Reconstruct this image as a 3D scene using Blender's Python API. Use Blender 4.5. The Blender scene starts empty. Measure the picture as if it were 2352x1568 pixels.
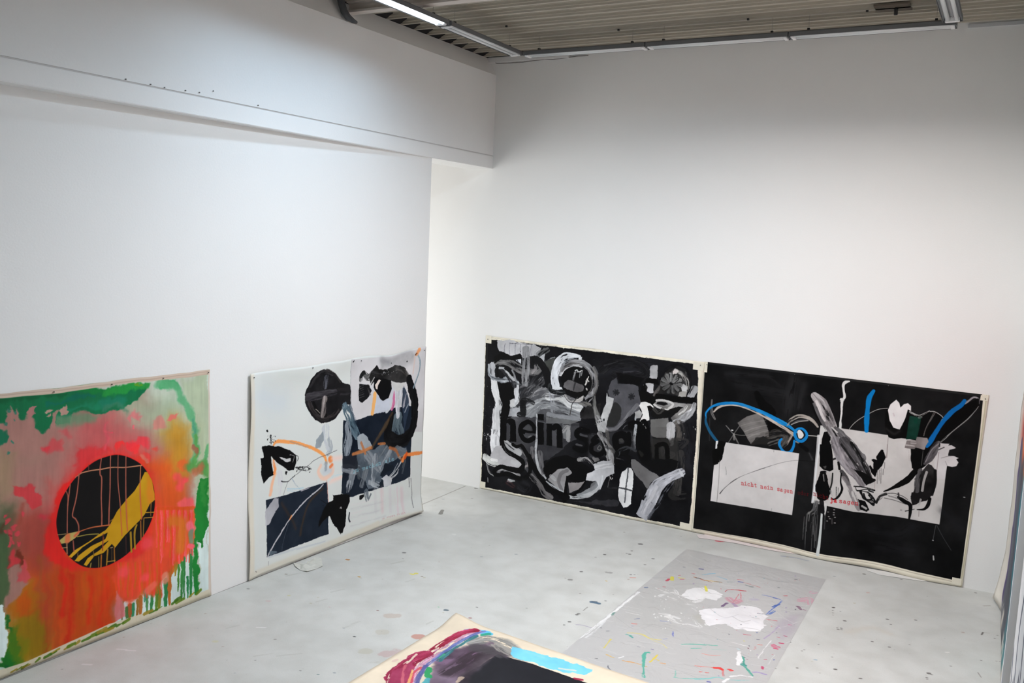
import bpy, bmesh, math, random
import numpy as np
from mathutils import Vector, Matrix

S = bpy.context.scene
C = S.collection
random.seed(7)

# ------------------------------------------------------------------ camera
CAM = (4.49302, -7.08977, 2.37403)
YAW, PITCH, ROLL, FPX = 0.509474616, -0.114519357, 0.0444707275, 2034.267

def cam_axes():
    cy, sy = math.cos(YAW), math.sin(YAW)
    cp, sp = math.cos(PITCH), math.sin(PITCH)
    cr, sr = math.cos(ROLL), math.sin(ROLL)
    f = Vector((-sy * cp, cy * cp, sp))
    r = Vector((cy, sy, 0))
    u = r.cross(f)
    return r * cr + u * sr, u * cr - r * sr, f

AR, AU, AF = cam_axes()
cd = bpy.data.cameras.new('camera')
cam = bpy.data.objects.new('camera', cd)
C.objects.link(cam)
M = Matrix((AR, AU, -AF)).transposed().to_4x4()
M.translation = Vector(CAM)
cam.matrix_world = M
cd.sensor_width = 36.0
cd.lens = 36.0 * FPX / 2352.0
cd.clip_start = 0.05
S.camera = cam

# ------------------------------------------------------------------ world, exposure
S.view_settings.view_transform = 'Standard'
S.view_settings.look = 'None'
S.view_settings.gamma = 1.0
S.view_settings.use_curve_mapping = False
S.view_settings.exposure = 0.34
w = bpy.data.worlds.new('world')
S.world = w
w.use_nodes = True
w.node_tree.nodes['Background'].inputs[0].default_value = (0.75, 0.8, 0.9, 1)
w.node_tree.nodes['Background'].inputs[1].default_value = 0.3
S.cycles.max_bounces = 10
S.cycles.diffuse_bounces = 7
S.cycles.use_denoising = True

def area(name, loc, sx, sy, power, col, spread=180, rot=(0, 0, 0)):
    l = bpy.data.lights.new(name, 'AREA')
    l.shape = 'RECTANGLE'; l.size = sx; l.size_y = sy
    l.energy = power; l.color = col; l.spread = math.radians(spread)
    o = bpy.data.objects.new(name, l)
    o.location = loc; o.rotation_euler = rot
    C.objects.link(o)
    return o

COOL = (0.58, 0.79, 1.0)
WARM = (1.0, 0.93, 0.88)
# lit luminaires: a daylight pair on the left row, neutral ones further down the room, plus front fill
area('lamp_left_row', (0.83, -2.6, 3.84), 0.10, 1.7, 7, COOL, 148)
area('lamp_centre', (2.2, -2.7, 3.84), 0.10, 1.5, 36, (0.62, 0.82, 1.0), 167)
area('lamp_middle', (3.3, -2.45, 3.84), 2.0, 0.10, 80, WARM, 159)
area('fill_front', (3.9, -5.2, 3.84), 1.2, 0.16, 18, (0.70, 0.86, 1.0), 170)  # added fill from the viewer's side, no fixture hangs there
# window light behind the partition, seen through the gap in the corner
area('window_glow', (-1.9, -1.6, 1.7), 1.6, 2.2, 44, (1.0, 0.99, 0.97), 180, (math.radians(90), 0, math.radians(-60)))

# ------------------------------------------------------------------ materials
def mat(name, col, rough=0.6, metal=0.0, vary=0.0, vscale=4.0, bump=0.0, bscale=60.0, spec=0.5, emit=0.0):
    m = bpy.data.materials.new(name)
    m.use_nodes = True
    nt = m.node_tree; n = nt.nodes; L = nt.links
    b = n['Principled BSDF']
    b.inputs['Base Color'].default_value = (*col, 1)
    b.inputs['Roughness'].default_value = rough
    b.inputs['Metallic'].default_value = metal
    b.inputs['Specular IOR Level'].default_value = spec
    if emit:
        b.inputs['Emission Color'].default_value = (*col, 1)
        b.inputs['Emission Strength'].default_value = emit
    tc = n.new('ShaderNodeTexCoord')
    if vary:
        no = n.new('ShaderNodeTexNoise'); no.inputs['Scale'].default_value = vscale
        no.inputs['Detail'].default_value = 5
        L.new(tc.outputs['Object'], no.inputs['Vector'])
        mp = n.new('ShaderNodeMapRange')
        mp.inputs['From Min'].default_value = 0.3; mp.inputs['From Max'].default_value = 0.7
        mp.inputs['To Min'].default_value = 1 - vary; mp.inputs['To Max'].default_value = 1 + vary * 0.4
        L.new(no.outputs['Fac'], mp.inputs['Value'])
        vm = n.new('ShaderNodeVectorMath'); vm.operation = 'SCALE'
        vm.inputs[0].default_value = col
        L.new(mp.outputs['Result'], vm.inputs['Scale'])
        L.new(vm.outputs['Vector'], b.inputs['Base Color'])
    if bump:
        no2 = n.new('ShaderNodeTexNoise'); no2.inputs['Scale'].default_value = bscale
        no2.inputs['Detail'].default_value = 4
        L.new(tc.outputs['Object'], no2.inputs['Vector'])
        bp = n.new('ShaderNodeBump'); bp.inputs['Strength'].default_value = bump
        bp.inputs['Distance'].default_value = 0.004
        L.new(no2.outputs['Fac'], bp.inputs['Height'])
        L.new(bp.outputs['Normal'], b.inputs['Normal'])
    return m

M_WALL = mat('white wall paint', (0.80, 0.80, 0.79), 0.75, vary=0.015, vscale=1.5, bump=0.12, bscale=90, spec=0.25)
M_WALL2 = mat('white plaster', (0.78, 0.78, 0.77), 0.8, vary=0.03, vscale=1.2, bump=0.15, bscale=70, spec=0.25)
M_DECK = mat('beige coated sheet steel', (0.42, 0.385, 0.315), 0.42, vary=0.10, vscale=2.5, spec=0.5)
M_DARK = mat('dark gap', (0.015, 0.014, 0.014), 0.9)
M_GREY = mat('dark grey enamelled steel', (0.13, 0.135, 0.14), 0.45)
M_SOFTGREY = mat('grey wall behind the viewer', (0.22, 0.225, 0.23), 0.8)
M_REFLOFF = mat('shaded unlit reflector', (0.42, 0.43, 0.44), 0.4)  # shade of the unlit troughs put into the reflector colour
M_LGREY = mat('light grey reflector', (0.55, 0.56, 0.57), 0.35)
M_WHITEM = mat('white enamel', (0.75, 0.75, 0.75), 0.4)
M_TUBE = mat('lit fluorescent tube', (0.88, 0.95, 1.0), 0.4, emit=0.85)
M_TUBEOFF = mat('unlit fluorescent tube', (0.72, 0.74, 0.74), 0.3)
M_BLACK = mat('black plastic', (0.02, 0.02, 0.02), 0.5)
M_CABLE = mat('grey cable', (0.22, 0.21, 0.2), 0.6)
M_HOSE = mat('grey foam pipe wrap', (0.09, 0.095, 0.1), 0.9, vary=0.15, vscale=20, bump=0.4, bscale=80)
M_RAW = mat('raw canvas', (0.62, 0.56, 0.46), 0.9, vary=0.06, vscale=7, bump=0.3, bscale=350)
M_BROWN = mat('brown boarding', (0.13, 0.105, 0.08), 0.8, vary=0.2, vscale=6)
M_PIN = mat('steel pin', (0.12, 0.12, 0.12), 0.4, metal=0.8)
M_BEAMW = mat('off white steel', (0.62, 0.56, 0.51), 0.5, vary=0.05)

# ------------------------------------------------------------------ helpers
def link(name, me, mats, parent=None, label=None, cat=None, group=None, kind=None, loc=None):
    o = bpy.data.objects.new(name, me)
    for m in (mats if isinstance(mats, (list, tuple)) else [mats]):
        if m is not None: me.materials.append(m)
    C.objects.link(o)
    if parent is not None: o.parent = parent
    if loc is not None: o.location = loc
    return tag(o, label, cat, group, kind)

def tag(o, label=None, cat=None, group=None, kind=None):
    if label: o['label'] = label
    if cat: o['category'] = cat
    if group: o['group'] = group
    if kind: o['kind'] = kind
    return o

def empty(name, loc, label, cat, group=None, rz=0):
    o = bpy.data.objects.new(name, None)
    o.location = loc; o.rotation_euler = (0, 0, rz)
    o.empty_display_size = 0.05
    C.objects.link(o)
    return tag(o, label, cat, group)

def from_bm(bm, name, smooth=False):
    me = bpy.data.meshes.new(name)
    bmesh.ops.recalc_face_normals(bm, faces=bm.faces)
    if smooth:
        for f in bm.faces: f.smooth = True
    bm.to_mesh(me); bm.free()
    return me

def add_box(bm, a, b):
    x0, y0, z0 = a; x1, y1, z1 = b
    v = [bm.verts.new(p) for p in ((x0,y0,z0),(x1,y0,z0),(x1,y1,z0),(x0,y1,z0),(x0,y0,z1),(x1,y0,z1),(x1,y1,z1),(x0,y1,z1))]
    for q in ((0,1,2,3),(4,5,6,7),(0,1,5,4),(1,2,6,5),(2,3,7,6),(3,0,4,7)):
        bm.faces.new([v[i] for i in q])

def box(name, a, b, m, bevel=0.0, **k):
    bm = bmesh.new(); add_box(bm, a, b)
    bmesh.ops.recalc_face_normals(bm, faces=bm.faces)
    if bevel: bmesh.ops.bevel(bm, geom=bm.edges[:], offset=bevel, segments=2, affect='EDGES')
    return link(name, from_bm(bm, name), m, **k)

def prism(bm, prof, p0, p1, ax):
    """extrude a closed 2D profile along axis ax ('x' or 'y') from p0 to p1; profile = (other horizontal, z)"""
    def P(t, q): return (t, q[0], q[1]) if ax == 'x' else (q[0], t, q[1])
    A = [bm.verts.new(P(p0, q)) for q in prof]; B = [bm.verts.new(P(p1, q)) for q in prof]
    n = len(prof)
    for i in range(n): bm.faces.new((A[i], A[(i+1) % n], B[(i+1) % n], B[i]))
    bm.faces.new(A); bm.faces.new(list(reversed(B)))

def add_tube(bm, pts, r, seg=8, cap=True):
    pts = [Vector(p) for p in pts]
    rings = []; up = None
    for i, p in enumerate(pts):
        d = (pts[min(i+1, len(pts)-1)] - pts[max(i-1, 0)]).normalized()
        if up is None: up = Vector((0,0,1)) if abs(d.z) < 0.9 else Vector((1,0,0))
        s = d.cross(up).normalized(); up = s.cross(d).normalized()
        rr = r[i] if isinstance(r, (list, tuple)) else r
        rings.append([bm.verts.new(p + (s*math.cos(a) + up*math.sin(a))*rr) for a in [2*math.pi*k/seg for k in range(seg)]])
    for a, b in zip(rings, rings[1:]):
        for k in range(seg): bm.faces.new((a[k], a[(k+1) % seg], b[(k+1) % seg], b[k]))
    if cap: bm.faces.new(rings[0]); bm.faces.new(list(reversed(rings[-1])))

def tube(name, pts, r, m, seg=8, **k):
    bm = bmesh.new(); add_tube(bm, pts, r, seg)
    return link(name, from_bm(bm, name, True), m, **k)
# ------------------------------------------------------------------ the room
PC, PS = 0.265, 0.029            # face of the partition: X = PC + PS * Y
RW = 4.68
YN = -10.0
def px(Y): return PC + PS * Y

# floor: grey screed slab, its speckles and stains come from the paint layer in 30_art
# (built there, since it carries the paint)

# back wall
bm = bmesh.new(); add_box(bm, (-2.6, 0.0, 0.0), (RW + 0.2, 0.2, 4.03))
link('wall_back', from_bm(bm, 'wall_back'), M_WALL, kind='structure')
# right wall
bm = bmesh.new(); add_box(bm, (RW, YN, 0.0), (RW + 0.2, 0.0, 4.3))
link('wall_right', from_bm(bm, 'wall_right'), M_WALL, kind='structure')
# front wall behind the camera and the outer wall behind the partition
bm = bmesh.new(); add_box(bm, (-2.6, YN - 0.2, 0.0), (RW + 0.2, YN, 4.3))
link('wall_front', from_bm(bm, 'wall_front'), M_SOFTGREY, kind='structure')
bm = bmesh.new(); add_box(bm, (-2.8, YN, 0.0), (-2.6, 0.2, 4.3))
link('wall_outer', from_bm(bm, 'wall_outer'), M_WALL, kind='structure')

# partition under the beam, very slightly out of parallel
PY = -0.963
bm = bmesh.new()
vs = []
for z in (0.0, 3.012):
    vs.append([bm.verts.new(p) for p in ((px(PY), PY, z), (px(YN), YN, z), (px(YN) - 0.10, YN, z), (px(PY) - 0.10, PY, z))])
a, b = vs
for i in range(4): bm.faces.new((a[i], a[(i+1) % 4], b[(i+1) % 4], b[i]))
bm.faces.new(a); bm.faces.new(b)
link('wall_left', from_bm(bm, 'wall_left'), M_WALL, kind='structure')

# lintel beam that carries the upper wall
bm = bmesh.new(); add_box(bm, (-0.066, YN, 3.011), (0.25, 0.0, 3.121))
bmesh.ops.recalc_face_normals(bm, faces=bm.faces)
bmesh.ops.bevel(bm, geom=[e for e in bm.edges if abs(e.verts[0].co.y - e.verts[1].co.y) > 1], offset=0.004, segments=2, affect='EDGES')
link('trim_1', from_bm(bm, 'trim_1'), M_WALL, kind='structure')
# open joint between beam and upper wall
box('trim_2', (-0.06, YN, 3.121), (0.240, 0.0, 3.131), mat('shadow joint', (0.62, 0.61, 0.60), 0.9), kind='structure')
# upper wall with a top that leans back under the deck
bm = bmesh.new()
prism(bm, [(-0.066, 3.131), (0.246, 3.131), (0.246, 3.845), (0.155, 4.0), (-0.066, 4.0)], YN, 0.0, 'y')
link('wall_upper_left', from_bm(bm, 'wall_upper_left'), M_WALL2, kind='structure')

# corrugated steel deck: box ribs running across the room, pitch 0.178 m
bm = bmesh.new()
prof = []
P0 = 0.178
y = 0.474
k = 0
pts = []
while y > YN - 0.3:
    # low flange, web up, high flange with a shallow stiffener, web down
    pts += [(y, 4.0), (y - 0.026, 4.0), (y - 0.029, 4.014), (y - 0.038, 4.016), (y - 0.041, 4.032), (y - 0.050, 4.034), (y - 0.054, 4.052), (y - 0.085, 4.052), (y - 0.092, 4.044), (y - 0.104, 4.044), (y - 0.111, 4.052), (y - 0.163, 4.050)]
    y -= P0
prev = None
for (yy, zz) in pts:
    cur = (bm.verts.new((-2.8, yy, zz)), bm.verts.new((RW + 0.2, yy, zz)))
    if prev: bm.faces.new((prev[0], prev[1], cur[1], cur[0]))
    prev = cur
me = from_bm(bm, 'ceiling')
o = link('ceiling', me, M_DECK, kind='structure')
sm = o.modifiers.new('thickness', 'SOLIDIFY'); sm.thickness = 0.002; sm.offset = 1
# dark roof void above and the gap left of the upper wall
box('roof_void', (-2.8, YN, 4.25), (RW + 0.2, 0.3, 4.3), M_DARK, kind='structure')
# added black wedge for the shade inside the open ribs over the left wall
bm = bmesh.new()
prism(bm, [(0.0, 4.001), (0.15, 4.003), (0.27, 4.048), (0.27, 4.075), (0.0, 4.075)], YN, -0.005, 'y')
link('trim_5', from_bm(bm, 'trim_5'), M_DARK, kind='structure')
# foam strip on top of the back wall (pale lath)
box('trim_3', (0.15, -0.03, 3.955), (0.98, 0.0, 3.998), M_WALL2, kind='structure')
box('trim_4', (4.06, -0.012, 3.975), (RW, 0.0, 4.0), M_LGREY, kind='structure')
# cross beam under the deck
bm = bmesh.new()
prism(bm, [(-2.03, 3.92), (-1.955, 3.92), (-1.955, 3.935), (-1.985, 3.94), (-1.985, 3.985), (-1.955, 3.99), (-1.955, 4.0), (-2.03, 4.0), (-2.03, 3.99), (-2.0, 3.985), (-2.0, 3.94), (-2.03, 3.935)], 0.2, RW, 'x')
link('ceiling_beam', from_bm(bm, 'ceiling_beam'), M_BEAMW, kind='structure')
# post by the right wall
# ------------------------------------------------------------------ paint engine: strokes laid on a canvas surface
rng = np.random.RandomState(11)

def ray(px_, py_):
    return AR * ((px_ - 1176.0) / FPX) - AU * ((py_ - 784.0) / FPX) + AF
def on_back(px_, py_, Y=0.0):
    d = ray(px_, py_); t = (Y - CAM[1]) / d.y
    return (CAM[0] + t * d.x, CAM[2] + t * d.z)
def on_left(px_, py_):
    d = ray(px_, py_); t = (PC + PS * CAM[1] - CAM[0]) / (d.x - PS * d.y)
    return (CAM[1] + t * d.y, CAM[2] + t * d.z)
def on_floor(px_, py_):
    d = ray(px_, py_); t = -CAM[2] / d.z
    return (CAM[0] + t * d.x, CAM[1] + t * d.y)
def on_right(px_, py_, X=4.64):
    d = ray(px_, py_); t = (X - CAM[0]) / d.x
    return (CAM[1] + t * d.y, CAM[2] + t * d.z)

def fbm(n, octs, seed):
    r = np.random.RandomState(seed); out = np.zeros((n, n), np.float32); amp = 1.0; tot = 0
    for o in octs:
        g = r.rand(o + 1, o + 1).astype(np.float32); g[-1] = g[0]; g[:, -1] = g[:, 0]
        x = np.arange(n, dtype=np.float32) * o / n; i = x.astype(int); f = x - i; f = f * f * (3 - 2 * f)
        row = g[i] * (1 - f)[:, None] + g[i + 1] * f[:, None]
        out += amp * (row[:, i] * (1 - f) + row[:, i + 1] * f); tot += amp; amp *= 0.62
    out /= tot
    return (out - out.mean()) / out.std()
NZ = [fbm(1024, (8, 16, 32, 64, 128), 3), fbm(1024, (40, 80, 160, 320), 5), fbm(1024, (4, 8, 16), 9)]
ST = fbm(512, (64, 128, 256), 21)

def smooth(P, n=10, closed=False):
    P = np.array(P, np.float32)
    if len(P) < 3: return P
    Q = np.vstack([P[-1:], P, P[:2]]) if closed else np.vstack([P[:1], P, P[-1:]])
    out = []
    m = len(P) if closed else len(P) - 1
    for i in range(m):
        a, b, c, d = Q[i], Q[i+1], Q[i+2], Q[i+3]
        t = np.linspace(0, 1, n, endpoint=False)[:, None]
        out.append(0.5 * ((2*b) + (-a + c)*t + (2*a - 5*b + 4*c - d)*t*t + (-a + 3*b - 3*c + d)*t**3))
    if not closed: out.append(P[-1:])
    return np.vstack(out)

class Art:
    def __init__(s, quad, ppm, proj, base, gain=1.0):
        """quad: corners (top left, top right, bottom right, bottom left) in metres on the surface"""
        s.q = [np.array(c, float) for c in quad]
        wm = (np.linalg.norm(s.q[1]-s.q[0]) + np.linalg.norm(s.q[2]-s.q[3])) / 2
        hm = (np.linalg.norm(s.q[3]-s.q[0]) + np.linalg.norm(s.q[2]-s.q[1])) / 2
        s.W, s.H = int(wm * ppm), int(hm * ppm)
        s.ppm = ppm; s.proj = proj; s.gain = gain
        s.a = np.empty((s.H, s.W, 3), np.float32); s.a[:] = s.c(base)
        s.n = 0; s.view(0, 0, 1); s.m = None; s.wk = 1.0
    def c(s, col):
        c = (col, col, col) if np.isscalar(col) else col
        l = (np.array(c, np.float32) / 255.0) ** 2.2 * s.gain
        return np.clip(l, 0, 1) ** (1 / 2.2)
    def view(s, x0, y0, k):
        s.v = (x0, y0, k)
        return s
    def T(s, p):
        x, y = p[0] / s.v[2] + s.v[0], p[1] / s.v[2] + s.v[1]
        w = np.array(s.proj(x, y)); u, v = 0.5, 0.5
        a, b, c, d = s.q
        for _ in range(6):
            f = a*(1-u)*(1-v) + b*u*(1-v) + c*u*v + d*(1-u)*v - w
            fu = (b-a)*(1-v) + (c-d)*v; fv = (d-a)*(1-u) + (c-b)*u
            det = fu[0]*fv[1] - fu[1]*fv[0]
            u -= (f[0]*fv[1] - f[1]*fv[0]) / det; v -= (fu[0]*f[1] - fu[1]*f[0]) / det
        return (u * s.W, v * s.H)
    def k(s, p):
        a = np.array(s.T(p)); b = np.array(s.T((p[0] + 4, p[1]))); c = np.array(s.T((p[0], p[1] + 4)))
        return math.sqrt(abs(np.cross(b - a, c - a))) / 4
    def win(s, x0, y0, x1, y1):
        x0 = max(0, int(x0)); y0 = max(0, int(y0)); x1 = min(s.W, int(x1) + 1); y1 = min(s.H, int(y1) + 1)
        if x1 <= x0 or y1 <= y0: return None
        return x0, y0, x1, y1
    def nz(s, k, w, off, sc=1.0):
        x0, y0, x1, y1 = w
        X = ((np.arange(x0, x1) * sc).astype(int) + off * 37) % 1024; Y = ((np.arange(y0, y1) * sc).astype(int) + off * 91) % 1024
        return NZ[k][Y[:, None], X[None, :]]
    def lay(s, w, al, col, tone=0.0, tn=None):
        x0, y0, x1, y1 = w
        A = s.a[y0:y1, x0:x1]
        cc = s.c(col)[None, None, :]
        if tone and tn is not None: cc = np.clip(cc + (tn * tone / 255.0)[:, :, None], 0, 1)
        al = np.clip(al, 0, 1)
        if s.m is None: A += (cc - A) * al[:, :, None]
        else:                                            # floor layer: colour held with its own coverage
            m = s.m[y0:y1, x0:x1]; mo = m + (1 - m) * al
            A[:] = np.where(mo[:, :, None] > 1e-4, (A * (m * (1 - al))[:, :, None] + cc * al[:, :, None]) / np.maximum(mo, 1e-4)[:, :, None], A); m[:] = mo
    def poly(s, P, col, a=1.0, soft=0.0, rough=0.0, sm=False, tone=0.0, patch=0.0):
        """closed patch of paint; soft and rough in view pixels"""
        s.n += 1
        k = s.k(P[0]); Q = np.array([s.T(p) for p in P], np.float32)
        if sm: Q = smooth(Q, 6, True)
        soft, rough = soft * k, rough * k; pad = 2 + soft * 1.5 + rough * 3
        w = s.win(Q[:, 0].min() - pad, Q[:, 1].min() - pad, Q[:, 0].max() + pad, Q[:, 1].max() + pad)
        if w is None: return s
        X, Y = np.meshgrid(np.arange(w[0], w[2], dtype=np.float32) + .5, np.arange(w[1], w[3], dtype=np.float32) + .5)
        D = np.full(X.shape, 1e9, np.float32); ins = np.zeros(X.shape, bool)
        for i in range(len(Q)):
            ax, ay = Q[i]; bx, by = Q[(i+1) % len(Q)]
            dx, dy = bx-ax, by-ay; l2 = dx*dx + dy*dy + 1e-9
            t = np.clip(((X-ax)*dx + (Y-ay)*dy) / l2, 0, 1)
            np.minimum(D, (X-ax-t*dx)**2 + (Y-ay-t*dy)**2, out=D)
            if abs(dy) > 1e-9:
                ins ^= ((ay > Y) != (by > Y)) & (X < dx * (Y - ay) / dy + ax)
        D = np.sqrt(D); D = np.where(ins, D, -D)
        if rough: D = D + s.nz(1, w, s.n, 0.6) * rough
        al = np.clip(D / max(1.0, soft) + 0.5, 0, 1) if soft <= 1 else 1 / (1 + np.exp(-np.clip(D / (soft * 0.4), -20, 20)))
        if patch: al = al * np.clip(1 - patch * 0.5 + patch * s.nz(0, w, s.n) * 0.6, 0, 1)
        s.lay(w, al * a, col, tone, s.nz(0, w, s.n + 5) if tone else None)
        return s
    def stroke(s, P, wd, col, a=1.0, soft=0.0, dry=0.0, rough=0.06, tone=0.0, sm=True, wet=0.0):
        """brush stroke: P = list of (x, y[, width]); width in view pixels; dry = how far the bristles let the ground through"""
        s.n += 1
        k = s.k(P[len(P)//2][:2])
        Q = np.array([(*s.T(p), (p[2] if len(p) > 2 else wd) * k * 0.5 * s.wk) for p in P], np.float32)
        if sm and len(Q) > 2: Q = smooth(Q, 7)
        mw = Q[:, 2].max() * (1.35 + soft) + 3
        w = s.win(Q[:, 0].min() - mw, Q[:, 1].min() - mw, Q[:, 0].max() + mw, Q[:, 1].max() + mw)
        if w is None: return s
        h, wd_ = w[3]-w[1], w[2]-w[0]
        D = np.full((h, wd_), 9.0, np.float32); U = np.zeros((h, wd_), np.float32); V = np.zeros((h, wd_), np.float32); Wm = np.ones((h, wd_), np.float32)
        acc = 0.0
        for i in range(len(Q) - 1):
            ax, ay, aw = Q[i]; bx, by, bw = Q[i+1]
            dx, dy = bx-ax, by-ay; l2 = dx*dx + dy*dy + 1e-9; L = math.sqrt(l2)
            m = max(aw, bw) * (1.35 + soft) + 3
            x0 = max(w[0], int(min(ax, bx) - m)); x1 = min(w[2], int(max(ax, bx) + m) + 1)
            y0 = max(w[1], int(min(ay, by) - m)); y1 = min(w[3], int(max(ay, by) + m) + 1)
            if x1 <= x0 or y1 <= y0: acc += L; continue
            X = np.arange(x0, x1, dtype=np.float32)[None, :] + .5; Y = np.arange(y0, y1, dtype=np.float32)[:, None] + .5
            t = np.clip(((X-ax)*dx + (Y-ay)*dy) / l2, 0, 1)
            ex = X-ax-t*dx; ey = Y-ay-t*dy
            ww = aw + (bw-aw)*t
            d = np.sqrt(ex*ex + ey*ey) / np.maximum(ww, 0.3)
            sl = (slice(y0-w[1], y1-w[1]), slice(x0-w[0], x1-w[0]))
            mk = d < D[sl]
            D[sl] = np.where(mk, d, D[sl])
            U[sl] = np.where(mk, acc + t*L, U[sl])
            V[sl] = np.where(mk, (ex*dy - ey*dx) / L / np.maximum(ww, .3), V[sl])
            Wm[sl] = np.where(mk, ww, Wm[sl])
            acc += L
        if rough: D = D + s.nz(1, w, s.n, 0.7) * rough
        if soft: al = np.exp(-np.clip(D, 0, 9)**2 * (1.6 / max(soft, .3)**1.0)) if soft >= 1 else np.clip((1 + soft*.5 - D) / max(soft, .05), 0, 1)
        else: al = np.clip((1 - D) * Wm + .5, 0, 1)
        tn = None
        if dry or tone:
            iv = ((V * 0.5 + 0.5) * max(10, min(90, float(Wm.mean()) * 1.6)) * 2 + s.n * 53).astype(int) % 512
            iu = (U * 0.045 * 4 + s.n * 29).astype(int) % 512
            tn = ST[iv, iu]
            if dry: al = al * np.clip((tn + 2.2 - dry * (2.4 + 1.6 * U / max(acc, 1))) * 1.6, 0, 1)
        s.lay(w, al * a, col, tone, tn)
        return s
    def spots(s, n, box_, r0, r1, col, a=1.0, seed=1):
        r = np.random.RandomState(seed)
        for i in range(n):
            x = box_[0] + r.rand() * (box_[2]-box_[0]); y = box_[1] + r.rand() * (box_[3]-box_[1])
            q = r0 + (r1-r0) * r.rand()**3
            s.stroke([(x, y), (x + q*(r.rand()-.5), y + q*.6)], q, col if not isinstance(col, list) else col[r.randint(len(col))], a, rough=.15, sm=False)
        return s
    def drips(s, n, x0, x1, y0, y1, l0, l1, wd, col, a=1.0, seed=1, bead=1.5):
        """runs of paint from the line (x0,y0)-(x1,y1) straight down the cloth"""
        r = np.random.RandomState(seed)
        for i in range(n):
            t = (i + r.rand()) / n; x = x0 + (x1-x0)*t; y = y0 + (y1-y0)*t; l = l0 + (l1-l0)*r.rand()**1.5; q = wd*(.5+r.rand())
            s.stroke([(x, y, q), (x + r.randn()*1., y + l*.5, q*.8), (x + r.randn()*1.5, y + l, q*bead*.8)], q, col, a, rough=.05)
        return s
    def warp(s, amp, fine=0.0):
        """let wet edges wander: displace the layer by smooth noise (amp, fine in texture pixels)"""
        w = (0, 0, s.W, s.H); X, Y = np.meshgrid(np.arange(s.W), np.arange(s.H))
        dx = s.nz(0, w, 3, 1.3) * amp + s.nz(1, w, 4, 1.0) * fine; dy = s.nz(0, w, 11, 1.3) * amp + s.nz(1, w, 12, 1.0) * fine
        X = np.clip(X + dx, 0, s.W - 1).astype(int); Y = np.clip(Y + dy, 0, s.H - 1).astype(int)
        s.a = s.a[Y, X]
        if s.m is not None: s.m = s.m[Y, X]
    def grain(s, amt, k=0, sc=1.0):
        s.a *= (1 + amt * s.nz(k, (0, 0, s.W, s.H), 17, sc))[:, :, None]
    def streak(s, amt, vertical=True):
        """thin runs and brush marks"""
        X, Y = np.arange(s.W), np.arange(s.H)
        n = ST[((Y * .12).astype(int) % 512)[:, None], ((X * 1.1).astype(int) % 512)[None, :]] if vertical else ST[((Y * 1.1).astype(int) % 512)[:, None], ((X * .12).astype(int) % 512)[None, :]]
        s.a = np.clip(s.a * (1 + amt * n)[:, :, None], 0, 1)
    def image(s, name):
        im = bpy.data.images.new(name, s.W, s.H)
        buf = np.ones((s.H, s.W, 4), np.float32); buf[..., :3] = np.clip(s.a[::-1], 0, 1)
        if s.m is not None: buf[..., 3] = s.m[::-1]
        im.pixels.foreach_set(buf.ravel()); im.update(); im.pack()
        return im

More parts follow.
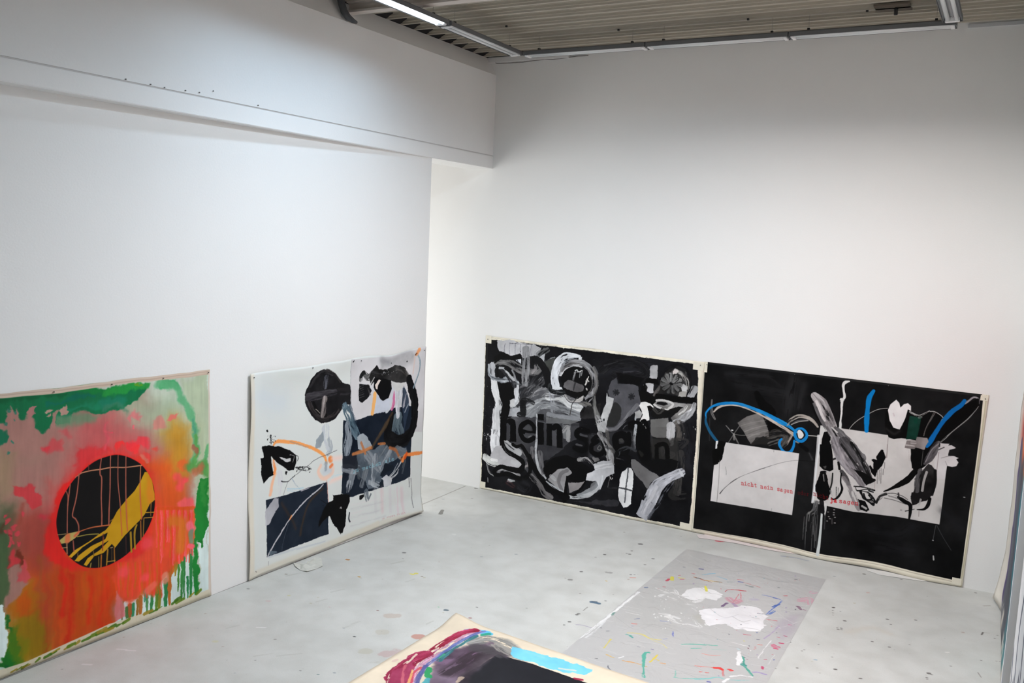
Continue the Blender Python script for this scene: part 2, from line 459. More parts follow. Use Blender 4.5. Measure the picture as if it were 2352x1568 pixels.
GLY = {  # single-stroke typewriter letters on a 10 x 16 grid, baseline at y = 16, x-height at y = 6
 'n': [[(1,6),(3,6),(3,16)],[(1,16),(5,16)],[(3,8),(5,6),(7,6.5),(7.5,8.5),(7.5,16)],[(6,16),(9,16)]],
 'i': [[(2,6),(5,6),(5,16)],[(2,16),(8,16)],[(5,2),(5,3)]],
 'c': [[(8,8),(7,6.3),(5,6),(3,7),(2,9.5),(2,12.5),(3,15),(5,16),(7,15.7),(8.3,14)]],
 'h': [[(1,1),(3,1),(3,16)],[(1,16),(5,16)],[(3,8),(5,6),(7,6.5),(7.5,8.5),(7.5,16)],[(6,16),(9,16)]],
 't': [[(4.5,2.5),(4.5,13),(5.3,15.6),(6.8,16),(8.5,14.8)],[(2,6),(8,6)]],
 'e': [[(2,11),(8.5,11),(8,8),(6.8,6.4),(5,6),(3,7),(2,9.5),(2,12.5),(3,15),(5,16),(7,15.7),(8.5,14.4)]],
 's': [[(7.8,8.2),(7.6,6.2),(7.8,8),(6,6),(4,6),(2.6,7.5),(3.4,9.8),(6.6,11.4),(8,13.2),(7,15.6),(4.6,16),(2.8,14.8),(2.4,13.4)]],
 'a': [[(3,7.4),(4.5,6),(6.2,6.3),(7.2,8),(7.2,14.5),(8,16),(9,16)],[(7.2,10),(4.5,10.2),(2.6,11.5),(2.2,14),(3.6,16),(5.6,15.6),(7.2,13.6)]],
 'g': [[(7.4,6.2),(7.4,17),(6.6,19.4),(4.6,20),(2.8,19.2)],[(9,6.2),(7.4,6.2)],[(7.4,9),(6,6.4),(4,6.4),(2.4,8.4),(2.2,12),(3.4,15),(5.4,15.4),(7.4,13)]],
 'j': [[(3,6),(6,6),(6,17),(5,19.6),(3.4,20),(2,19.2)],[(6,2),(6,3)]],
 'o': [[(5,6),(3,7),(2,9.5),(2,12.5),(3,15),(5,16),(7,15),(8,12.5),(8,9.5),(7,7),(5,6)]],
 'd': [[(5.5,1),(7.4,1),(7.4,16),(9,16)],[(7.4,9),(6,6.4),(4,6.4),(2.4,8.4),(2.2,12.5),(3.4,15.6),(5.4,16),(7.4,13.5)]],
 'r': [[(1.5,6),(3.8,6),(3.8,16)],[(1.5,16),(6.2,16)],[(3.8,9),(5.5,6.6),(7.2,6.2),(8.6,7.6)]],
 'z': [[(2,8),(2,6),(8,6),(2,16),(8.3,16),(8.3,14)]],
 'u': [[(1,6),(3,6),(3,14),(4.2,16),(6,15.6),(7.5,13.5)],[(6,6),(7.5,6),(7.5,16),(9,16)]],
 'm': [[(0,6),(1.5,6),(1.5,16)],[(1.5,8),(3,6),(4.6,6.6),(5,8.5),(5,16)],[(5,8.4),(6.6,6),(8,6.6),(8.5,8.5),(8.5,16)]],
 'b': [[(1,1),(2.8,1),(2.8,16)],[(2.8,9),(4.4,6.4),(6.4,6.4),(8,9),(8,13),(6.6,15.8),(4.6,16),(2.8,13.6)]],
 'l': [[(3,1),(5,1),(5,16)],[(2,16),(8,16)]],
}
def typed(A, text, x0, y0, x1, y1, hgt, col, wd, a=1.0, jig=.4, seed=3):
    """typewriter lettering along the baseline (x0,y0)-(x1,y1); hgt = height of a tall letter, view pixels"""
    r = np.random.RandomState(seed); n = len(text); dx, dy = (x1-x0)/n, (y1-y0)/n; k = hgt / 15.0; kx = math.hypot(dx, dy) / 10.5
    for i, ch in enumerate(text):
        if ch not in GLY: continue
        ox, oy = x0 + dx*i + r.randn()*jig, y0 + dy*i + r.randn()*jig
        for g in GLY[ch]:
            A.stroke([(ox + gx*kx, oy + (gy-16)*k + gx*kx*dy/dx) for gx, gy in g], wd, col, a, rough=.08, sm=False)
# ------------------------------------------------------------------ black and white painting left on the back wall
A = ART = Art([on_back(1117, 771), on_back(1619, 831), on_back(1589, 1220), on_back(1103, 1123)], 480, on_back, (238, 232, 214))
A.view(1100, 760, 7.84)
A.stroke([(130, 105), (1100, 230), (2195, 330)], 6, (170, 160, 145), .7)
# black field
A.view(0, 0, 1)
A.poly([(1118, 779), (1165, 782), (1380, 808), (1606, 836), (1604, 846), (1600, 1000), (1583, 1211), (1380, 1170), (1106, 1116), (1108, 1020), (1116, 850)], (20, 20, 23), rough=.12, tone=4)
A.view(1090, 760, 3.267)
for q in (((150, 600), (110, 900), 60), ((950, 300), (1300, 250), 90), ((1550, 300), (1600, 1000), 110), ((560, 1150), (900, 1280), 90)):
    A.stroke([q[0], q[1]], q[2], (42, 42, 48), .5, soft=1.2, dry=.3)
A.view(1100, 760, 7.84)
# grey middle ground
A.poly([(660, 940), (1000, 930), (1260, 1060), (1560, 1130), (1830, 1270), (1960, 1330), (1830, 1480), (1500, 1500), (1200, 1600), (560, 1620), (640, 1400), (730, 1250)], (74, 75, 79), rough=6, tone=14)
A.stroke([(1050, 800), (900, 1000), (740, 1300), (780, 1500)], 240, (40, 40, 43), .9, dry=.25, tone=12)
for a, b, wd, c in (((1130, 1010), (870, 1210), 60, 120), ((1240, 1030), (960, 1090), 44, 140), ((1000, 970), (830, 1090), 50, 96), ((1060, 1130), (900, 1200), 44, 150), ((1160, 830), (1080, 890), 34, 160), ((1060, 1240), (940, 1310), 40, 140), ((900, 930), (760, 1010), 46, 88), ((1180, 900), (820, 1300), 70, 62), ((1250, 1100), (1000, 1330), 66, 110)):
    A.stroke([a, ((a[0]+b[0])/2+10, (a[1]+b[1])/2-14), b], wd, (c, c, c+3), .8, dry=.55, rough=.2, tone=14)
A.stroke([(640, 1430), (820, 1440), (1060, 1330), (1330, 1290), (1560, 1350), (1800, 1400)], 190, (150, 153, 156), .9, dry=.35, tone=18)
A.stroke([(1240, 1170), (1500, 1200), (1640, 1340), (1830, 1400)], 130, (205, 207, 208), .95, dry=.28, tone=10)
A.stroke([(1300, 1100), (1330, 1290), (1330, 1420)], 90, (160, 163, 170), .7, dry=.5)
A.stroke([(1830, 1270), (1990, 1330)], 90, (118, 116, 112), .8, dry=.3, tone=14)
A.stroke([(900, 1540), (1150, 1330), (1500, 1400), (1810, 1520)], 120, (128, 131, 135), .85, dry=.3, tone=14)
# upper left fan of white
A.poly([(345, 190), (560, 170), (1000, 250), (1110, 310), (1040, 420), (900, 470), (780, 500), (740, 410), (560, 445), (470, 400), (370, 360), (330, 290)], (196, 196, 200), rough=9, tone=10)
for x in (470, 560, 665, 760, 850, 950):
    A.stroke([(x+4, 225), (x-10, 330), (x, 430)], 9, (110, 110, 122), .8)
A.stroke([(560, 220), (905, 235)], 10, (60, 60, 70), .7, dry=.4)
A.stroke([(1150, 300), (1040, 400), (1090, 470)], 70, (120, 122, 124), .8, dry=.45)
A.stroke([(1240, 330), (1100, 440), (1190, 600), (1270, 640)], 90, (88, 90, 90), .85, dry=.45, tone=14)
A.poly([(1190, 400), (1170, 560), (1080, 480)], (180, 182, 186), rough=6)
A.stroke([(1370, 470), (1220, 520), (1180, 600)], 30, (150, 152, 156), .8, dry=.4)
A.poly([(1200, 540), (1380, 465), (1340, 860), (1250, 700)], (72, 74, 72), rough=6, tone=8)
# mid grey loop and column
A.stroke([(240, 640, 60), (330, 560), (520, 560, 130), (740, 680, 150), (950, 740, 130), (1110, 700, 60), (1050, 590, 20)], 110, (112, 111, 112), .95, dry=.22, tone=14)
A.stroke([(860, 330), (850, 560), (850, 700), (840, 930)], 140, (140, 141, 144), .9, dry=.2, tone=12)
A.stroke([(980, 740), (1040, 640), (990, 560)], 70, (152, 148, 150), .8, dry=.3, tone=14)
A.stroke([(240, 620), (270, 820), (280, 900)], 120, (186, 188, 194), .95, dry=.15, tone=12)
# black cap
A.poly([(270, 560), (270, 450), (420, 378), (540, 420), (600, 460), (740, 400), (775, 430), (760, 495), (600, 530), (500, 495), (390, 505), (280, 590)], (10, 10, 11), rough=3)
A.poly([(670, 520), (760, 495), (765, 590)], (205, 208, 214), rough=3)
A.stroke([(690, 505), (710, 545)], 14, (50, 50, 60))
# pale column down the left
A.stroke([(275, 890, 115), (300, 1080, 125), (360, 1290, 130), (345, 1440, 140), (330, 1600, 150)], 130, (214, 215, 218), 1, dry=.08, rough=.08, tone=7)
A.poly([(345, 930), (620, 930), (640, 1100), (635, 1190), (570, 1240), (562, 1400), (520, 1568), (440, 1568), (430, 1300), (370, 1130)], (9, 9, 10), rough=2)
A.stroke([(690, 940), (680, 1080), (690, 1230), (600, 1330)], 95, (204, 206, 210), .98, dry=.12, tone=14)
A.poly([(560, 1240), (640, 1200), (660, 1330), (570, 1372)], (205, 206, 208), rough=3, tone=8)
A.poly([(560, 1385), (740, 1365), (745, 1490), (830, 1530), (530, 1535)], (172, 174, 180), rough=3, tone=20)
A.stroke([(790, 1290), (800, 1500), (740, 1500)], 110, (18, 18, 20), .9, dry=.25)
A.stroke([(980, 1290), (860, 1240), (800, 1240)], 80, (22, 22, 24), .8, dry=.3)
# loop lower left
A.stroke([(180, 610, 30), (190, 760, 50), (300, 860, 70), (430, 880, 90), (560, 840, 110), (660, 920, 120)], 80, (150, 155, 162), .95, dry=.25, tone=26)
A.stroke([(200, 760), (300, 850), (420, 860), (540, 880)], 26, (70, 74, 80), .8, dry=.3)
A.stroke([(350, 670, 10), (480, 720, 110), (600, 860, 150), (640, 980, 90)], 120, (38, 38, 42), .9, dry=.1, tone=12)
A.stroke([(330, 800), (330, 680), (460, 640), (560, 700), (620, 800)], 70, (16, 16, 18), .9)
A.stroke([(385, 670), (470, 690), (560, 790), (640, 870)], 60, (186, 188, 192), .95, dry=.2, tone=12)
A.stroke([(600, 700), (640, 780), (670, 900)], 36, (150, 152, 156), .9, dry=.2)
A.stroke([(480, 670), (560, 720), (610, 790)], 46, (12, 12, 14), .95)
A.stroke([(640, 940), (760, 960), (860, 930)], 30, (96, 98, 102), .8, dry=.4)
# black arm
A.stroke([(980, 470, 60), (1050, 500, 110), (1170, 640, 130), (1240, 820, 150), (1250, 980, 100)], 110, (20, 20, 22), .97, dry=.08)
A.stroke([(1000, 470), (970, 600)], 60, (20, 20, 22), .95)
# white arch and rings
A.stroke([(1390, 1040, 150), (1370, 800, 150), (1430, 600, 170), (1550, 470, 150), (1700, 440, 90), (1820, 450, 40)], 150, (202, 205, 210), 1, dry=.07, rough=.04, tone=10)
A.poly([(1310, 980), (1490, 1000), (1510, 1050), (1350, 1045)], (200, 203, 206), rough=2)
A.stroke([(1500, 600), (1620, 510), (1760, 480)], 28, (108, 112, 118), .7, dry=.3)
A.poly([(1790, 470), (1860, 460), (1850, 530), (1800, 520)], (208, 210, 214), rough=3)
A.stroke([(1470, 760), (1560, 610), (1740, 560), (1920, 600), (2050, 760), (2090, 950), (2040, 1110), (1960, 1220)], 110, (142, 142, 145), .95, dry=.25, tone=22)
A.stroke([(1500, 720), (1600, 610), (1760, 580), (1930, 650), (2020, 800), (2030, 1000), (1960, 1130)], 34, (86, 84, 84), .8, dry=.3)
A.stroke([(1480, 800), (1560, 680), (1720, 630), (1860, 640)], 22, (206, 206, 208), .9, dry=.15)
A.stroke([(2080, 660), (2130, 800), (2130, 960), (2080, 1080)], 60, (96, 96, 98), .8, dry=.5, tone=12)
A.poly([(1478, 850), (1540, 720), (1660, 645), (1800, 645), (1920, 720), (2010, 820), (2030, 950), (1980, 1090), (1880, 1170), (1760, 1200), (1640, 1165), (1550, 1090), (1500, 970)], (13, 13, 14), rough=3, sm=True)
A.poly([(1530, 950), (1600, 890), (1760, 940), (1890, 980), (1880, 1090), (1790, 1110), (1540, 1030)], (94, 92, 94), .9, rough=8, sm=True, tone=12)
A.stroke([(1740, 920), (1700, 1060)], 24, (30, 30, 32), .7)
for x, y0, y1 in ((1715, 740, 880), (1740, 700, 800), (1775, 720, 740), (1820, 720, 830), (1855, 700, 800), (1700, 800, 880)):
    A.stroke([(x+10, y0), (x-6, y1)], 20, (150, 150, 152), .8, dry=.35)
A.stroke([(1735, 705), (1770, 695), (1800, 730), (1850, 705)], 20, (206, 206, 206), .9, rough=.3)
for a, b in (((1980, 820), (1950, 870)), ((1950, 870), (1980, 900)), ((1940, 900), (1920, 960)), ((1945, 1030), (1950, 1050))):
    A.stroke([a, b], 22, (214, 210, 206), .9, rough=.35)
A.stroke([(1280, 980), (1300, 1060), (1400, 1100), (1520, 1100)], 80, (30, 32, 34), .97, dry=.1, tone=14)
A.stroke([(1400, 1090), (1500, 1100)], 24, (100, 102, 104), .7, dry=.4)
A.stroke([(1560, 1160), (1640, 1230), (1780, 1250), (1880, 1190)], 60, (190, 186, 184), .9, dry=.2, tone=14)
A.stroke([(1540, 1150), (1620, 1260), (1740, 1290), (1900, 1260)], 14, (80, 80, 84), .9)
A.stroke([(1780, 1190), (1690, 1310), (1650, 1450), (1640, 1580)], 14, (60, 58, 58), .95)
A.stroke([(1900, 1080), (1890, 1200), (1900, 1250), (2100, 1160)], 16, (14, 14, 15), .9)
A.poly([(1820, 1460), (1940, 1370), (2190, 1300), (2195, 1568), (1830, 1568)], (46, 45, 46), rough=5, tone=10)
A.stroke([(2080, 1180), (2090, 1400), (2190, 1560)], 70, (92, 92, 90), .7, dry=.55, tone=16)
A.stroke([(1900, 1380), (1860, 1440)], 50, (12, 12, 12), .9)
# ---- lower left, second view
A.view(1100, 940, 6.032)
A.poly([(400, 110), (830, 90), (1400, 180), (1400, 400), (1250, 470), (1050, 640), (900, 720), (880, 1000), (700, 900), (500, 600), (400, 300)], (66, 66, 70), .9, rough=7, tone=8)
A.poly([(930, 60), (1400, 110), (1395, 160), (1280, 200), (1250, 430), (1170, 400), (1160, 190), (930, 190)], (112, 113, 115), rough=2, tone=8)
A.stroke([(960, 60), (1100, 90), (1390, 130)], 60, (140, 143, 148), .9, dry=.2)
A.stroke([(1180, 300), (1240, 250), (1240, 420)], 60, (160, 160, 160), .8, dry=.3)
A.poly([(300, 100), (390, 95), (420, 20), (430, -20), (330, -20)], (10, 10, 11))
A.stroke([(245, 20, 100), (240, 200, 120), (225, 400, 130), (230, 560, 140), (250, 640, 120)], 130, (212, 213, 217), 1, dry=.08, rough=.05, tone=9)
A.stroke([(240, 380), (235, 480)], 26, (130, 130, 136), .5, soft=1)
A.poly([(230, 500), (330, 490), (420, 600), (550, 700), (600, 760), (545, 800), (330, 770), (250, 760), (160, 700), (165, 620)], (182, 181, 185), rough=4, tone=10)
A.stroke([(360, 450), (450, 520), (560, 590)], 90, (180, 181, 184), .95, dry=.12, tone=8)
A.stroke([(470, 720), (545, 750)], 60, (202, 203, 206), .9, dry=.2)
A.stroke([(90, 650, 90), (150, 700, 100), (260, 770, 60)], 90, (196, 198, 196), 1, dry=.1, tone=8)
A.stroke([(180, 690), (250, 700)], 30, (226, 226, 226), .9, rough=.2)
A.stroke([(115, 750), (140, 850), (205, 905)], 22, (150, 150, 150), .9, dry=.2)
# snake
S1 = [(325, 420), (350, 520), (420, 600), (540, 660), (610, 720), (610, 800), (560, 850), (440, 830), (330, 790), (250, 810), (215, 870), (260, 905), (400, 890), (560, 950), (650, 940), (710, 860), (700, 700), (640, 570), (590, 500)]
A.stroke([(560, 900), (400, 830), (300, 850), (270, 870)], 44, (150, 150, 152), .9, dry=.3, tone=20)
A.stroke([(620, 800), (690, 760), (650, 650), (610, 580)], 50, (150, 146, 146), .9, dry=.2, tone=10)
A.stroke(S1, 56, (13, 13, 14), 1, rough=.04)
A.stroke([(470, 480), (520, 510), (580, 500)], 40, (12, 12, 12), 1)
A.stroke([(600, 560), (640, 630), (680, 690)], 16, (90, 90, 94), .8, dry=.3)
A.stroke([(350, 500), (380, 580), (450, 630)], 8, (150, 152, 156), .6, dry=.4)
A.poly([(385, 1000), (410, 950), (500, 985), (450, 1000)], (176, 178, 180), rough=3)
A.stroke([(400, 1010), (470, 1050)], 60, (70, 44, 46), .6, dry=.5)
A.stroke([(620, 1000), (700, 1060), (640, 1130), (560, 1080)], 90, (50, 50, 55), .7, soft=1, dry=.2)
for i in range(5): A.stroke([(125, 940 + i*14), (128, 946 + i*14)], 11, (150, 150, 150), .8)
A.spots(10, (70, 320, 160, 400), 5, 20, (180, 180, 182), seed=4)
# bold letters
def blk(P, wd): A.stroke(P, wd, (7, 7, 8), 1, rough=.02)
def bar(x0, y0, x1, y1): A.poly([(x0, y0), (x1, y0 + (x1-x0)*.12), (x1, y1 + (x1-x0)*.12), (x0, y1)], (7, 7, 8))
bar(300, 105, 385, 420)
blk([(400, 190), (430, 160), (470, 170), (478, 230)], 76); bar(436, 200, 518, 438)
A.poly([(385, 190), (410, 180), (430, 215), (428, 428), (385, 420)], (62, 62, 66))
blk([(600, 300), (755, 325), (760, 235), (680, 170), (595, 225), (580, 320), (620, 405), (690, 430), (760, 395)], 62)
A.poly([(640, 240), (680, 215), (716, 250), (712, 290), (640, 275)], (70, 70, 73), sm=True)
A.stroke([(650, 335), (790, 350)], 30, (74, 74, 78), .9); A.stroke([(690, 380), (720, 365)], 20, (110, 110, 112), .9)
bar(815, 55, 900, 140); bar(815, 175, 900, 480)
A.stroke([(830, 165), (940, 185)], 8, (100, 104, 108), .8)
bar(940, 190, 1015, 495); blk([(1040, 250), (1080, 230), (1115, 260), (1120, 330)], 78); bar(1080, 310, 1160, 525)
A.poly([(1015, 300), (1050, 290), (1078, 330), (1078, 510), (1015, 500)], (76, 76, 80))
blk([(1510, 300), (1420, 275), (1360, 310), (1370, 370), (1490, 430), (1500, 520), (1430, 565), (1330, 530)], 74)
A.stroke([(1410, 345), (1500, 370)], 30, (74, 74, 78), .9); A.stroke([(1350, 480), (1430, 495)], 26, (80, 80, 82), .9)
A.stroke([(1180, 212), (1500, 208)], 7, (30, 30, 32), .8); A.stroke([(940, 95), (1020, 105)], 6, (50, 50, 52), .8); A.stroke([(970, 90), (968, 150)], 5, (60, 60, 62), .7)
# pale vertical line
A.stroke([(800, 60, 20), (800, 250, 18), (800, 400, 26), (790, 560, 34), (800, 700, 44), (840, 840, 36), (930, 950, 26)], 26, (196, 198, 202), .95, dry=.12)
A.stroke([(740, 540), (740, 650)], 60, (140, 136, 138), .6, dry=.4)
A.stroke([(850, 600), (870, 780), (900, 880)], 70, (110, 109, 112), .8, dry=.3, tone=8)
A.stroke([(730, 930), (840, 1040), (900, 1150), (1000, 1210)], 80, (120, 117, 118), .85, dry=.25, tone=12)
# eye
A.poly([(890, 820), (980, 700), (1150, 640), (1330, 660), (1480, 760), (1560, 860), (1520, 960), (1440, 1040), (1300, 1000), (1210, 930), (1000, 900), (940, 920)], (10, 10, 11), rough=5, sm=True)
A.poly([(950, 970), (1010, 890), (1100, 830), (1230, 800), (1300, 880), (1230, 910), (1200, 1100), (1180, 1150), (1050, 1060)], (150, 149, 151), rough=3, tone=8)
A.stroke([(1150, 1110), (1110, 1000), (1140, 890), (1230, 840)], 44, (106, 104, 107), .8, dry=.15)
A.stroke([(1000, 920), (1050, 960)], 60, (180, 180, 183), .7, dry=.4)
A.poly([(1240, 1010), (1430, 1010), (1470, 990), (1400, 1100), (1260, 1150)], (150, 146, 147), rough=2, tone=10)
A.stroke([(940, 1000), (1040, 1070), (1170, 1140)], 32, (192, 196, 200), .9, dry=.2)
A.stroke([(770, 820, 60), (860, 960, 70), (980, 1090, 70), (1150, 1170, 60), (1300, 1180, 40), (1420, 1090, 26), (1480, 1000, 20)], 56, (11, 11, 12), 1)
A.stroke([(1225, 930, 30), (1210, 1080, 40), (1190, 1262, 56)], 44, (9, 9, 10), 1)
A.stroke([(700, 640, 50), (760, 780, 60), (860, 960, 40)], 60, (12, 12, 13), 1)
A.stroke([(1240, 1210), (1400, 1215), (1560, 1170), (1670, 1060), (1680, 960)], 46, (202, 204, 206), .95, dry=.15, tone=10)
A.poly([(1360, 1180), (1560, 1070), (1640, 990), (1660, 1060), (1560, 1170), (1380, 1230)], (168, 172, 176), .95, rough=3, tone=14)
A.stroke([(1390, 690), (1500, 690), (1600, 790)], 60, (170, 168, 168), .85, dry=.45, tone=14)
A.stroke([(1560, 640), (1640, 650), (1680, 700)], 40, (120, 120, 124), .7, dry=.5)
A.poly([(1280, 1260), (1689, 1290), (1689, 1330), (1300, 1275)], (60, 60, 64), .7, rough=5)
A.stroke([(1130, 1190), (1230, 1220)], 60, (10, 10, 12), 1, rough=.15)
# ---- upper right, third view
A.view(1360, 790, 7.129)
A.stroke([(180, 420), (300, 330), (560, 300), (800, 350), (900, 450), (860, 540), (560, 560), (380, 500)], 150, (24, 24, 26), .9, dry=.2, tone=8)
A.stroke([(520, 460), (700, 450), (850, 490)], 30, (70, 70, 74), .7, dry=.5)
A.stroke([(200, 350), (420, 280)], 24, (70, 70, 72), .5, dry=.5)
A.poly([(255, 760), (300, 620), (400, 540), (430, 640), (640, 650), (760, 700), (770, 800), (850, 900), (770, 1080), (560, 1220), (430, 1400), (300, 1430), (240, 1400), (260, 1340), (300, 900)], (78, 78, 83), rough=4, tone=9)
A.poly([(380, 450), (860, 560), (780, 680), (640, 655), (440, 635)], (11, 11, 12), rough=5)
for cx_, cy_ in ((390, 790), (650, 850)):
    for i in range(7):
        t = i * .9; A.stroke([(cx_ + 45*math.cos(t), cy_ + 45*math.sin(t)), (cx_, cy_)], 30, (34, 34, 37), .85, rough=.25)
A.poly([(360, 960), (460, 1010), (480, 1130), (460, 1230), (370, 1330), (270, 1340), (250, 1300), (300, 1150)], (42, 42, 42), rough=3, sm=True)
A.stroke([(240, 1400), (380, 1380), (520, 1260), (620, 1130), (740, 1000)], 60, (110, 110, 114), .8, dry=.25, tone=10)
A.stroke([(510, 1385), (570, 1320), (640, 1340)], 12, (110, 110, 112), .7, dry=.3)
A.stroke([(30, 400), (80, 530), (60, 700), (30, 800)], 70, (104, 102, 100), .8, dry=.45, tone=14)
A.stroke([(40, 860, 30), (50, 1000, 50), (80, 1180, 90), (160, 1400, 120)], 80, (112, 112, 110), .85, dry=.4, tone=16)
A.poly([(245, 790), (260, 850), (355, 885), (340, 1000), (280, 1150), (210, 1440), (100, 1410), (80, 1270), (150, 1190), (230, 960)], (186, 187, 188), rough=3, tone=14)
A.stroke([(100, 1220), (210, 1380)], 120, (150, 150, 152), .7, dry=.5, tone=14)
A.spots(10, (90, 1180, 210, 1310), 8, 24, (36, 36, 38), seed=6)
A.stroke([(0, 1480), (120, 1500), (180, 1560)], 40, (70, 70, 72), .7, dry=.4)
# little tower
A.poly([(955, 360), (975, 345), (1070, 350), (1065, 420), (1070, 500), (1055, 580), (980, 560), (940, 540), (955, 460), (940, 410)], (150, 150, 152), rough=5, tone=16)
A.poly([(900, 560), (1080, 570), (1100, 660), (880, 630)], (9, 9, 9), rough=4)
A.poly([(880, 630), (1005, 640), (1010, 790), (960, 810), (900, 780), (862, 700)], (184, 183, 186), rough=4, tone=12)
A.stroke([(1130, 600, 40), (1110, 700, 60), (1040, 790, 60), (1000, 880, 40)], 50, (92, 88, 86), .9, dry=.25, tone=12)
A.stroke([(860, 700), (850, 860), (960, 880)], 90, (8, 8, 9), .9)
# flower
A.poly([(1170, 480), (1260, 400), (1400, 350), (1540, 420), (1600, 560), (1580, 760), (1400, 830), (1200, 800), (1080, 820), (1130, 640)], (58, 57, 57), rough=7, tone=12)
A.stroke([(1240, 420), (1350, 360), (1500, 400), (1580, 520), (1600, 700)], 90, (13, 13, 13), .7, dry=.3)
A.stroke([(1380, 430), (1470, 470), (1540, 580), (1560, 700)], 80, (176, 174, 170), .9, dry=.3, tone=18)
A.poly([(1325, 440), (1370, 405), (1410, 440), (1380, 500), (1330, 490)], (222, 214, 212), rough=7)
A.poly([(1255, 460), (1290, 450), (1285, 490), (1250, 475)], (200, 200, 200), rough=5)
A.poly([(1450, 670), (1500, 650), (1560, 700), (1550, 770), (1480, 770)], (184, 184, 184), rough=6, tone=12)
for i in range(11):
    t = i * 2*math.pi / 11 + .2; cx_, cy_ = 1300, 640
    ex, ey = cx_ + 150*math.cos(t), cy_ + 150*math.sin(t)*.95
    g_ = 104 + int(24*math.cos(t + .9))
    A.stroke([(cx_ + 30*math.cos(t), cy_ + 30*math.sin(t), 24), ((cx_+ex)/2, (cy_+ey)/2, 60), (ex, ey, 64)], 50, (g_, g_, g_), .95, dry=.15, tone=12)
    A.stroke([(cx_ + 30*math.cos(t+.28), cy_ + 30*math.sin(t+.28)), (cx_ + 165*math.cos(t+.28), cy_ + 155*math.sin(t+.28))], 14, (22, 22, 23), .9)
A.stroke([(1350, 490), (1410, 510), (1420, 570), (1360, 620)], 14, (26, 26, 27), .9)
A.stroke([(1290, 640), (1310, 650)], 44, (14, 14, 15), 1)
A.poly([(1430, 780), (1560, 770), (1540, 860), (1400, 860)], (170, 168, 164), rough=4, tone=14)
A.stroke([(1680, 730), (1620, 860)], 120, (176, 177, 180), .92, dry=.2, tone=12)
# black bar
A.poly([(1045, 800), (1350, 840), (1700, 880), (1700, 975), (1380, 940), (1010, 920)], (8, 8, 8), rough=3)
A.poly([(760, 760), (860, 800), (1060, 870), (1040, 1000), (900, 930), (800, 940)], (12, 12, 12), rough=4)
# lips and arm below
A.poly([(1060, 920), (1180, 900), (1330, 950), (1400, 960), (1690, 975), (1640, 1120), (1480, 1250), (1350, 1310), (1290, 1200), (1400, 1110), (1240, 1080), (1010, 980)], (120, 119, 118), rough=4, tone=22)
A.stroke([(1060, 915), (1200, 920), (1330, 980), (1240, 1060), (1120, 1040), (1020, 985)], 34, (204, 202, 200), .95, dry=.1)
A.poly([(1080, 940), (1200, 950), (1260, 990), (1180, 1000), (1060, 970)], (18, 18, 20), rough=3)
A.stroke([(1680, 980, 60), (1640, 1080, 90), (1540, 1180, 120), (1420, 1260, 110), (1330, 1330, 110), (1300, 1480, 110), (1280, 1568, 110)], 110, (150, 151, 154), .95, dry=.3, tone=28)
A.stroke([(1560, 1010), (1500, 1100), (1430, 1150)], 36, (206, 206, 204), .9, dry=.3)
A.poly([(1010, 1040), (1160, 1060), (1240, 1080), (1420, 1010), (1500, 1030), (1400, 1120), (1280, 1180), (1150, 1240), (990, 1200), (960, 1150)], (18, 18, 18), rough=4)
A.stroke([(1010, 1040), (1080, 1120), (1160, 1060)], 60, (74, 72, 70), .7, dry=.4)
A.poly([(960, 1230), (1250, 1200), (1260, 1300), (1215, 1500), (1180, 1560), (960, 1500)], (106, 105, 104), rough=3, tone=5)
A.stroke([(1420, 1290), (1460, 1400), (1440, 1520)], 120, (84, 80, 76), .8, dry=.35, tone=10)
A.stroke([(1480, 1300), (1520, 1480)], 80, (34, 34, 36), .6, dry=.2)
A.poly([(1235, 1270), (1350, 1300), (1335, 1568), (1215, 1568)], (172, 172, 174), rough=3, tone=12)
# white lamp shape
A.poly([(770, 1000), (800, 950), (880, 935), (960, 965), (1005, 1010), (1000, 1040), (940, 1000), (905, 1010), (920, 1080), (945, 1240), (880, 1260), (790, 1300), (785, 1250), (830, 1150), (800, 1070)], (226, 225, 223), rough=2, tone=4)
A.poly([(905, 1010), (950, 1000), (1000, 1040), (960, 1100), (930, 1080)], (14, 12, 12), rough=2)
A.poly([(700, 1110), (780, 1060), (825, 1130), (795, 1210), (715, 1215)], (160, 160, 160), rough=4, tone=12)
A.stroke([(710, 1180, 22), (720, 1290, 34), (730, 1380, 44), (690, 1480, 44), (680, 1568, 40)], 36, (170, 175, 178), .95, dry=.15, tone=8)
A.stroke([(850, 1290, 120), (850, 1420, 190), (860, 1568, 210)], 180, (7, 7, 8), 1, rough=.08)
A.spots(14, (790, 1280, 900, 1370), 6, 18, (180, 180, 178), seed=8)
A.spots(2, (1650, 1350, 1700, 1380), 10, 24, (150, 146, 142), seed=8)
# ---- lower right, fourth view
A.view(1360, 980, 6.032)
A.poly([(820, 0), (1040, 0), (1030, 160), (860, 130)], (104, 103, 102), rough=2, tone=4)
A.stroke([(1090, -20, 110), (1080, 210, 105)], 105, (172, 172, 174), .96, dry=.12, rough=.04, tone=10)
A.stroke([(1180, 20), (1180, 160)], 80, (88, 84, 80), .7, dry=.4)
A.stroke([(1130, 180), (1300, 190), (1240, 260)], 70, (54, 53, 52), .7, dry=.4)
A.poly([(850, 140), (1050, 160), (1080, 230), (1060, 420), (1100, 440), (1000, 470), (850, 460)], (9, 9, 9), rough=3)
A.stroke([(975, 270), (960, 340), (985, 400), (1005, 340), (980, 270)], 10, (100, 98, 96), .8)
A.stroke([(970, 290), (980, 390)], 34, (44, 43, 42), .9)
A.stroke([(1060, 360), (1130, 370), (1090, 410)], 70, (84, 82, 80), .8, dry=.3)
A.stroke([(1230, 370), (1230, 520), (1200, 700), (1180, 900)], 110, (66, 64, 62), .7, dry=.4, tone=8)
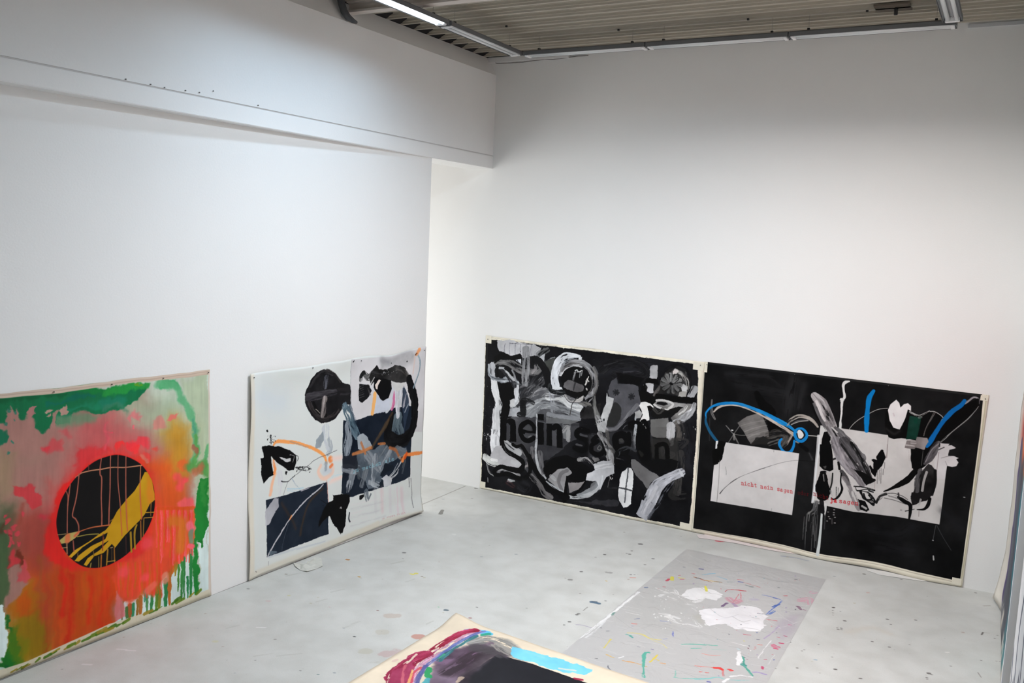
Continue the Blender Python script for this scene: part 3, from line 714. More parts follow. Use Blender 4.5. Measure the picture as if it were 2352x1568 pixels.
A.stroke([(600, 0, 200), (700, 150, 240), (730, 330, 220), (740, 420, 160)], 220, (8, 8, 9), 1, rough=.06)
A.stroke([(820, 120), (840, 280)], 34, (56, 56, 62), .6, dry=.4)
A.stroke([(610, -20, 44), (590, 120, 40), (590, 290, 30)], 40, (176, 180, 184), .95, dry=.1)
# a g e letters
A.poly([(-40, 120), (300, 60), (560, 60), (600, 300), (300, 400), (-40, 420)], (52, 52, 55), .8, soft=20, rough=6)
A.poly([(820, 140), (1200, 180), (1200, 470), (900, 470), (820, 420)], (50, 49, 48), .8, soft=16, rough=6)
A.stroke([(80, 200), (0, 250), (0, 340), (100, 380), (180, 310), (150, 210)], 66, (8, 8, 9), 1)
A.stroke([(10, 190), (60, 135), (130, 130), (185, 190), (190, 330), (215, 385)], 58, (8, 8, 9), 1)
A.stroke([(95, 265), (80, 300), (110, 320), (130, 280), (100, 262)], 14, (100, 100, 100), .9)
A.stroke([(350, 120), (440, 110), (500, 200), (450, 280), (340, 270), (320, 180), (350, 120)], 100, (9, 9, 10), 1)
A.stroke([(512, 95), (510, 240), (480, 350), (400, 375), (330, 345)], 56, (9, 9, 10), 1)
A.poly([(370, 180), (405, 155), (440, 185), (410, 215)], (62, 62, 62), sm=True, rough=3)
A.stroke([(660, 340), (690, 380)], 44, (34, 34, 32), .9, rough=.3)
A.stroke([(110, 90, 60), (180, 200, 70), (240, 320, 100), (270, 480, 110)], 80, (130, 129, 130), .85, dry=.5, rough=.2, tone=26)
A.stroke([(900, 300), (900, 440)], 60, (9, 9, 9), 1); A.stroke([(900, 260), (960, 230), (1030, 260), (1050, 420)], 60, (9, 9, 9), 1)
A.stroke([(230, 270), (260, 440)], 70, (178, 178, 180), .8, dry=.5, rough=.25)
A.stroke([(210, 60), (240, 240), (300, 340)], 50, (92, 90, 88), .7, dry=.4)
A.stroke([(180, 280), (320, 340), (310, 520)], 26, (64, 64, 66), .7, dry=.3)
# white rag
A.poly([(20, 510), (130, 470), (265, 455), (305, 560), (310, 640), (200, 690), (150, 780), (120, 860), (60, 740), (-90, 745), (-60, 640), (40, 600)], (192, 193, 197), rough=4, tone=12)
A.stroke([(60, 560), (260, 530)], 60, (212, 213, 215), .7, dry=.4)
A.stroke([(140, 700, 60), (110, 840, 50), (0, 910, 40), (-150, 960, 30)], 50, (196, 198, 202), .95, dry=.15, tone=10)
A.poly([(-10, 780), (60, 740), (80, 790), (20, 860), (-40, 880)], (120, 122, 126), .8, rough=4, tone=10)
A.poly([(10, 420), (90, 430), (110, 460), (30, 490)], (120, 118, 118), .8, rough=5, tone=12)
A.stroke([(255, 680), (225, 830)], 14, (110, 108, 108), .8, dry=.3)
A.spots(8, (240, 660, 290, 720), 5, 16, (210, 208, 206), seed=9)
A.stroke([(340, 420), (390, 320), (520, 280), (600, 320)], 50, (64, 66, 70), .8, dry=.3, tone=12)
A.stroke([(350, 360), (340, 500), (450, 530), (520, 440), (420, 350)], 60, (12, 12, 13), .9)
A.stroke([(340, 430), (440, 460)], 12, (96, 96, 98), .7, dry=.3)
# grey panel and sweeping stroke
A.poly([(540, 440), (600, 440), (740, 560), (930, 680), (820, 760), (770, 850), (700, 760), (600, 660), (550, 560)], (104, 103, 104), rough=3, tone=4)
A.poly([(680, 480), (800, 560), (880, 640), (1180, 560), (1200, 460), (900, 440)], (13, 13, 14), .97, rough=6)
A.stroke([(1110, 730), (1190, 800), (1120, 940), (1250, 940)], 120, (48, 47, 46), .7, dry=.4)
A.poly([(612, 1192), (700, 1010), (860, 1060), (757, 1300)], (166, 167, 174), rough=2, tone=10)
A.stroke([(745, 1130, 170), (800, 1020, 185), (880, 860, 180), (960, 760, 150), (1090, 690, 120), (1235, 625, 110)], 150, (172, 173, 180), 1, dry=.08, rough=.02, tone=14)
A.poly([(1190, 570), (1220, 580), (1280, 660), (1275, 700), (1240, 680)], (196, 198, 202), rough=2)
A.stroke([(790, 1250), (900, 1100), (1000, 920), (1130, 740)], 46, (92, 94, 102), .8, dry=.4, tone=14)
A.stroke([(700, 1180), (830, 960), (900, 820)], 40, (206, 206, 210), .6, dry=.45)
# white oval with a cross
A.poly([(490, 565), (545, 570), (580, 660), (575, 830), (545, 960), (540, 1060), (500, 1095), (440, 1110), (400, 1040), (360, 940), (370, 840), (385, 720), (420, 620)], (220, 221, 222), rough=4, tone=7)
A.stroke([(505, 570), (490, 700), (470, 860), (455, 1040)], 18, (80, 82, 86), .95)
A.stroke([(370, 830), (550, 875)], 22, (64, 66, 70), .95)
A.stroke([(230, 840), (340, 840)], 16, (80, 80, 82), .6, dry=.4)
A.poly([(0, 1040), (180, 1090), (360, 1090), (380, 1040), (330, 1010), (60, 1000)], (64, 64, 68), .75, rough=6, tone=8)
A.view(0, 0, 1)
A.stroke([(1118, 781), (1106, 1117)], 2, (12, 12, 14), 1)
A.spots(30, (1112, 900, 1130, 1100), .6, 2.4, [(120, 120, 122), (60, 60, 64)], .8, seed=12)
A.spots(26, (1120, 790, 1580, 1180), .6, 1.8, [(190, 190, 190), (20, 20, 20)], .7, seed=13)
A.warp(0, .7); A.grain(.04)
ART_NEIN = A
# ------------------------------------------------------------------ black painting with white sheets, right on the back wall
A = ART = Art([on_back(1619.5, 830), on_back(2272, 907), on_back(2210, 1348), on_back(1589.5, 1219.5)], 480, on_back, (230, 224, 206))
A.view(0, 0, 1)
A.poly([(1621, 828), (2255, 903), (2258, 915), (2250, 1000), (2205, 1333), (2140, 1318), (2000, 1290), (1880, 1268), (1800, 1250), (1593, 1212)], (18, 18, 19), rough=.1, tone=4)
A.stroke([(2266, 908), (2237, 1130), (2206, 1346)], 2.5, (190, 186, 156), .8)
A.stroke([(1593, 1214), (1800, 1253), (1880, 1271), (2000, 1295), (2140, 1322), (2205, 1338)], 1.5, (150, 140, 125), .6)
A.view(1580, 820, 7.84)
for P, wd, g_ in (([(900, 470), (1250, 560), (1700, 640)], 220, 32), ([(1900, 420), (1850, 700), (1820, 950)], 260, 42), ([(700, 300), (1400, 340), (1650, 470)], 120, 34), ([(2100, 500), (2000, 900)], 160, 40)):
    A.stroke(P, wd, (g_, g_, g_+2), .65, soft=1.2, dry=.25)
A.stroke([(1240, 650, 90), (1350, 850, 170), (1480, 1000, 210)], 150, (5, 5, 5), 1)
A.poly([(1400, 1080), (1600, 1060), (1850, 1370), (1780, 1330), (1640, 1310), (1470, 1330)], (4, 4, 4), rough=3)
A.poly([(890, 1180), (1060, 1070), (1310, 1000), (1380, 1130), (1450, 1320), (1470, 1480), (1360, 1420), (1140, 1568), (1010, 1340)], (122, 119, 117), rough=3, tone=14)
for i in range(7):
    A.stroke([(930+i*32, 1180+i*52), (1150+i*30, 1130+i*44), (1390+i*12, 1080+i*48)], 18, (150, 147, 144) if i % 2 else (96, 93, 92), .6, dry=.4)
A.poly([(1150, 1568), (1230, 1450), (1480, 1420), (1500, 1568)], (34, 33, 32), .9, rough=5)
A.stroke([(1480, 1400), (1640, 1360), (1800, 1420), (1700, 1560)], 150, (74, 71, 68), .85, dry=.3, tone=14)
A.stroke([(1640, 1500), (1480, 1560)], 80, (110, 108, 105), .7, dry=.4)
A.stroke([(438, 770, 34), (430, 900, 40), (440, 1010, 50), (490, 1110, 36)], 40, (130, 126, 124), .75, dry=.2)
A.stroke([(395, 1100), (390, 1500)], 20, (60, 60, 62), .5)
A.stroke([(470, 980, 30), (560, 900, 40), (720, 858, 34), (900, 868, 34), (1100, 930, 40), (1340, 1040, 50), (1600, 1190, 56), (1760, 1290, 60), (1920, 1400, 60)], 40, (182, 170, 160), .97, dry=.1, tone=12)
A.stroke([(330, 1000, 90), (410, 920, 70)], 70, (20, 50, 74), .6, soft=1)
A.stroke([(330, 1090, 34), (330, 1000, 30), (420, 900, 40), (560, 845, 56), (760, 825, 54), (950, 845, 54), (1200, 930, 56), (1450, 1040, 66), (1650, 1150, 76), (1820, 1240, 60), (1960, 1350, 40)], 56, (26, 128, 196), 1, soft=.22, tone=6)
A.stroke([(325, 1080, 30), (330, 1180, 46), (390, 1320, 50), (470, 1440, 50), (530, 1510, 40)], 44, (30, 92, 132), .9, soft=.4)
A.stroke([(1800, 1200, 70), (1870, 1120, 70), (2000, 1060, 70), (2140, 1080, 70), (2260, 1150, 60), (2340, 1250, 40)], 60, (168, 160, 152), .95, dry=.15, tone=14)
A.stroke([(1870, 1200), (1990, 1140), (2160, 1130)], 22, (96, 96, 100), .8)
A.stroke([(1860, 1215), (2000, 1160), (2170, 1140)], 14, (180, 176, 170), .9)
for a, b, wd in (((690, 1230), (820, 1380), 20), ((930, 1240), (820, 1390), 16), ((830, 1390), (920, 1568), 26), ((820, 1400), (735, 1530), 16)):
    A.stroke([a, b], wd, (128, 126, 124), .8, dry=.15)
A.stroke([(830, 1380), (835, 1480)], 34, (150, 148, 144), .7, dry=.2)
A.stroke([(840, 1385), (1000, 1405), (1300, 1380)], 10, (150, 148, 144), .8)
A.stroke([(790, 1312), (812, 1314)], 18, (230, 230, 230), 1)
A.stroke([(2150, 1408), (2230, 1412), (2352, 1422)], 12, (214, 210, 204), .95)
A.stroke([(1880, 1400), (1800, 1530), (1790, 1568)], 34, (170, 158, 148), .85, dry=.25)
A.stroke([(1950, 1520), (2010, 1550)], 24, (190, 186, 180), .8, dry=.3)
A.poly([(1975, 1330), (2020, 1305), (2075, 1360), (2090, 1410), (2050, 1460), (2000, 1460), (1980, 1400)], (226, 224, 222), rough=2, sm=True)
A.stroke([(1935, 1400, 50), (1930, 1340, 50), (1980, 1290, 44), (2060, 1285, 44), (2130, 1350, 50), (2140, 1430, 52), (2060, 1510, 54), (1970, 1480, 60), (1930, 1400, 60)], 50, (20, 128, 200), 1, soft=.12)
A.stroke([(1690, 1470, 36), (1655, 1520, 44), (1660, 1600, 50), (1740, 1700, 50), (1850, 1700, 50), (1905, 1600, 48), (1920, 1500, 44)], 46, (24, 126, 196), 1, soft=.15)
# left sheet
A.view(1580, 1000, 7.127)
A.poly([(625, 108), (1826, 288), (1708, 1300), (372, 1068), (430, 480), (500, 460), (480, 400), (560, 380), (580, 240)], (212, 209, 208), rough=.6, tone=2)
A.poly([(460, 85), (500, 85), (485, 215), (450, 215)], (222, 222, 222))
A.poly([(500, 80), (620, 100), (560, 390), (480, 450), (420, 470), (400, 250), (450, 220), (485, 215)], (6, 6, 6), rough=6)
A.stroke([(522, 400), (510, 700), (478, 1080)], 8, (120, 116, 114), .8)
A.stroke([(525, 950, 12), (600, 860, 10), (740, 745, 13), (900, 655, 6), (1190, 548, 7), (1260, 525, 10), (1500, 450, 4), (1700, 410, 4), (1820, 402, 5)], 8, (70, 68, 70), .85, rough=.2)
A.stroke([(1180, 550), (1260, 527)], 10, (80, 78, 80), .8)
A.stroke([(620, 510), (632, 580), (630, 640)], 12, (150, 150, 150), .7, dry=.3)
A.stroke([(1410, 240), (1408, 265)], 12, (140, 138, 136), .6)
A.stroke([(1375, 1190), (1370, 1230)], 10, (160, 158, 156), .6)
typed(A, 'nicht nein sagen', 868, 802, 1722, 944, 62, (196, 70, 74), 10, .85, jig=2)
typed(A, 'oder nicht', 1790, 955, 2300, 1040, 62, (120, 14, 22), 8, .55, jig=3)
A.stroke([(1990, 290), (2040, 390)], 46, (74, 74, 76), .7, soft=1, dry=.2)
A.stroke([(1840, 150), (1950, 230)], 70, (4, 4, 5), .8)
A.stroke([(1820, 405), (2130, 420)], 8, (8, 8, 8), .9)
# big right sheet
A.view(0, 0, 1)
A.poly([(1885, 976), (2060, 1001), (2180, 1025), (2170, 1110), (2158, 1204), (2060, 1187), (1960, 1175), (1866, 1153), (1875, 1060)], (200, 197, 195), rough=.12, tone=3)
A.stroke([(1880, 1000), (1870, 1120), (1866, 1153)], 5, (222, 222, 222), .8)
A.view(1840, 850, 7.84)
A.poly([(1560, 1200), (1725, 1210), (1720, 1568), (1540, 1568)], (206, 204, 201), .6)
A.stroke([(1572, 1200), (1550, 1568)], 7, (150, 140, 138), .8)
A.stroke([(870, 200, 30), (800, 215, 50), (765, 260, 44), (770, 360, 44), (785, 480, 44), (740, 560, 46), (730, 760, 40), (712, 900, 40), (705, 1040, 50)], 44, (214, 214, 212), 1, rough=.18)
A.spots(6, (700, 500, 820, 600), 10, 30, (214, 214, 212), seed=31)
A.stroke([(860, 1075), (930, 980), (1050, 880), (1250, 765), (1400, 700), (1560, 682)], 12, (184, 180, 176), .9)
A.stroke([(1310, 370, 60), (1230, 500, 84), (1200, 700, 84), (1185, 900, 84), (1180, 1090, 66)], 80, (6, 120, 192), 1, soft=.25)
A.poly([(350, 1000), (440, 1040), (400, 1180), (340, 1250)], (206, 206, 204), rough=3)
A.poly([(420, 1110), (480, 1100), (530, 1200), (540, 1568), (350, 1568), (380, 1240)], (5, 5, 6), rough=2)
A.stroke([(335, 1180), (330, 1400), (300, 1568)], 36, (214, 214, 214), .95)
# long crossing stroke
A.stroke([(150, 480), (200, 600), (260, 760), (340, 900)], 60, (8, 8, 8), .9)
A.stroke([(230, 600, 40), (330, 820, 60), (450, 1040, 60), (560, 1200, 60)], 60, (92, 90, 92), .95, dry=.2, tone=10)
A.stroke([(250, 460, 140), (370, 600, 210), (460, 800, 210), (540, 960, 190), (600, 1080, 120)], 200, (154, 149, 150), 1, dry=.1, rough=.03, tone=24)
A.stroke([(280, 560), (350, 740), (430, 900)], 50, (206, 200, 200), .85, dry=.2, tone=10)
A.stroke([(430, 520), (520, 740), (600, 960)], 40, (120, 116, 118), .7, dry=.3)
A.stroke([(520, 1020, 110), (620, 1180, 120), (740, 1360, 130), (840, 1568, 130)], 110, (120, 116, 118), 1, dry=.12, tone=24)
A.stroke([(620, 1030, 50), (720, 1140, 120), (860, 1320, 170), (1000, 1500, 190), (1060, 1568, 200)], 140, (92, 90, 92), .97, dry=.15, tone=20)
A.stroke([(560, 1040), (640, 1180), (760, 1340), (900, 1520)], 26, (12, 12, 12), .9, dry=.1)
A.stroke([(560, 1030), (650, 1110)], 34, (206, 204, 202), .9, dry=.2)
A.stroke([(1460, 1450, 50), (1420, 1568, 130)], 90, (6, 6, 6), 1)
A.stroke([(540, 1280), (640, 1568)], 46, (206, 204, 202), .8, dry=.3)
# ---- middle lower
A.view(1840, 1020, 6.032)
A.poly([(265, 0), (420, 0), (445, 190), (450, 350), (400, 380), (310, 350), (255, 300)], (5, 5, 6), rough=3)
A.spots(4, (310, 290, 350, 330), 10, 24, (70, 68, 68), seed=33)
A.stroke([(250, 0), (215, 300), (190, 600), (165, 790)], 22, (218, 222, 224), .8)
A.stroke([(440, 210), (520, 180)], 20, (30, 28, 30), .9, rough=.2)
A.stroke([(490, -40, 160), (580, 180, 180), (690, 330, 150), (790, 430, 150), (850, 560, 80)], 150, (128, 124, 128), 1, dry=.1, rough=.05, tone=24)
A.stroke([(600, -40, 150), (720, 120, 170), (830, 290, 170), (900, 420, 140), (960, 500, 80)], 150, (70, 68, 70), .97, dry=.15, tone=18)
A.stroke([(700, -20), (800, 140), (880, 300), (960, 470)], 46, (16, 16, 16), .95, dry=.15)
A.stroke([(560, 0), (700, 200), (820, 360)], 30, (20, 20, 20), .8, dry=.2)
A.stroke([(540, 60), (600, 240), (700, 380)], 60, (150, 144, 148), .8, dry=.3, tone=14)
A.poly([(700, 330), (860, 370), (960, 460), (1020, 490), (960, 530), (900, 580), (840, 480), (790, 420)], (10, 10, 10), rough=6)
A.stroke([(700, 350), (780, 450), (840, 560)], 60, (110, 106, 108), .8, dry=.3, tone=16)
A.stroke([(520, 250), (535, 335)], 30, (10, 10, 10), 1, rough=.2)
A.stroke([(560, 370), (620, 460), (660, 540)], 70, (40, 38, 40), .8, dry=.45, rough=.15)
A.stroke([(600, 460), (680, 600), (720, 720), (800, 900)], 60, (120, 116, 118), .8, dry=.5, rough=.2)
A.stroke([(980, 500), (1020, 490), (960, 530)], 30, (10, 10, 10), .9, rough=.4)
# hanging black cluster
A.poly([(270, 370), (330, 370), (350, 420), (390, 520), (410, 620), (370, 740), (300, 770), (230, 740), (205, 640), (205, 570), (240, 440)], (6, 6, 7), rough=8)
A.stroke([(315, 420), (325, 500)], 24, (150, 148, 146), .8, dry=.3)
A.poly([(340, 385), (430, 370), (430, 480), (400, 600), (370, 480)], (170, 166, 164), rough=6, tone=14)
A.stroke([(440, 400), (430, 520), (410, 600)], 20, (12, 12, 12), .9)
A.stroke([(560, 400, 20), (550, 520, 26), (570, 620, 36), (520, 720, 34), (460, 760, 24), (420, 740, 16)], 26, (10, 10, 10), 1, rough=.1)
A.stroke([(490, 590), (490, 720)], 12, (60, 60, 60), .8, dry=.2); A.stroke([(520, 600), (510, 700)], 9, (90, 90, 90), .8, dry=.3)
A.stroke([(410, 640), (430, 730)], 30, (150, 150, 150), .7, dry=.4)
# scribbles
for P, wd in (([(740, 580), (860, 590), (1020, 635), (900, 620), (780, 640), (750, 590)], 18), ([(780, 640), (880, 650), (960, 690), (1030, 790)], 22), ([(830, 660), (870, 740), (960, 800), (1000, 830)], 34), ([(870, 680), (900, 760), (980, 760), (940, 700)], 24), ([(940, 640), (1000, 660)], 20), ([(960, 760), (1020, 800), (980, 830)], 20)):
    A.stroke(P, wd, (10, 10, 11), .95, dry=.15, rough=.2)
A.poly([(750, 680), (800, 740), (880, 780), (930, 850), (965, 925), (900, 935), (830, 900), (780, 800)], (8, 8, 8), rough=8)
A.stroke([(850, 860), (900, 890)], 36, (190, 188, 186), .9, dry=.3)
A.stroke([(790, 660), (830, 720)], 22, (200, 196, 194), .9, dry=.2)
A.stroke([(720, 740), (790, 900)], 30, (150, 146, 146), .7, dry=.5)
# blot and its drips
A.poly([(1120, 90), (1145, 110), (1170, 180), (1130, 290), (1060, 360), (1030, 460), (980, 400), (945, 300), (960, 290), (1000, 340), (1010, 250), (985, 215), (1010, 205), (1050, 215), (1070, 160)], (6, 6, 7), rough=4)
for x, y0_, y1_ in ((1060, 350, 540), (1085, 350, 500), (1110, 330, 540), (1140, 340, 420), (1160, 250, 330)):
    A.stroke([(x, y0_), (x-4, y1_)], 9, (96, 92, 92), .75, dry=.2)
A.stroke([(1195, 0), (1185, 180), (1170, 160)], 6, (130, 118, 116), .8)
A.stroke([(1025, 500), (1020, 610)], 6, (150, 130, 130), .6)
typed(A, 'nicht', 165, 700, 385, 770, 54, (130, 12, 18), 8, .6, jig=2)
typed(A, 'ja', 400, 795, 500, 805, 56, (190, 24, 32), 11, .95, jig=1)
typed(A, 'sagen', 520, 806, 800, 846, 56, (186, 50, 56), 9, .95, jig=1)
# drips below
A.stroke([(205, 800), (190, 900), (120, 960)], 60, (150, 150, 148), .8, dry=.4)
A.stroke([(225, 810, 60), (200, 950, 90), (190, 1100, 80), (190, 1300, 60)], 80, (70, 70, 72), .7, dry=.5)
for x, a_, b_, g_ in ((30, 1000, 1310, 90), (60, 960, 1440, 84), (75, 960, 1200, 100), (110, 940, 1060, 120), (125, 1080, 1190, 90), (150, 1000, 1460, 84), (170, 950, 1240, 110), (190, 940, 1420, 96), (205, 1100, 1330, 90), (215, 980, 1430, 70), (25, 1150, 1200, 90)):
    A.stroke([(x+18, a_), (x+6, (a_+b_)/2), (x, b_)], 11, (g_, g_, g_), .85, dry=.1)
A.stroke([(290, 935, 24), (275, 1150, 34), (258, 1350, 40), (240, 1510, 44)], 36, (206, 212, 210), 1, rough=.05)
A.stroke([(335, 830, 44), (335, 900, 40), (332, 985, 10)], 30, (208, 208, 206), .95, dry=.1)
A.stroke([(335, 980), (325, 1170)], 16, (70, 70, 72), .7, dry=.2)
A.stroke([(285, 790), (290, 860), (300, 930)], 60, (16, 16, 18), .95)
for x, y in ((375, 935), (385, 1000), (400, 1028), (362, 1060), (455, 945), (460, 905), (455, 975), (470, 1010), (468, 1088)):
    A.stroke([(x-6, y), (x+8, y+1)], 13, (170, 166, 164), .85)
A.stroke([(430, 1030), (430, 1100)], 16, (90, 86, 86), .7)
# ---- right
A.view(2020, 890, 7.467)
A.poly([(100, 400), (500, 380), (700, 480), (860, 400), (960, 410), (1100, 500), (1340, 340), (1700, 180), (1720, 270), (1500, 540), (1250, 750), (1050, 930), (960, 1050), (800, 1300), (560, 1380), (540, 1050), (620, 900), (380, 860), (250, 880), (160, 850), (95, 700)], (6, 6, 6), rough=2)
A.poly([(145, 380), (190, 280), (290, 205), (340, 260), (360, 345), (420, 280), (490, 262), (545, 310), (545, 400), (490, 370), (440, 540), (350, 715), (240, 680), (180, 560)], (224, 221, 221), rough=2, tone=3)
A.stroke([(240, 440), (255, 480)], 24, (206, 194, 198), .7); A.stroke([(120, 700), (250, 790), (350, 740)], 70, (40, 38, 38), .7, soft=1)
A.poly([(520, 470), (640, 500), (720, 520), (680, 700), (640, 880), (460, 880), (490, 620)], (4, 40, 30), rough=3, tone=9)
A.poly([(580, 520), (660, 520), (650, 640), (590, 600)], (10, 60, 46), .8, rough=6)
A.stroke([(520, 410, 30), (590, 450, 44), (680, 480, 34), (760, 450, 30), (860, 395, 16)], 34, (176, 176, 174), .95, dry=.1)
A.stroke([(680, 510), (720, 500)], 40, (120, 130, 126), .7, dry=.3)
A.stroke([(950, 420, 34), (860, 580, 30), (790, 720, 20), (760, 820, 20)], 26, (96, 92, 90), .9, dry=.1)
A.stroke([(870, 405), (950, 410), (1050, 470), (1100, 520)], 14, (190, 188, 186), .95)
A.stroke([(1080, 540), (1000, 700), (960, 800)], 26, (196, 196, 194), .9, dry=.1)
A.stroke([(1060, 580, 30), (1200, 420, 34), (1340, 330, 26), (1480, 260, 34), (1610, 165, 34), (1700, 190, 30), (1710, 270, 18)], 26, (150, 146, 152), .9, dry=.2, tone=14)
A.stroke([(1460, 220, 60), (1400, 300, 70), (1270, 390, 76), (1160, 500, 80), (1060, 620, 76), (950, 790, 76), (870, 920, 90), (820, 1000, 60)], 78, (10, 100, 172), 1, soft=.25)
A.stroke([(1700, 320, 12), (1640, 400, 12), (1520, 530, 20), (1400, 630, 18), (1240, 760, 16), (1130, 860, 30), (1050, 930, 20)], 18, (150, 150, 148), .9, dry=.1)
A.stroke([(1690, 200), (1690, 270)], 40, (10, 10, 10), .9)
A.poly([(470, 900), (620, 900), (640, 840), (820, 860), (840, 930), (790, 1000), (770, 1060), (620, 1020), (600, 1050), (430, 1030)], (128, 121, 120), rough=3, tone=14)
A.stroke([(450, 980), (600, 1000)], 26, (190, 184, 182), .8, dry=.3)
A.stroke([(560, 940), (610, 940)], 60, (170, 166, 164), .7, dry=.4)
A.poly([(630, 1060), (770, 1060), (960, 940), (1000, 950), (900, 1200), (800, 1330), (700, 1400), (560, 1568), (600, 1480), (540, 1250), (545, 1070)], (5, 5, 5), rough=3)
A.stroke([(1010, 950, 90), (940, 1080, 150), (860, 1200, 130), (780, 1290, 60)], 120, (66, 63, 66), .98, dry=.1, tone=18)
A.stroke([(1020, 960), (900, 1060), (790, 1270)], 16, (140, 136, 138), .8, dry=.2)
A.stroke([(750, 1080), (720, 1330)], 12, (100, 98, 96), .7)
A.poly([(1040, 950), (1200, 960), (1180, 990), (1240, 985), (1310, 1030), (1280, 1045), (1200, 1060), (1170, 1170), (1070, 1200), (1180, 1165), (1280, 1170), (1360, 1205), (1320, 1225), (1355, 1280), (1320, 1340), (1250, 1355), (1160, 1340), (1120, 1568), (980, 1568), (960, 1400), (940, 1280), (1000, 1100)], (202, 199, 200), rough=2, tone=4)
A.stroke([(1010, 1065), (1110, 1020)], 18, (60, 58, 58), .9); A.stroke([(1035, 960), (1030, 1010)], 20, (20, 20, 20), .9)
A.stroke([(1060, 1205), (1150, 1180), (1230, 1170)], 9, (120, 116, 118), .8); A.stroke([(1130, 1260), (1165, 1340)], 10, (150, 146, 148), .8)
A.stroke([(1020, 1100), (985, 1400), (970, 1568)], 9, (130, 116, 116), .8)
A.stroke([(505, 1080), (512, 1250)], 12, (176, 172, 170), .7, dry=.3)
A.poly([(840, 1310), (900, 1330), (960, 1420), (975, 1568), (600, 1568), (740, 1420)], (44, 42, 43), .95, rough=4, tone=10)
A.stroke([(150, 860), (130, 1100), (115, 1180)], 8, (160, 150, 148), .8)
A.poly([(0, 1130), (50, 1090), (95, 1180), (60, 1300), (0, 1390)], (6, 6, 6), rough=3)
# ---- bottom right
A.view(2000, 1080, 5.407)
A.poly([(560, 0), (810, 0), (815, 120), (790, 250), (720, 350), (520, 430), (500, 340), (550, 230), (570, 120)], (40, 38, 39), rough=3, tone=12)
A.stroke([(620, 0), (580, 130), (570, 250)], 60, (74, 72, 74), .9, dry=.2, tone=12)
A.stroke([(695, 20), (660, 130), (640, 250)], 30, (190, 186, 184), .85, dry=.2)
A.stroke([(800, 0), (800, 150), (760, 300)], 36, (14, 14, 14), .9)
A.poly([(505, 265), (620, 275), (750, 280), (730, 340), (700, 370), (640, 390), (560, 400), (530, 360), (490, 325)], (22, 20, 21), rough=4)
A.stroke([(620, 360), (600, 420)], 30, (180, 178, 176), .8, dry=.4)
A.stroke([(735, 350, 40), (710, 430, 40), (660, 480, 26), (575, 485, 8)], 34, (8, 8, 8), 1, rough=.05)
A.stroke([(545, 20, 60), (450, 120, 70), (340, 180, 60), (240, 230, 30), (165, 258, 16)], 50, (6, 6, 6), 1, rough=.08)
A.stroke([(60, 400, 14), (120, 330, 60), (180, 290, 50), (250, 300, 60), (350, 330, 60)], 50, (104, 100, 100), .75, dry=.5, tone=18)
A.stroke([(70, 400), (110, 320), (190, 290)], 30, (12, 12, 12), .9, dry=.35)
A.stroke([(100, 330), (250, 280), (380, 310), (460, 360)], 10, (60, 58, 58), .8)
A.stroke([(170, 340), (300, 370), (440, 420)], 8, (70, 68, 68), .8)
A.stroke([(345, 330, 30), (420, 380, 50), (490, 430, 50), (490, 520, 40), (478, 600, 22)], 40, (8, 8, 9), 1, rough=.1)
A.stroke([(345, 280), (350, 340)], 18, (40, 38, 38), .9)
A.stroke([(430, 505), (540, 480)], 12, (20, 20, 20), .8, dry=.3); A.stroke([(370, 492), (385, 492)], 8, (60, 60, 60), .9)
A.stroke([(600, 500), (596, 570)], 9, (150, 140, 140), .8)
A.stroke([(808, 680), (772, 870)], 10, (74, 74, 76), .8); A.stroke([(770, 866), (776, 868)], 18, (170, 170, 170), .9)
A.stroke([(820, 680), (900, 830), (1000, 990)], 9, (62, 64, 66), .8)
A.stroke([(778, 1060), (782, 1105)], 20, (180, 180, 178), .95); A.stroke([(1155, 330), (1170, 332)], 12, (180, 180, 180), .9)
for P, wd in (([(0, 740), (300, 800), (500, 700)], 160), ([(100, 950), (500, 1000)], 180), ([(900, 500), (1100, 700)], 120)):
    A.stroke(P, wd, (30, 30, 34), .5, soft=1.2, dry=.2)
A.grain(.02)
ART_NICHT = A
# ------------------------------------------------------------------ pale canvas with dark panels, right on the partition
A = ART = Art([on_left(570, 857.5), on_left(977, 795.5), on_left(964.7, 1172.5), on_left(567.2, 1332)], 430, on_left, (211, 215, 212), 1.05)
A.view(560, 790, 7.465)
A.poly([(60, 500), (140, 510), (150, 1568), (150, 3900), (40, 4200)], (216, 208, 192), .85, soft=18)
A.stroke([(300, 900), (600, 1000)], 500, (196, 206, 214), .5, soft=1.2)
A.stroke([(600, 500), (1100, 560)], 160, (206, 212, 208), .5, soft=1)
A.poly([(1810, 250), (2100, 240), (2500, 150), (3115, 40), (3110, 600), (3050, 1500), (1830, 1500)], (208, 206, 208), rough=1, tone=4)
A.stroke([(1812, 260), (1825, 900), (1840, 1250)], 14, (150, 150, 156), .6, dry=.2)
A.spots(2, (383, 1478, 394, 1490), 18, 22, (16, 16, 20), seed=2)
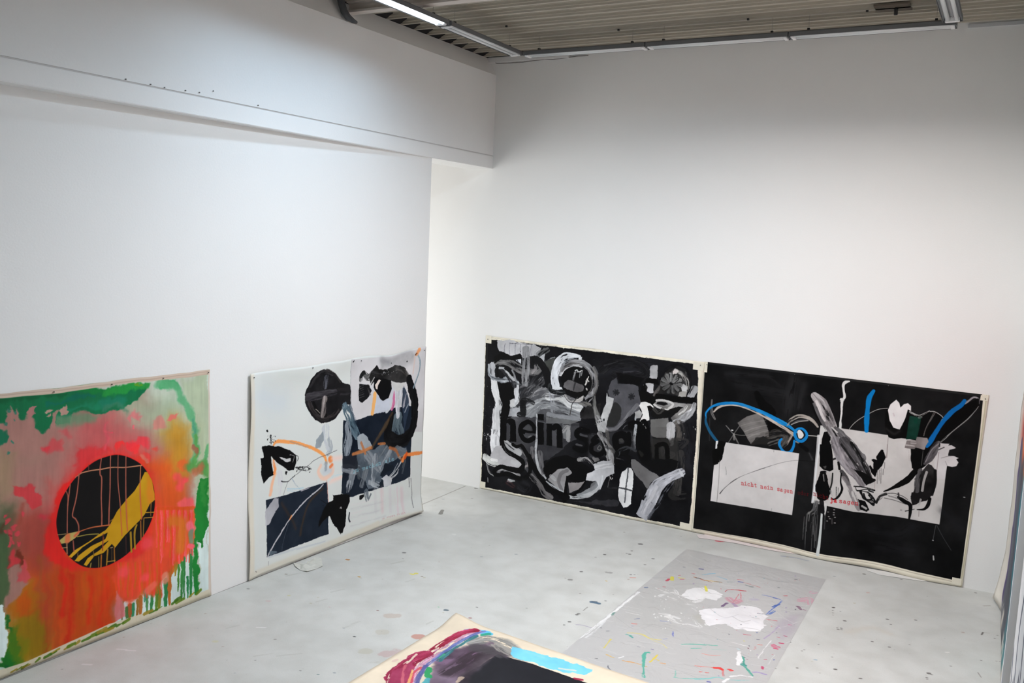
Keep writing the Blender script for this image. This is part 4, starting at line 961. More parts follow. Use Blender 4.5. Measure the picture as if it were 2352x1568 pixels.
# wheel
A.poly([(1060, 760), (1130, 600), (1230, 480), (1340, 420), (1450, 430), (1560, 500), (1630, 600), (1680, 660), (1810, 690), (1825, 800), (1820, 1040), (1700, 1035), (1650, 1150), (1560, 1270), (1450, 1330), (1320, 1350), (1200, 1290), (1100, 1150), (1040, 1020), (1030, 860)], (20, 19, 21), rough=6, tone=6)
A.stroke([(1130, 700), (1230, 540), (1370, 450), (1500, 500)], 60, (38, 36, 38), .7, dry=.4, tone=10)
A.stroke([(1110, 1000), (1200, 1180), (1340, 1270), (1500, 1230), (1600, 1130)], 60, (46, 42, 42), .9, dry=.25, tone=12)
A.stroke([(1180, 1000), (1260, 1160), (1400, 1220)], 50, (10, 10, 10), .9)
A.stroke([(1400, 560), (1385, 720)], 90, (84, 86, 94), .9, dry=.25, tone=12)
A.stroke([(1100, 900, 130), (1200, 880, 130), (1560, 810, 100)], 120, (58, 56, 60), .95, dry=.15, tone=12)
A.stroke([(1375, 930, 100), (1350, 1190, 110)], 100, (128, 120, 118), .95, dry=.2, tone=24)
A.stroke([(1220, 1110), (1290, 1180)], 12, (180, 170, 160), .8)
A.stroke([(1600, 760), (1800, 780)], 40, (34, 32, 34), .9, dry=.3); A.stroke([(1650, 850), (1810, 850)], 26, (56, 54, 58), .7, dry=.4)
A.stroke([(1400, 420), (1540, 500), (1640, 640)], 30, (66, 60, 58), .6, dry=.4)
# lower dark panels
A.view(560, 970, 4.238)
A.stroke([(790, 60, 90), (800, 180, 60), (830, 250, 70)], 70, (186, 192, 200), .7, dry=.2)
A.poly([(760, 90), (780, 170), (740, 240), (690, 250), (700, 160)], (140, 150, 158), .85, rough=4, tone=10)
A.stroke([(820, 160), (840, 250), (810, 300)], 44, (160, 168, 174), .8, dry=.3)
A.poly([(208, 750), (380, 710), (560, 650), (803, 573), (815, 1080), (600, 1160), (400, 1240), (240, 1300), (220, 1310)], (28, 36, 48), rough=.6, tone=4)
A.poly([(290, 735), (330, 735), (332, 820), (290, 880), (240, 990), (205, 1000), (200, 870), (240, 800)], (176, 176, 182), .95, rough=4, tone=12)
A.stroke([(360, 780), (420, 880), (470, 960), (500, 1030)], 34, (60, 46, 36), .6, soft=1)
A.stroke([(760, 640), (640, 760), (590, 880), (560, 1000), (540, 1090)], 30, (66, 50, 36), .75, soft=1)
A.stroke([(765, 595, 10), (720, 650, 14), (600, 750, 14), (500, 860, 14), (400, 990, 12), (340, 1100, 16), (265, 1220, 14), (230, 1300, 12)], 13, (190, 188, 192), .95, rough=.1)
A.stroke([(455, 905), (440, 935)], 14, (226, 140, 80), .9)
A.stroke([(430, 960), (380, 1140), (365, 1240)], 6, (70, 78, 90), .8)
A.poly([(245, 1250), (330, 1250), (400, 1235), (250, 1290)], (110, 124, 134), .7, rough=4)
A.stroke([(800, 560), (812, 760), (815, 900)], 8, (196, 130, 116), .6)
# orange arc
A.stroke([(300, 500), (280, 560), (250, 700)], 30, (240, 178, 140), .85, soft=.8)
A.stroke([(340, 490), (350, 620), (330, 700)], 50, (206, 204, 210), .7, dry=.3)
A.stroke([(285, 215, 20), (320, 180, 26), (450, 190, 26), (560, 210, 26), (680, 255, 26), (770, 320, 26), (798, 385, 22)], 24, (240, 154, 84), .95, soft=.5)
A.stroke([(440, 185), (620, 240)], 10, (150, 140, 140), .5, soft=.6)
A.stroke([(285, 350), (296, 440), (290, 490)], 26, (240, 140, 76), .95, soft=.5)
A.stroke([(740, 420, 30), (720, 480, 30), (770, 540, 34), (850, 490, 34), (855, 420, 30)], 30, (240, 196, 172), .8, soft=.8)
A.stroke([(780, 470), (830, 460)], 80, (188, 196, 204), .8, soft=1)
A.stroke([(835, 350), (840, 358)], 46, (236, 128, 60), .95, soft=.8); A.stroke([(850, 410), (838, 425)], 30, (232, 126, 74), .9, soft=.6)
A.stroke([(790, 400), (790, 450)], 40, (150, 160, 168), .8, dry=.3)
A.stroke([(870, 350), (945, 340)], 60, (232, 206, 196), .6, soft=1); A.stroke([(830, 580), (940, 530)], 40, (236, 208, 198), .6, soft=1)
# ink figure
A.poly([(172, 230), (240, 215), (320, 230), (430, 265), (500, 310), (500, 380), (480, 460), (430, 470), (330, 400), (265, 330), (275, 440), (290, 510), (240, 530), (190, 600), (165, 500), (155, 345), (185, 340)], (10, 10, 11), rough=3.5)
A.poly([(345, 330), (400, 355), (450, 340), (450, 370), (410, 375), (360, 350)], (196, 196, 196), rough=2)
A.stroke([(440, 310), (480, 320), (470, 380)], 6, (180, 180, 180), .8); A.stroke([(500, 320), (520, 330), (515, 370)], 5, (20, 20, 20), .9)
A.poly([(268, 330), (300, 360), (330, 410), (300, 440), (280, 400)], (212, 206, 200), rough=1)
A.stroke([(288, 360), (298, 440), (292, 500)], 14, (238, 150, 90), .9, soft=.3)
A.poly([(400, 470), (420, 475), (405, 510), (395, 490)], (14, 14, 14), rough=1)
A.spots(3, (215, 70, 228, 84), 10, 16, (12, 12, 14), seed=3); A.stroke([(260, 125), (258, 205)], 7, (20, 20, 22), .9, rough=.3)
A.spots(24, (225, 120, 305, 200), 3, 9, (20, 20, 22), seed=5)
for P in ([(500, 432), (560, 435), (610, 430), (640, 450)], [(520, 445), (560, 460), (600, 470)], [(620, 420), (650, 455)]): A.stroke(P, 8, (20, 20, 22), .8, dry=.3, rough=.3)
A.spots(24, (500, 425, 650, 480), 3, 11, (18, 18, 20), seed=6)
A.stroke([(355, 570), (420, 570), (470, 530), (490, 510)], 6, (30, 30, 34), .85, rough=.2)
A.stroke([(490, 510), (600, 430), (690, 355), (780, 320), (900, 265)], 4, (60, 60, 66), .8, rough=.2)
A.stroke([(420, 575), (400, 630), (380, 705)], 4, (70, 70, 76), .7); A.stroke([(460, 540), (500, 600), (540, 645)], 7, (130, 150, 170), .7, dry=.3)
A.stroke([(420, 650), (480, 655), (560, 640)], 26, (160, 196, 214), .5, dry=.5)
A.poly([(545, 655), (640, 628), (620, 640), (550, 668)], (196, 190, 196), .8, rough=2)
# big dark panel right
A.view(760, 960, 5.227)
A.poly([(140, 20), (250, 40), (610, -90), (760, -130), (960, -150), (955, 250), (945, 700), (830, 760), (600, 830), (390, 890), (215, 945), (110, 900), (125, 700), (130, 380)], (24, 32, 44), rough=.8, tone=5)
A.view(770, 790, 7.467)
A.stroke([(1060, 1270, 200), (1040, 1400, 230), (1080, 1520, 210)], 220, (86, 100, 108), .95, dry=.1, rough=.05, tone=8)
A.poly([(1120, 1020), (1160, 700), (1240, 900), (1260, 1100), (1150, 1560), (1180, 1568), (1150, 1200)], (44, 56, 74), .9, rough=3)
A.poly([(640, 850), (930, 940), (960, 800), (990, 900), (930, 1110), (860, 1170), (720, 1180), (640, 1170)], (188, 194, 206), .95, rough=4, tone=8)
A.stroke([(980, 830), (990, 960), (960, 1100)], 60, (196, 110, 150), .95, soft=.3, tone=14)
A.stroke([(960, 780, 80), (950, 900, 60), (920, 1080, 60), (860, 1160, 40)], 60, (200, 204, 210), .95, dry=.1)
A.stroke([(1080, 700, 190), (1070, 860, 140), (1060, 1080, 110), (1060, 1230, 80)], 130, (198, 200, 206), 1, dry=.08, rough=.06, tone=12)
A.poly([(940, 620), (1040, 600), (1180, 650), (1120, 780), (1050, 820), (980, 760)], (206, 206, 204), .95, rough=5, tone=8)
A.stroke([(1150, 760), (1140, 1060)], 24, (40, 50, 66), .9, dry=.2)
A.stroke([(1190, 860), (1160, 1060)], 40, (176, 174, 182), .85, dry=.25); A.stroke([(1240, 1030), (1180, 1160)], 26, (150, 158, 168), .8, dry=.3)
# grey haze and black cap
A.poly([(760, 250), (900, 200), (1130, 100), (1290, 90), (1360, 180), (1300, 330), (1180, 380), (1000, 330), (780, 400)], (150, 150, 152), .75, soft=40, tone=14, patch=.3)
A.stroke([(800, 230), (900, 270)], 130, (130, 130, 134), .6, soft=1.2)
A.stroke([(425, 600, 60), (460, 480, 70), (560, 560, 90), (680, 420, 80)], 70, (70, 70, 70), .9, dry=.25, tone=24)
A.stroke([(430, 550, 60), (470, 480, 60), (500, 500, 30)], 50, (22, 22, 24), .95, dry=.1)
A.poly([(560, 560), (700, 340), (740, 400), (870, 400), (920, 370), (1000, 320), (1110, 340), (1200, 400), (1250, 560), (1240, 640), (1100, 660), (900, 600), (700, 570), (600, 700)], (34, 33, 33), rough=5, tone=14)
A.stroke([(640, 480), (820, 500)], 60, (60, 60, 62), .6, dry=.4); A.spots(12, (760, 400, 1050, 530), 8, 24, (150, 150, 150), seed=7)
A.stroke([(1040, 380), (1160, 440), (1220, 520)], 60, (84, 82, 80), .7, dry=.5)
A.poly([(400, 670), (560, 690), (610, 800), (560, 900), (450, 1010), (395, 960)], (22, 22, 24), rough=5)
A.stroke([(560, 760), (590, 850)], 40, (90, 86, 88), .7, dry=.4)
for i in range(6): A.stroke([(405, 720+i*40), (470+i*4, 700+i*36)], 8, (140, 140, 140), .6, dry=.4)
A.poly([(650, 590), (700, 570), (940, 590), (960, 760), (900, 920), (800, 960), (740, 920), (690, 820), (640, 740)], (12, 12, 14), rough=4)
A.poly([(665, 690), (730, 590), (770, 600), (720, 700), (710, 780), (680, 760)], (222, 208, 200), rough=2)
A.stroke([(660, 560), (580, 700)], 20, (200, 198, 196), .9, dry=.2)
A.stroke([(665, 850), (650, 960), (620, 1180)], 66, (238, 176, 104), .95, soft=.25)
A.stroke([(1250, 600, 120), (1300, 760, 150), (1340, 950, 150), (1350, 1150, 150), (1330, 1350, 150), (1280, 1520, 170), (1160, 1640, 190), (1000, 1660, 190), (900, 1600, 170), (880, 1500, 150), (930, 1350, 120), (960, 1200, 80)], 150, (16, 16, 18), 1, rough=.1, tone=4)
A.stroke([(960, 1180), (860, 1340), (760, 1530)], 40, (80, 62, 44), .7, soft=.7)
A.stroke([(1400, 170, 30), (1440, 300, 30), (1420, 480, 26), (1330, 740, 30)], 30, (150, 170, 180), .9, dry=.15)
A.stroke([(1440, 260), (1425, 480), (1340, 720)], 8, (80, 90, 100), .7)
A.stroke([(1430, 90, 60), (1380, 170, 50)], 60, (232, 160, 110), .95, soft=.3); A.stroke([(1390, 150), (1360, 180)], 16, (80, 40, 20), .8)
A.stroke([(1350, 210), (1320, 500)], 30, (214, 190, 180), .6, soft=.8)
A.stroke([(285, 285), (275, 295)], 22, (24, 24, 26), 1); A.stroke([(1215, 282), (1222, 286)], 20, (40, 40, 40), .9)
# slate rags in the middle
A.stroke([(150, 1060, 120), (200, 1200, 130), (300, 1420, 140), (360, 1568, 120)], 130, (84, 104, 116), .95, dry=.15, tone=16)
A.stroke([(240, 1060), (320, 1300), (380, 1568)], 50, (50, 66, 80), .8, dry=.3)
A.view(760, 960, 5.227)
A.stroke([(190, 60, 60), (200, 200, 90), (190, 330, 110), (180, 430, 60)], 90, (136, 144, 152), .95, dry=.18, tone=16)
A.poly([(300, 220), (370, 180), (430, 230), (490, 340), (400, 400), (310, 370)], (144, 152, 158), .95, rough=4, tone=12)
A.poly([(300, 420), (520, 370), (600, 300), (740, 360), (900, 340), (910, 440), (820, 480), (690, 530), (600, 640), (600, 720), (560, 820), (440, 860), (400, 740), (330, 700), (290, 600)], (104, 114, 124), .95, rough=6, tone=16)
for a, b, wd, g_ in (((640, 340), (520, 500), 90, 92), ((700, 400), (600, 600), 60, 140), ((420, 440), (560, 640), 90, 126), ((520, 480), (500, 760), 80, 140), ((400, 640), (360, 800), 80, 100), ((460, 760), (560, 800), 60, 160), ((150, 600), (300, 620), 90, 130), ((260, 640), (210, 820), 90, 134), ((200, 780), (190, 850), 70, 160), ((300, 520), (330, 700), 50, 60), ((780, 380), (860, 420), 80, 100), ((870, 520), (850, 640), 40, 80)):
    A.stroke([a, b], wd, (g_, g_+6, g_+12), .75, dry=.4, rough=.15, tone=16)
A.poly([(130, 460), (220, 440), (300, 470), (310, 600), (240, 600), (130, 590)], (30, 34, 42), .9, rough=6)
A.poly([(330, 930), (380, 905), (390, 930), (350, 980), (330, 970)], (14, 14, 16), rough=2)
A.stroke([(410, 880), (430, 970)], 60, (96, 106, 114), .85, dry=.4); A.stroke([(470, 910), (450, 960)], 20, (90, 98, 106), .8)
A.poly([(640, 530), (740, 560), (760, 600), (640, 680), (600, 700), (580, 690), (620, 600)], (22, 28, 38), rough=5)
A.poly([(590, 720), (660, 680), (720, 720), (715, 800), (630, 820), (620, 740)], (186, 188, 192), .97, rough=4, tone=8)
A.stroke([(830, 520), (780, 600), (700, 700)], 26, (186, 188, 190), .95, dry=.2); A.stroke([(800, 620), (780, 670), (700, 730)], 20, (190, 192, 194), .95, dry=.15)
A.stroke([(790, 540), (740, 640)], 16, (150, 156, 162), .8, dry=.3)
A.poly([(560, 830), (600, 760), (600, 740), (620, 760), (625, 820)], (26, 32, 42), rough=3)
# orange arc across the panel
A.stroke([(250, 430), (350, 400), (480, 350)], 34, (196, 122, 70), .85, soft=.6); A.stroke([(350, 290), (400, 420)], 26, (180, 110, 66), .8, soft=.6)
A.stroke([(490, 340), (560, 220), (640, 110), (680, 20)], 34, (84, 66, 46), .7, soft=.8)
A.stroke([(560, 305), (640, 300)], 26, (190, 116, 64), .8, soft=.5)
A.stroke([(700, 350), (770, 380), (810, 460), (850, 510)], 28, (170, 100, 60), .85, soft=.6)
A.stroke([(850, 510), (880, 440), (960, 428), (1100, 408)], 34, (234, 136, 70), .95, soft=.5)
A.stroke([(880, 470), (900, 420)], 36, (214, 84, 30), .9, soft=.6)
A.stroke([(0, 740), (110, 700)], 30, (236, 206, 196), .7, soft=1); A.stroke([(0, 700), (120, 670)], 14, (180, 210, 222), .6, dry=.4); A.stroke([(0, 480), (110, 470)], 50, (232, 206, 198), .6, soft=1)
typed(A, 'zu machen als s', 245, 660, 830, 480, 44, (136, 196, 212), 5, .75, jig=2)
# foot of the sheet
for x, c in ((600, (216, 186, 190)), (700, (206, 200, 204)), (780, (216, 190, 200)), (840, (214, 184, 192)), (520, (200, 198, 200))):
    A.stroke([(x, 850), (x+8, 1120)], 60, c, .5, soft=1, dry=.2)
for i in range(6): A.stroke([(230, 1040+i*50), (640, 950+i*46)], 24, (190, 188, 192) if i % 2 else (216, 212, 212), .45, soft=1, dry=.3)
typed(A, 'ja sagen nicht', 590, 1225, 870, 1140, 20, (196, 130, 134), 3, .6, jig=1.5)
A.stroke([(930, 710), (935, 820)], 16, (130, 130, 134), .7, dry=.2); A.stroke([(955, 720), (965, 900), (965, 1070)], 11, (120, 120, 122), .8, dry=.1)
A.poly([(0, 1180), (20, 930), (110, 905), (215, 910), (215, 1000), (170, 1100), (160, 1270), (130, 1380), (90, 1385), (50, 1290), (0, 1240), (-130, 1000)], (8, 8, 9), rough=5)
A.stroke([(212, 1130), (205, 1200), (220, 1240)], 16, (40, 42, 50), .9)
A.spots(3, (90, 1065, 105, 1078), 10, 14, (150, 150, 150), seed=9)
A.poly([(550, 1240), (1060, 1100), (1060, 1030), (1085, 1000), (1085, 1110), (880, 1210), (600, 1300), (0, 1560), (0, 1500), (300, 1360)], (206, 200, 184), .6, soft=14)
A.warp(0, .6)
# second black insect part over the left panel
A.view(560, 970, 4.238)
A.poly([(815, 775), (860, 745), (855, 700), (875, 710), (940, 700), (1010, 700), (1020, 760), (985, 850), (980, 1000), (935, 1085), (900, 1030), (850, 960), (830, 900), (770, 950), (720, 1010), (720, 960), (760, 860), (800, 790)], (9, 9, 10), rough=4)
A.stroke([(800, 790), (740, 750)], 5, (14, 14, 16), .8); A.spots(2, (925, 822, 940, 830), 8, 12, (150, 150, 150), seed=4)
A.poly([(830, 900), (830, 960), (870, 975), (850, 930)], (206, 200, 200), .0)
A.stroke([(235, 1350), (232, 1390)], 8, (150, 150, 154), .6); A.stroke([(240, 1310), (500, 1230), (780, 1150)], 20, (186, 192, 200), .6, dry=.4)
A.stroke([(60, 1480), (400, 1350), (700, 1250)], 30, (200, 196, 188), .5, soft=1)
A.poly([(30, 1540), (30, 1470), (100, 1440), (400, 1320), (700, 1200), (1000, 1080), (1300, 960), (1300, 1020), (1000, 1140), (60, 1530)], (210, 205, 190), .75, soft=12)
A.stroke([(105, 1445), (112, 1452)], 8, (90, 84, 76), .8, rough=.4)
ART_PALE = A
# ------------------------------------------------------------------ coloured canvas with the black disc, far left
A = ART = Art([on_left(-30, 908), on_left(479, 848.5), on_left(483, 1366), on_left(-30, 1573)], 430, on_left, (206, 222, 220), 1.08)
A.view(0, 840, 2.154)
# grounds, soft
A.poly([(-60, 130), (1030, 20), (1030, 1140), (-60, 1568)], (190, 198, 184), soft=2)
A.poly([(-60, 180), (700, 100), (880, 250), (950, 500), (960, 800), (940, 960), (700, 1130), (560, 1330), (60, 1480), (40, 1250), (-60, 1150)], (168, 122, 112), soft=40)
A.poly([(600, 130), (900, 150), (940, 400), (860, 420), (700, 260), (600, 230)], (158, 178, 150), .9, soft=60)
A.poly([(900, 60), (1030, 40), (1030, 700), (970, 700), (950, 400), (930, 200)], (172, 186, 156), .9, soft=20)
# rose and red fields
A.poly([(380, 250), (560, 230), (700, 330), (760, 560), (740, 900), (600, 1100), (300, 1150), (180, 1050), (200, 700), (300, 560), (380, 400)], (196, 84, 86), .85, soft=90)
A.poly([(280, 600), (380, 480), (560, 420), (720, 460), (800, 700), (760, 950), (560, 1040), (380, 1020), (270, 900)], (226, 40, 34), .95, soft=50)
A.poly([(100, 950), (300, 850), (560, 1000), (780, 980), (900, 960), (760, 1120), (580, 1180), (570, 1320), (250, 1430), (150, 1300)], (200, 70, 16), .95, soft=50)
A.poly([(700, 480), (840, 420), (900, 560), (930, 800), (880, 1000), (780, 1050), (760, 800), (770, 600)], (222, 80, 20), .9, soft=50)
A.poly([(800, 330), (860, 260), (930, 300), (930, 480), (900, 560), (840, 520)], (196, 138, 36), .95, soft=50)
A.poly([(50, 1150), (150, 1060), (220, 1200), (260, 1420), (80, 1500), (50, 1420)], (146, 108, 14), .95, soft=40)
A.poly([(860, 720), (930, 740), (940, 920), (880, 980), (850, 880)], (190, 112, 34), .9, soft=30)
A.poly([(0, 680), (60, 700), (120, 900), (60, 1000), (20, 1190), (-60, 1180)], (72, 92, 62), .95, soft=40)
A.poly([(60, 760), (190, 680), (260, 800), (280, 1000), (140, 1020), (80, 940)], (160, 66, 54), .9, soft=50)
A.poly([(-30, 400), (60, 430), (60, 640), (0, 680), (-40, 600)], (150, 132, 100), .7, soft=40)
# upper left, first view
A.view(0, 840, 6.535)
A.poly([(-200, 520), (200, 470), (600, 420), (1000, 370), (1699, 300), (2100, 255), (2200, 330), (2000, 520), (1750, 640), (1500, 700), (1100, 760), (1060, 900), (900, 860), (830, 880), (780, 960), (680, 970), (600, 930), (500, 780), (500, 680), (440, 740), (360, 790), (300, 750), (260, 680), (200, 720), (160, 660), (60, 690), (40, 880), (-200, 900)], (10, 108, 66), soft=12, rough=8)
A.stroke([(-100, 560), (300, 540), (700, 480), (1000, 420)], 130, (4, 92, 52), .9, soft=.6)
A.stroke([(700, 640), (900, 600), (1200, 500), (1400, 450)], 50, (0, 104, 84), .8, soft=.8)
A.stroke([(1000, 720), (1300, 620), (1699, 520)], 120, (24, 128, 92), .75, soft=1, dry=.15)
A.stroke([(1000, 400), (1300, 370), (1699, 320)], 90, (12, 124, 56), .9, soft=.7)
A.poly([(900, 780), (1300, 740), (1500, 720), (1400, 900), (1000, 960), (900, 900)], (104, 140, 108), .85, soft=40)
A.poly([(-200, 980), (60, 960), (90, 1040), (50, 1150), (-60, 1210), (-200, 1200)], (22, 110, 78), soft=10)
for x, y, r_ in ((200, 800, 30), (80, 1275, 50), (165, 1100, 34), (40, 890, 60), (90, 690, 50), (215, 700, 40)): A.stroke([(x-4, y), (x+8, y+2)], r_, (54, 124, 104), .9, soft=.3)
A.poly([(450, 660), (545, 635), (520, 720), (470, 790), (430, 740)], (170, 118, 112), rough=4, soft=3)
A.poly([(675, 720), (720, 695), (815, 695), (780, 720), (700, 730)], (180, 146, 130), rough=3); A.poly([(700, 760), (790, 730), (800, 750), (750, 785)], (172, 140, 124), rough=3)
A.poly([(880, 720), (960, 660), (1020, 620), (1060, 650), (1040, 690), (1080, 710), (1030, 760), (970, 780), (940, 720)], (178, 140, 126), rough=5)
A.stroke([(870, 740), (870, 900)], 70, (170, 124, 114), .9, soft=.4)
A.poly([(620, 1180), (720, 1110), (810, 1070), (930, 1150), (940, 1260), (660, 1290)], (208, 74, 78), .85, soft=26)
A.stroke([(660, 1200), (700, 1190)], 70, (220, 60, 70), .8, soft=.8)
A.poly([(930, 1000), (1010, 980), (1060, 1100), (1000, 1130)], (206, 80, 84), .7, soft=26)
A.poly([(1150, 1240), (1300, 1200), (1500, 1230), (1600, 1200), (1699, 1260), (1500, 1340), (1300, 1460), (1200, 1568), (1080, 1568), (1100, 1350)], (212, 48, 52), .85, soft=26)
A.stroke([(1600, 880), (1610, 1100), (1560, 1250)], 90, (220, 84, 98), .75, soft=1)
A.stroke([(300, 1420), (500, 1400)], 200, (162, 126, 112), .5, soft=1.2)
# upper right, second view
A.view(240, 840, 6.535)
A.stroke([(0, 360), (300, 310), (640, 270)], 110, (32, 142, 60), .95, soft=.6)
A.stroke([(380, 270), (540, 262)], 30, (100, 150, 30), .8, soft=.8)
A.stroke([(0, 520), (160, 480), (240, 500)], 130, (20, 120, 92), .85, soft=.9)
A.stroke([(0, 600), (200, 560), (360, 620)], 100, (70, 124, 98), .6, soft=1.2)
A.stroke([(860, 260), (1000, 260), (1060, 290)], 110, (30, 152, 78), .95, soft=.6)
A.stroke([(800, 230), (1000, 280), (1120, 380), (1220, 560), (1300, 700), (1340, 860), (1350, 1100), (1330, 1300), (1260, 1450)], 120, (92, 168, 118), .9, soft=.7)
A.stroke([(1330, 780), (1330, 960)], 50, (76, 150, 120), .8, soft=.8); A.stroke([(1370, 1000), (1350, 1200), (1300, 1440)], 70, (88, 160, 76), .8, soft=.7)
A.stroke([(1300, 1180), (1330, 1280)], 60, (168, 92, 72), .8, soft=.8)
A.stroke([(1500, 1200), (1490, 1568)], 70, (80, 164, 100), .8, soft=.7)
A.poly([(360, 720), (400, 650), (500, 580), (580, 650), (560, 740), (520, 690), (460, 660), (420, 760)], (206, 112, 114), .85, soft=14)
A.stroke([(470, 780), (465, 860)], 40, (224, 92, 104), .9, soft=.7)
A.poly([(740, 760), (880, 680), (930, 760), (900, 900), (720, 900)], (200, 124, 114), .85, soft=20)
A.poly([(960, 800), (1020, 745), (1120, 730), (1100, 800), (1000, 840)], (212, 108, 96), .9, soft=8)
for x, y, r_, c in ((120, 990, 60, (224, 72, 92)), (250, 1220, 80, (238, 48, 48)), (390, 1210, 110, (240, 48, 56)), (560, 1150, 130, (228, 56, 66)), (430, 1260, 100, (236, 50, 52)), (600, 1350, 80, (224, 64, 60)), (40, 960, 80, (220, 92, 100)), (700, 1220, 80, (214, 74, 60))):
    A.stroke([(x-10, y), (x+10, y+4)], r_, c, .85, soft=.9, rough=.3)
A.stroke([(520, 1380), (600, 1420)], 60, (206, 120, 100), .7, soft=.9)
A.poly([(1060, 1400), (1180, 1330), (1230, 1420), (1170, 1568), (1060, 1500)], (226, 96, 44), .8, soft=24)
A.stroke([(1300, 1480), (1400, 1500), (1440, 1568)], 90, (196, 118, 92), .8, soft=.8)
# the lower right with its runs
A.view(240, 1050, 3.646)
A.stroke([(700, 60), (860, 100), (840, 300), (820, 420)], 90, (84, 150, 74), .9, soft=.7)
A.stroke([(740, 100), (790, 90)], 70, (188, 100, 70), .8, soft=.8)
A.poly([(790, 180), (870, 150), (865, 440), (850, 620), (835, 700), (820, 760), (800, 700), (780, 680), (760, 1000), (755, 1190), (690, 1200), (700, 1020), (730, 760), (745, 500), (760, 400)], (20, 124, 44), .97, rough=3, soft=3)
A.stroke([(820, 200), (840, 400)], 40, (54, 140, 60), .6, soft=.8)
A.poly([(860, 440), (868, 1140), (760, 1180), (775, 900), (785, 700), (800, 690), (815, 760), (838, 690)], (206, 222, 220), rough=2)
A.poly([(780, 690), (830, 690), (830, 740), (815, 760), (800, 710)], (16, 112, 36), rough=2)
# lower left
A.view(0, 1250, 4.93)
for x, c, a_, b_ in ((700, (214, 30, 14), 260, 760), (780, (196, 34, 10), 300, 1150), (860, (190, 76, 12), 400, 1100), (930, (186, 84, 14), 300, 900), (1000, (206, 44, 8), 350, 850), (1080, (200, 70, 10), 300, 900), (1160, (214, 50, 10), 350, 950), (1240, (204, 62, 10), 200, 900), (640, (176, 70, 24), 300, 1100), (560, (168, 76, 34), 300, 1100), (500, (170, 60, 34), 250, 1200), (440, (160, 80, 40), 120, 600)):
    A.stroke([(x, a_), (x+6, (a_+b_)/2), (x, b_)], 90, c, .7, soft=1)
A.poly([(160, 820), (420, 760), (480, 900), (560, 1240), (180, 1400), (110, 1300), (140, 1000)], (136, 106, 10), .85, soft=60)
A.stroke([(230, 1080), (280, 1250)], 150, (110, 116, 14), .7, soft=1)
A.stroke([(530, 950), (530, 1250)], 40, (160, 76, 20), .7, soft=1)
A.poly([(300, 450), (380, 440), (400, 700), (300, 760), (180, 800), (110, 860), (100, 700), (160, 600)], (170, 96, 14), .85, soft=40)
A.poly([(170, 560), (300, 500), (330, 740), (400, 740), (360, 820), (200, 800), (180, 660)], (190, 74, 10), .7, soft=40)
A.poly([(400, 620), (560, 640), (540, 800), (440, 880)], (176, 62, 36), .7, soft=40)
A.poly([(100, 250), (240, 240), (300, 440), (170, 560), (110, 700), (60, 700), (60, 500)], (156, 114, 104), .95, soft=14, rough=4)
A.poly([(270, 180), (300, 240), (330, 370), (300, 420), (180, 440), (220, 340)], (190, 74, 78), .95, soft=10, rough=4)
A.poly([(130, 90), (180, 80), (210, 240), (80, 245), (100, 170)], (196, 56, 66), .95, soft=10, rough=5)
A.stroke([(230, 80), (235, 230)], 60, (104, 44, 26), .85, soft=.6); A.stroke([(95, 180), (85, 230)], 26, (130, 44, 40), .8, soft=.6)
A.poly([(-200, -300), (60, -200), (90, 100), (90, 350), (60, 560), (30, 660), (-200, 680)], (68, 90, 58), .95, soft=24)
A.poly([(-200, 670), (30, 660), (60, 720), (80, 800), (90, 940), (110, 1000), (100, 1110), (70, 1240), (20, 1300), (-200, 1340)], (206, 222, 220), rough=5, soft=3)
A.poly([(90, 760), (130, 900), (180, 1000), (200, 1200), (280, 1370), (100, 1440), (-200, 1440), (-200, 1340), (30, 1320), (20, 1260), (70, 1240), (110, 1110), (110, 960), (80, 860)], (18, 100, 30), .97, rough=5, soft=8)
A.stroke([(150, 980), (170, 1200), (240, 1330)], 90, (80, 112, 20), .8, soft=.9)
A.poly([(-200, 1430), (60, 1400), (80, 1440), (-200, 1500)], (190, 206, 200), .9, rough=3)
A.stroke([(70, 1380), (68, 1430)], 22, (14, 90, 44), .95, rough=.2); A.stroke([(125, 1380), (128, 1410)], 20, (20, 100, 44), .9)
# left middle
A.view(0, 1050, 6.27)
A.poly([(150, 415), (280, 370), (400, 335), (465, 400), (440, 470), (530, 520), (590, 620), (480, 700), (340, 660), (230, 600), (170, 500)], (204, 58, 64), .92, soft=12, rough=4)
A.stroke([(640, 300), (660, 440)], 180, (190, 88, 82), .6, soft=1.2)
A.poly([(860, 380), (960, 320), (1100, 230), (1254, 80), (1254, 200), (1000, 420), (880, 640), (800, 900), (840, 1200), (1100, 1530), (1254, 1568), (1000, 1568), (700, 1440), (600, 1200), (700, 800), (760, 560)], (222, 32, 28), .9, soft=26)
A.stroke([(560, 860), (620, 900)], 110, (204, 48, 66), .7, soft=1)
A.stroke([(300, 700), (280, 900)], 120, (150, 64, 50), .6, soft=1)
for x, y, q in ((310, 830, 60), (210, 980, 70), (160, 1090, 90), (270, 1070, 60), (180, 1180, 70), (140, 1270, 60), (210, 1260, 60), (300, 1250, 40), (90, 860, 34), (95, 1100, 34), (100, 940, 34)):
    A.stroke([(x, y-14), (x, y+14)], q, (204, 62, 74), .85, soft=.6)
A.stroke([(130, 1130), (200, 1120)], 20, (110, 30, 34), .7, soft=.6)
A.poly([(170, 1350), (230, 1350), (260, 1568), (100, 1568)], (190, 56, 60), .9, soft=16)
A.stroke([(290, 1400), (280, 1540)], 90, (110, 44, 26), .8, soft=.8); A.stroke([(330, 1480), (340, 1568)], 36, (200, 70, 76), .8, soft=.6)
A.stroke([(60, 1000), (40, 1100)], 80, (84, 50, 34), .7, soft=1)
A.warp(5, 1.4)
A.view(240, 1050, 3.646)
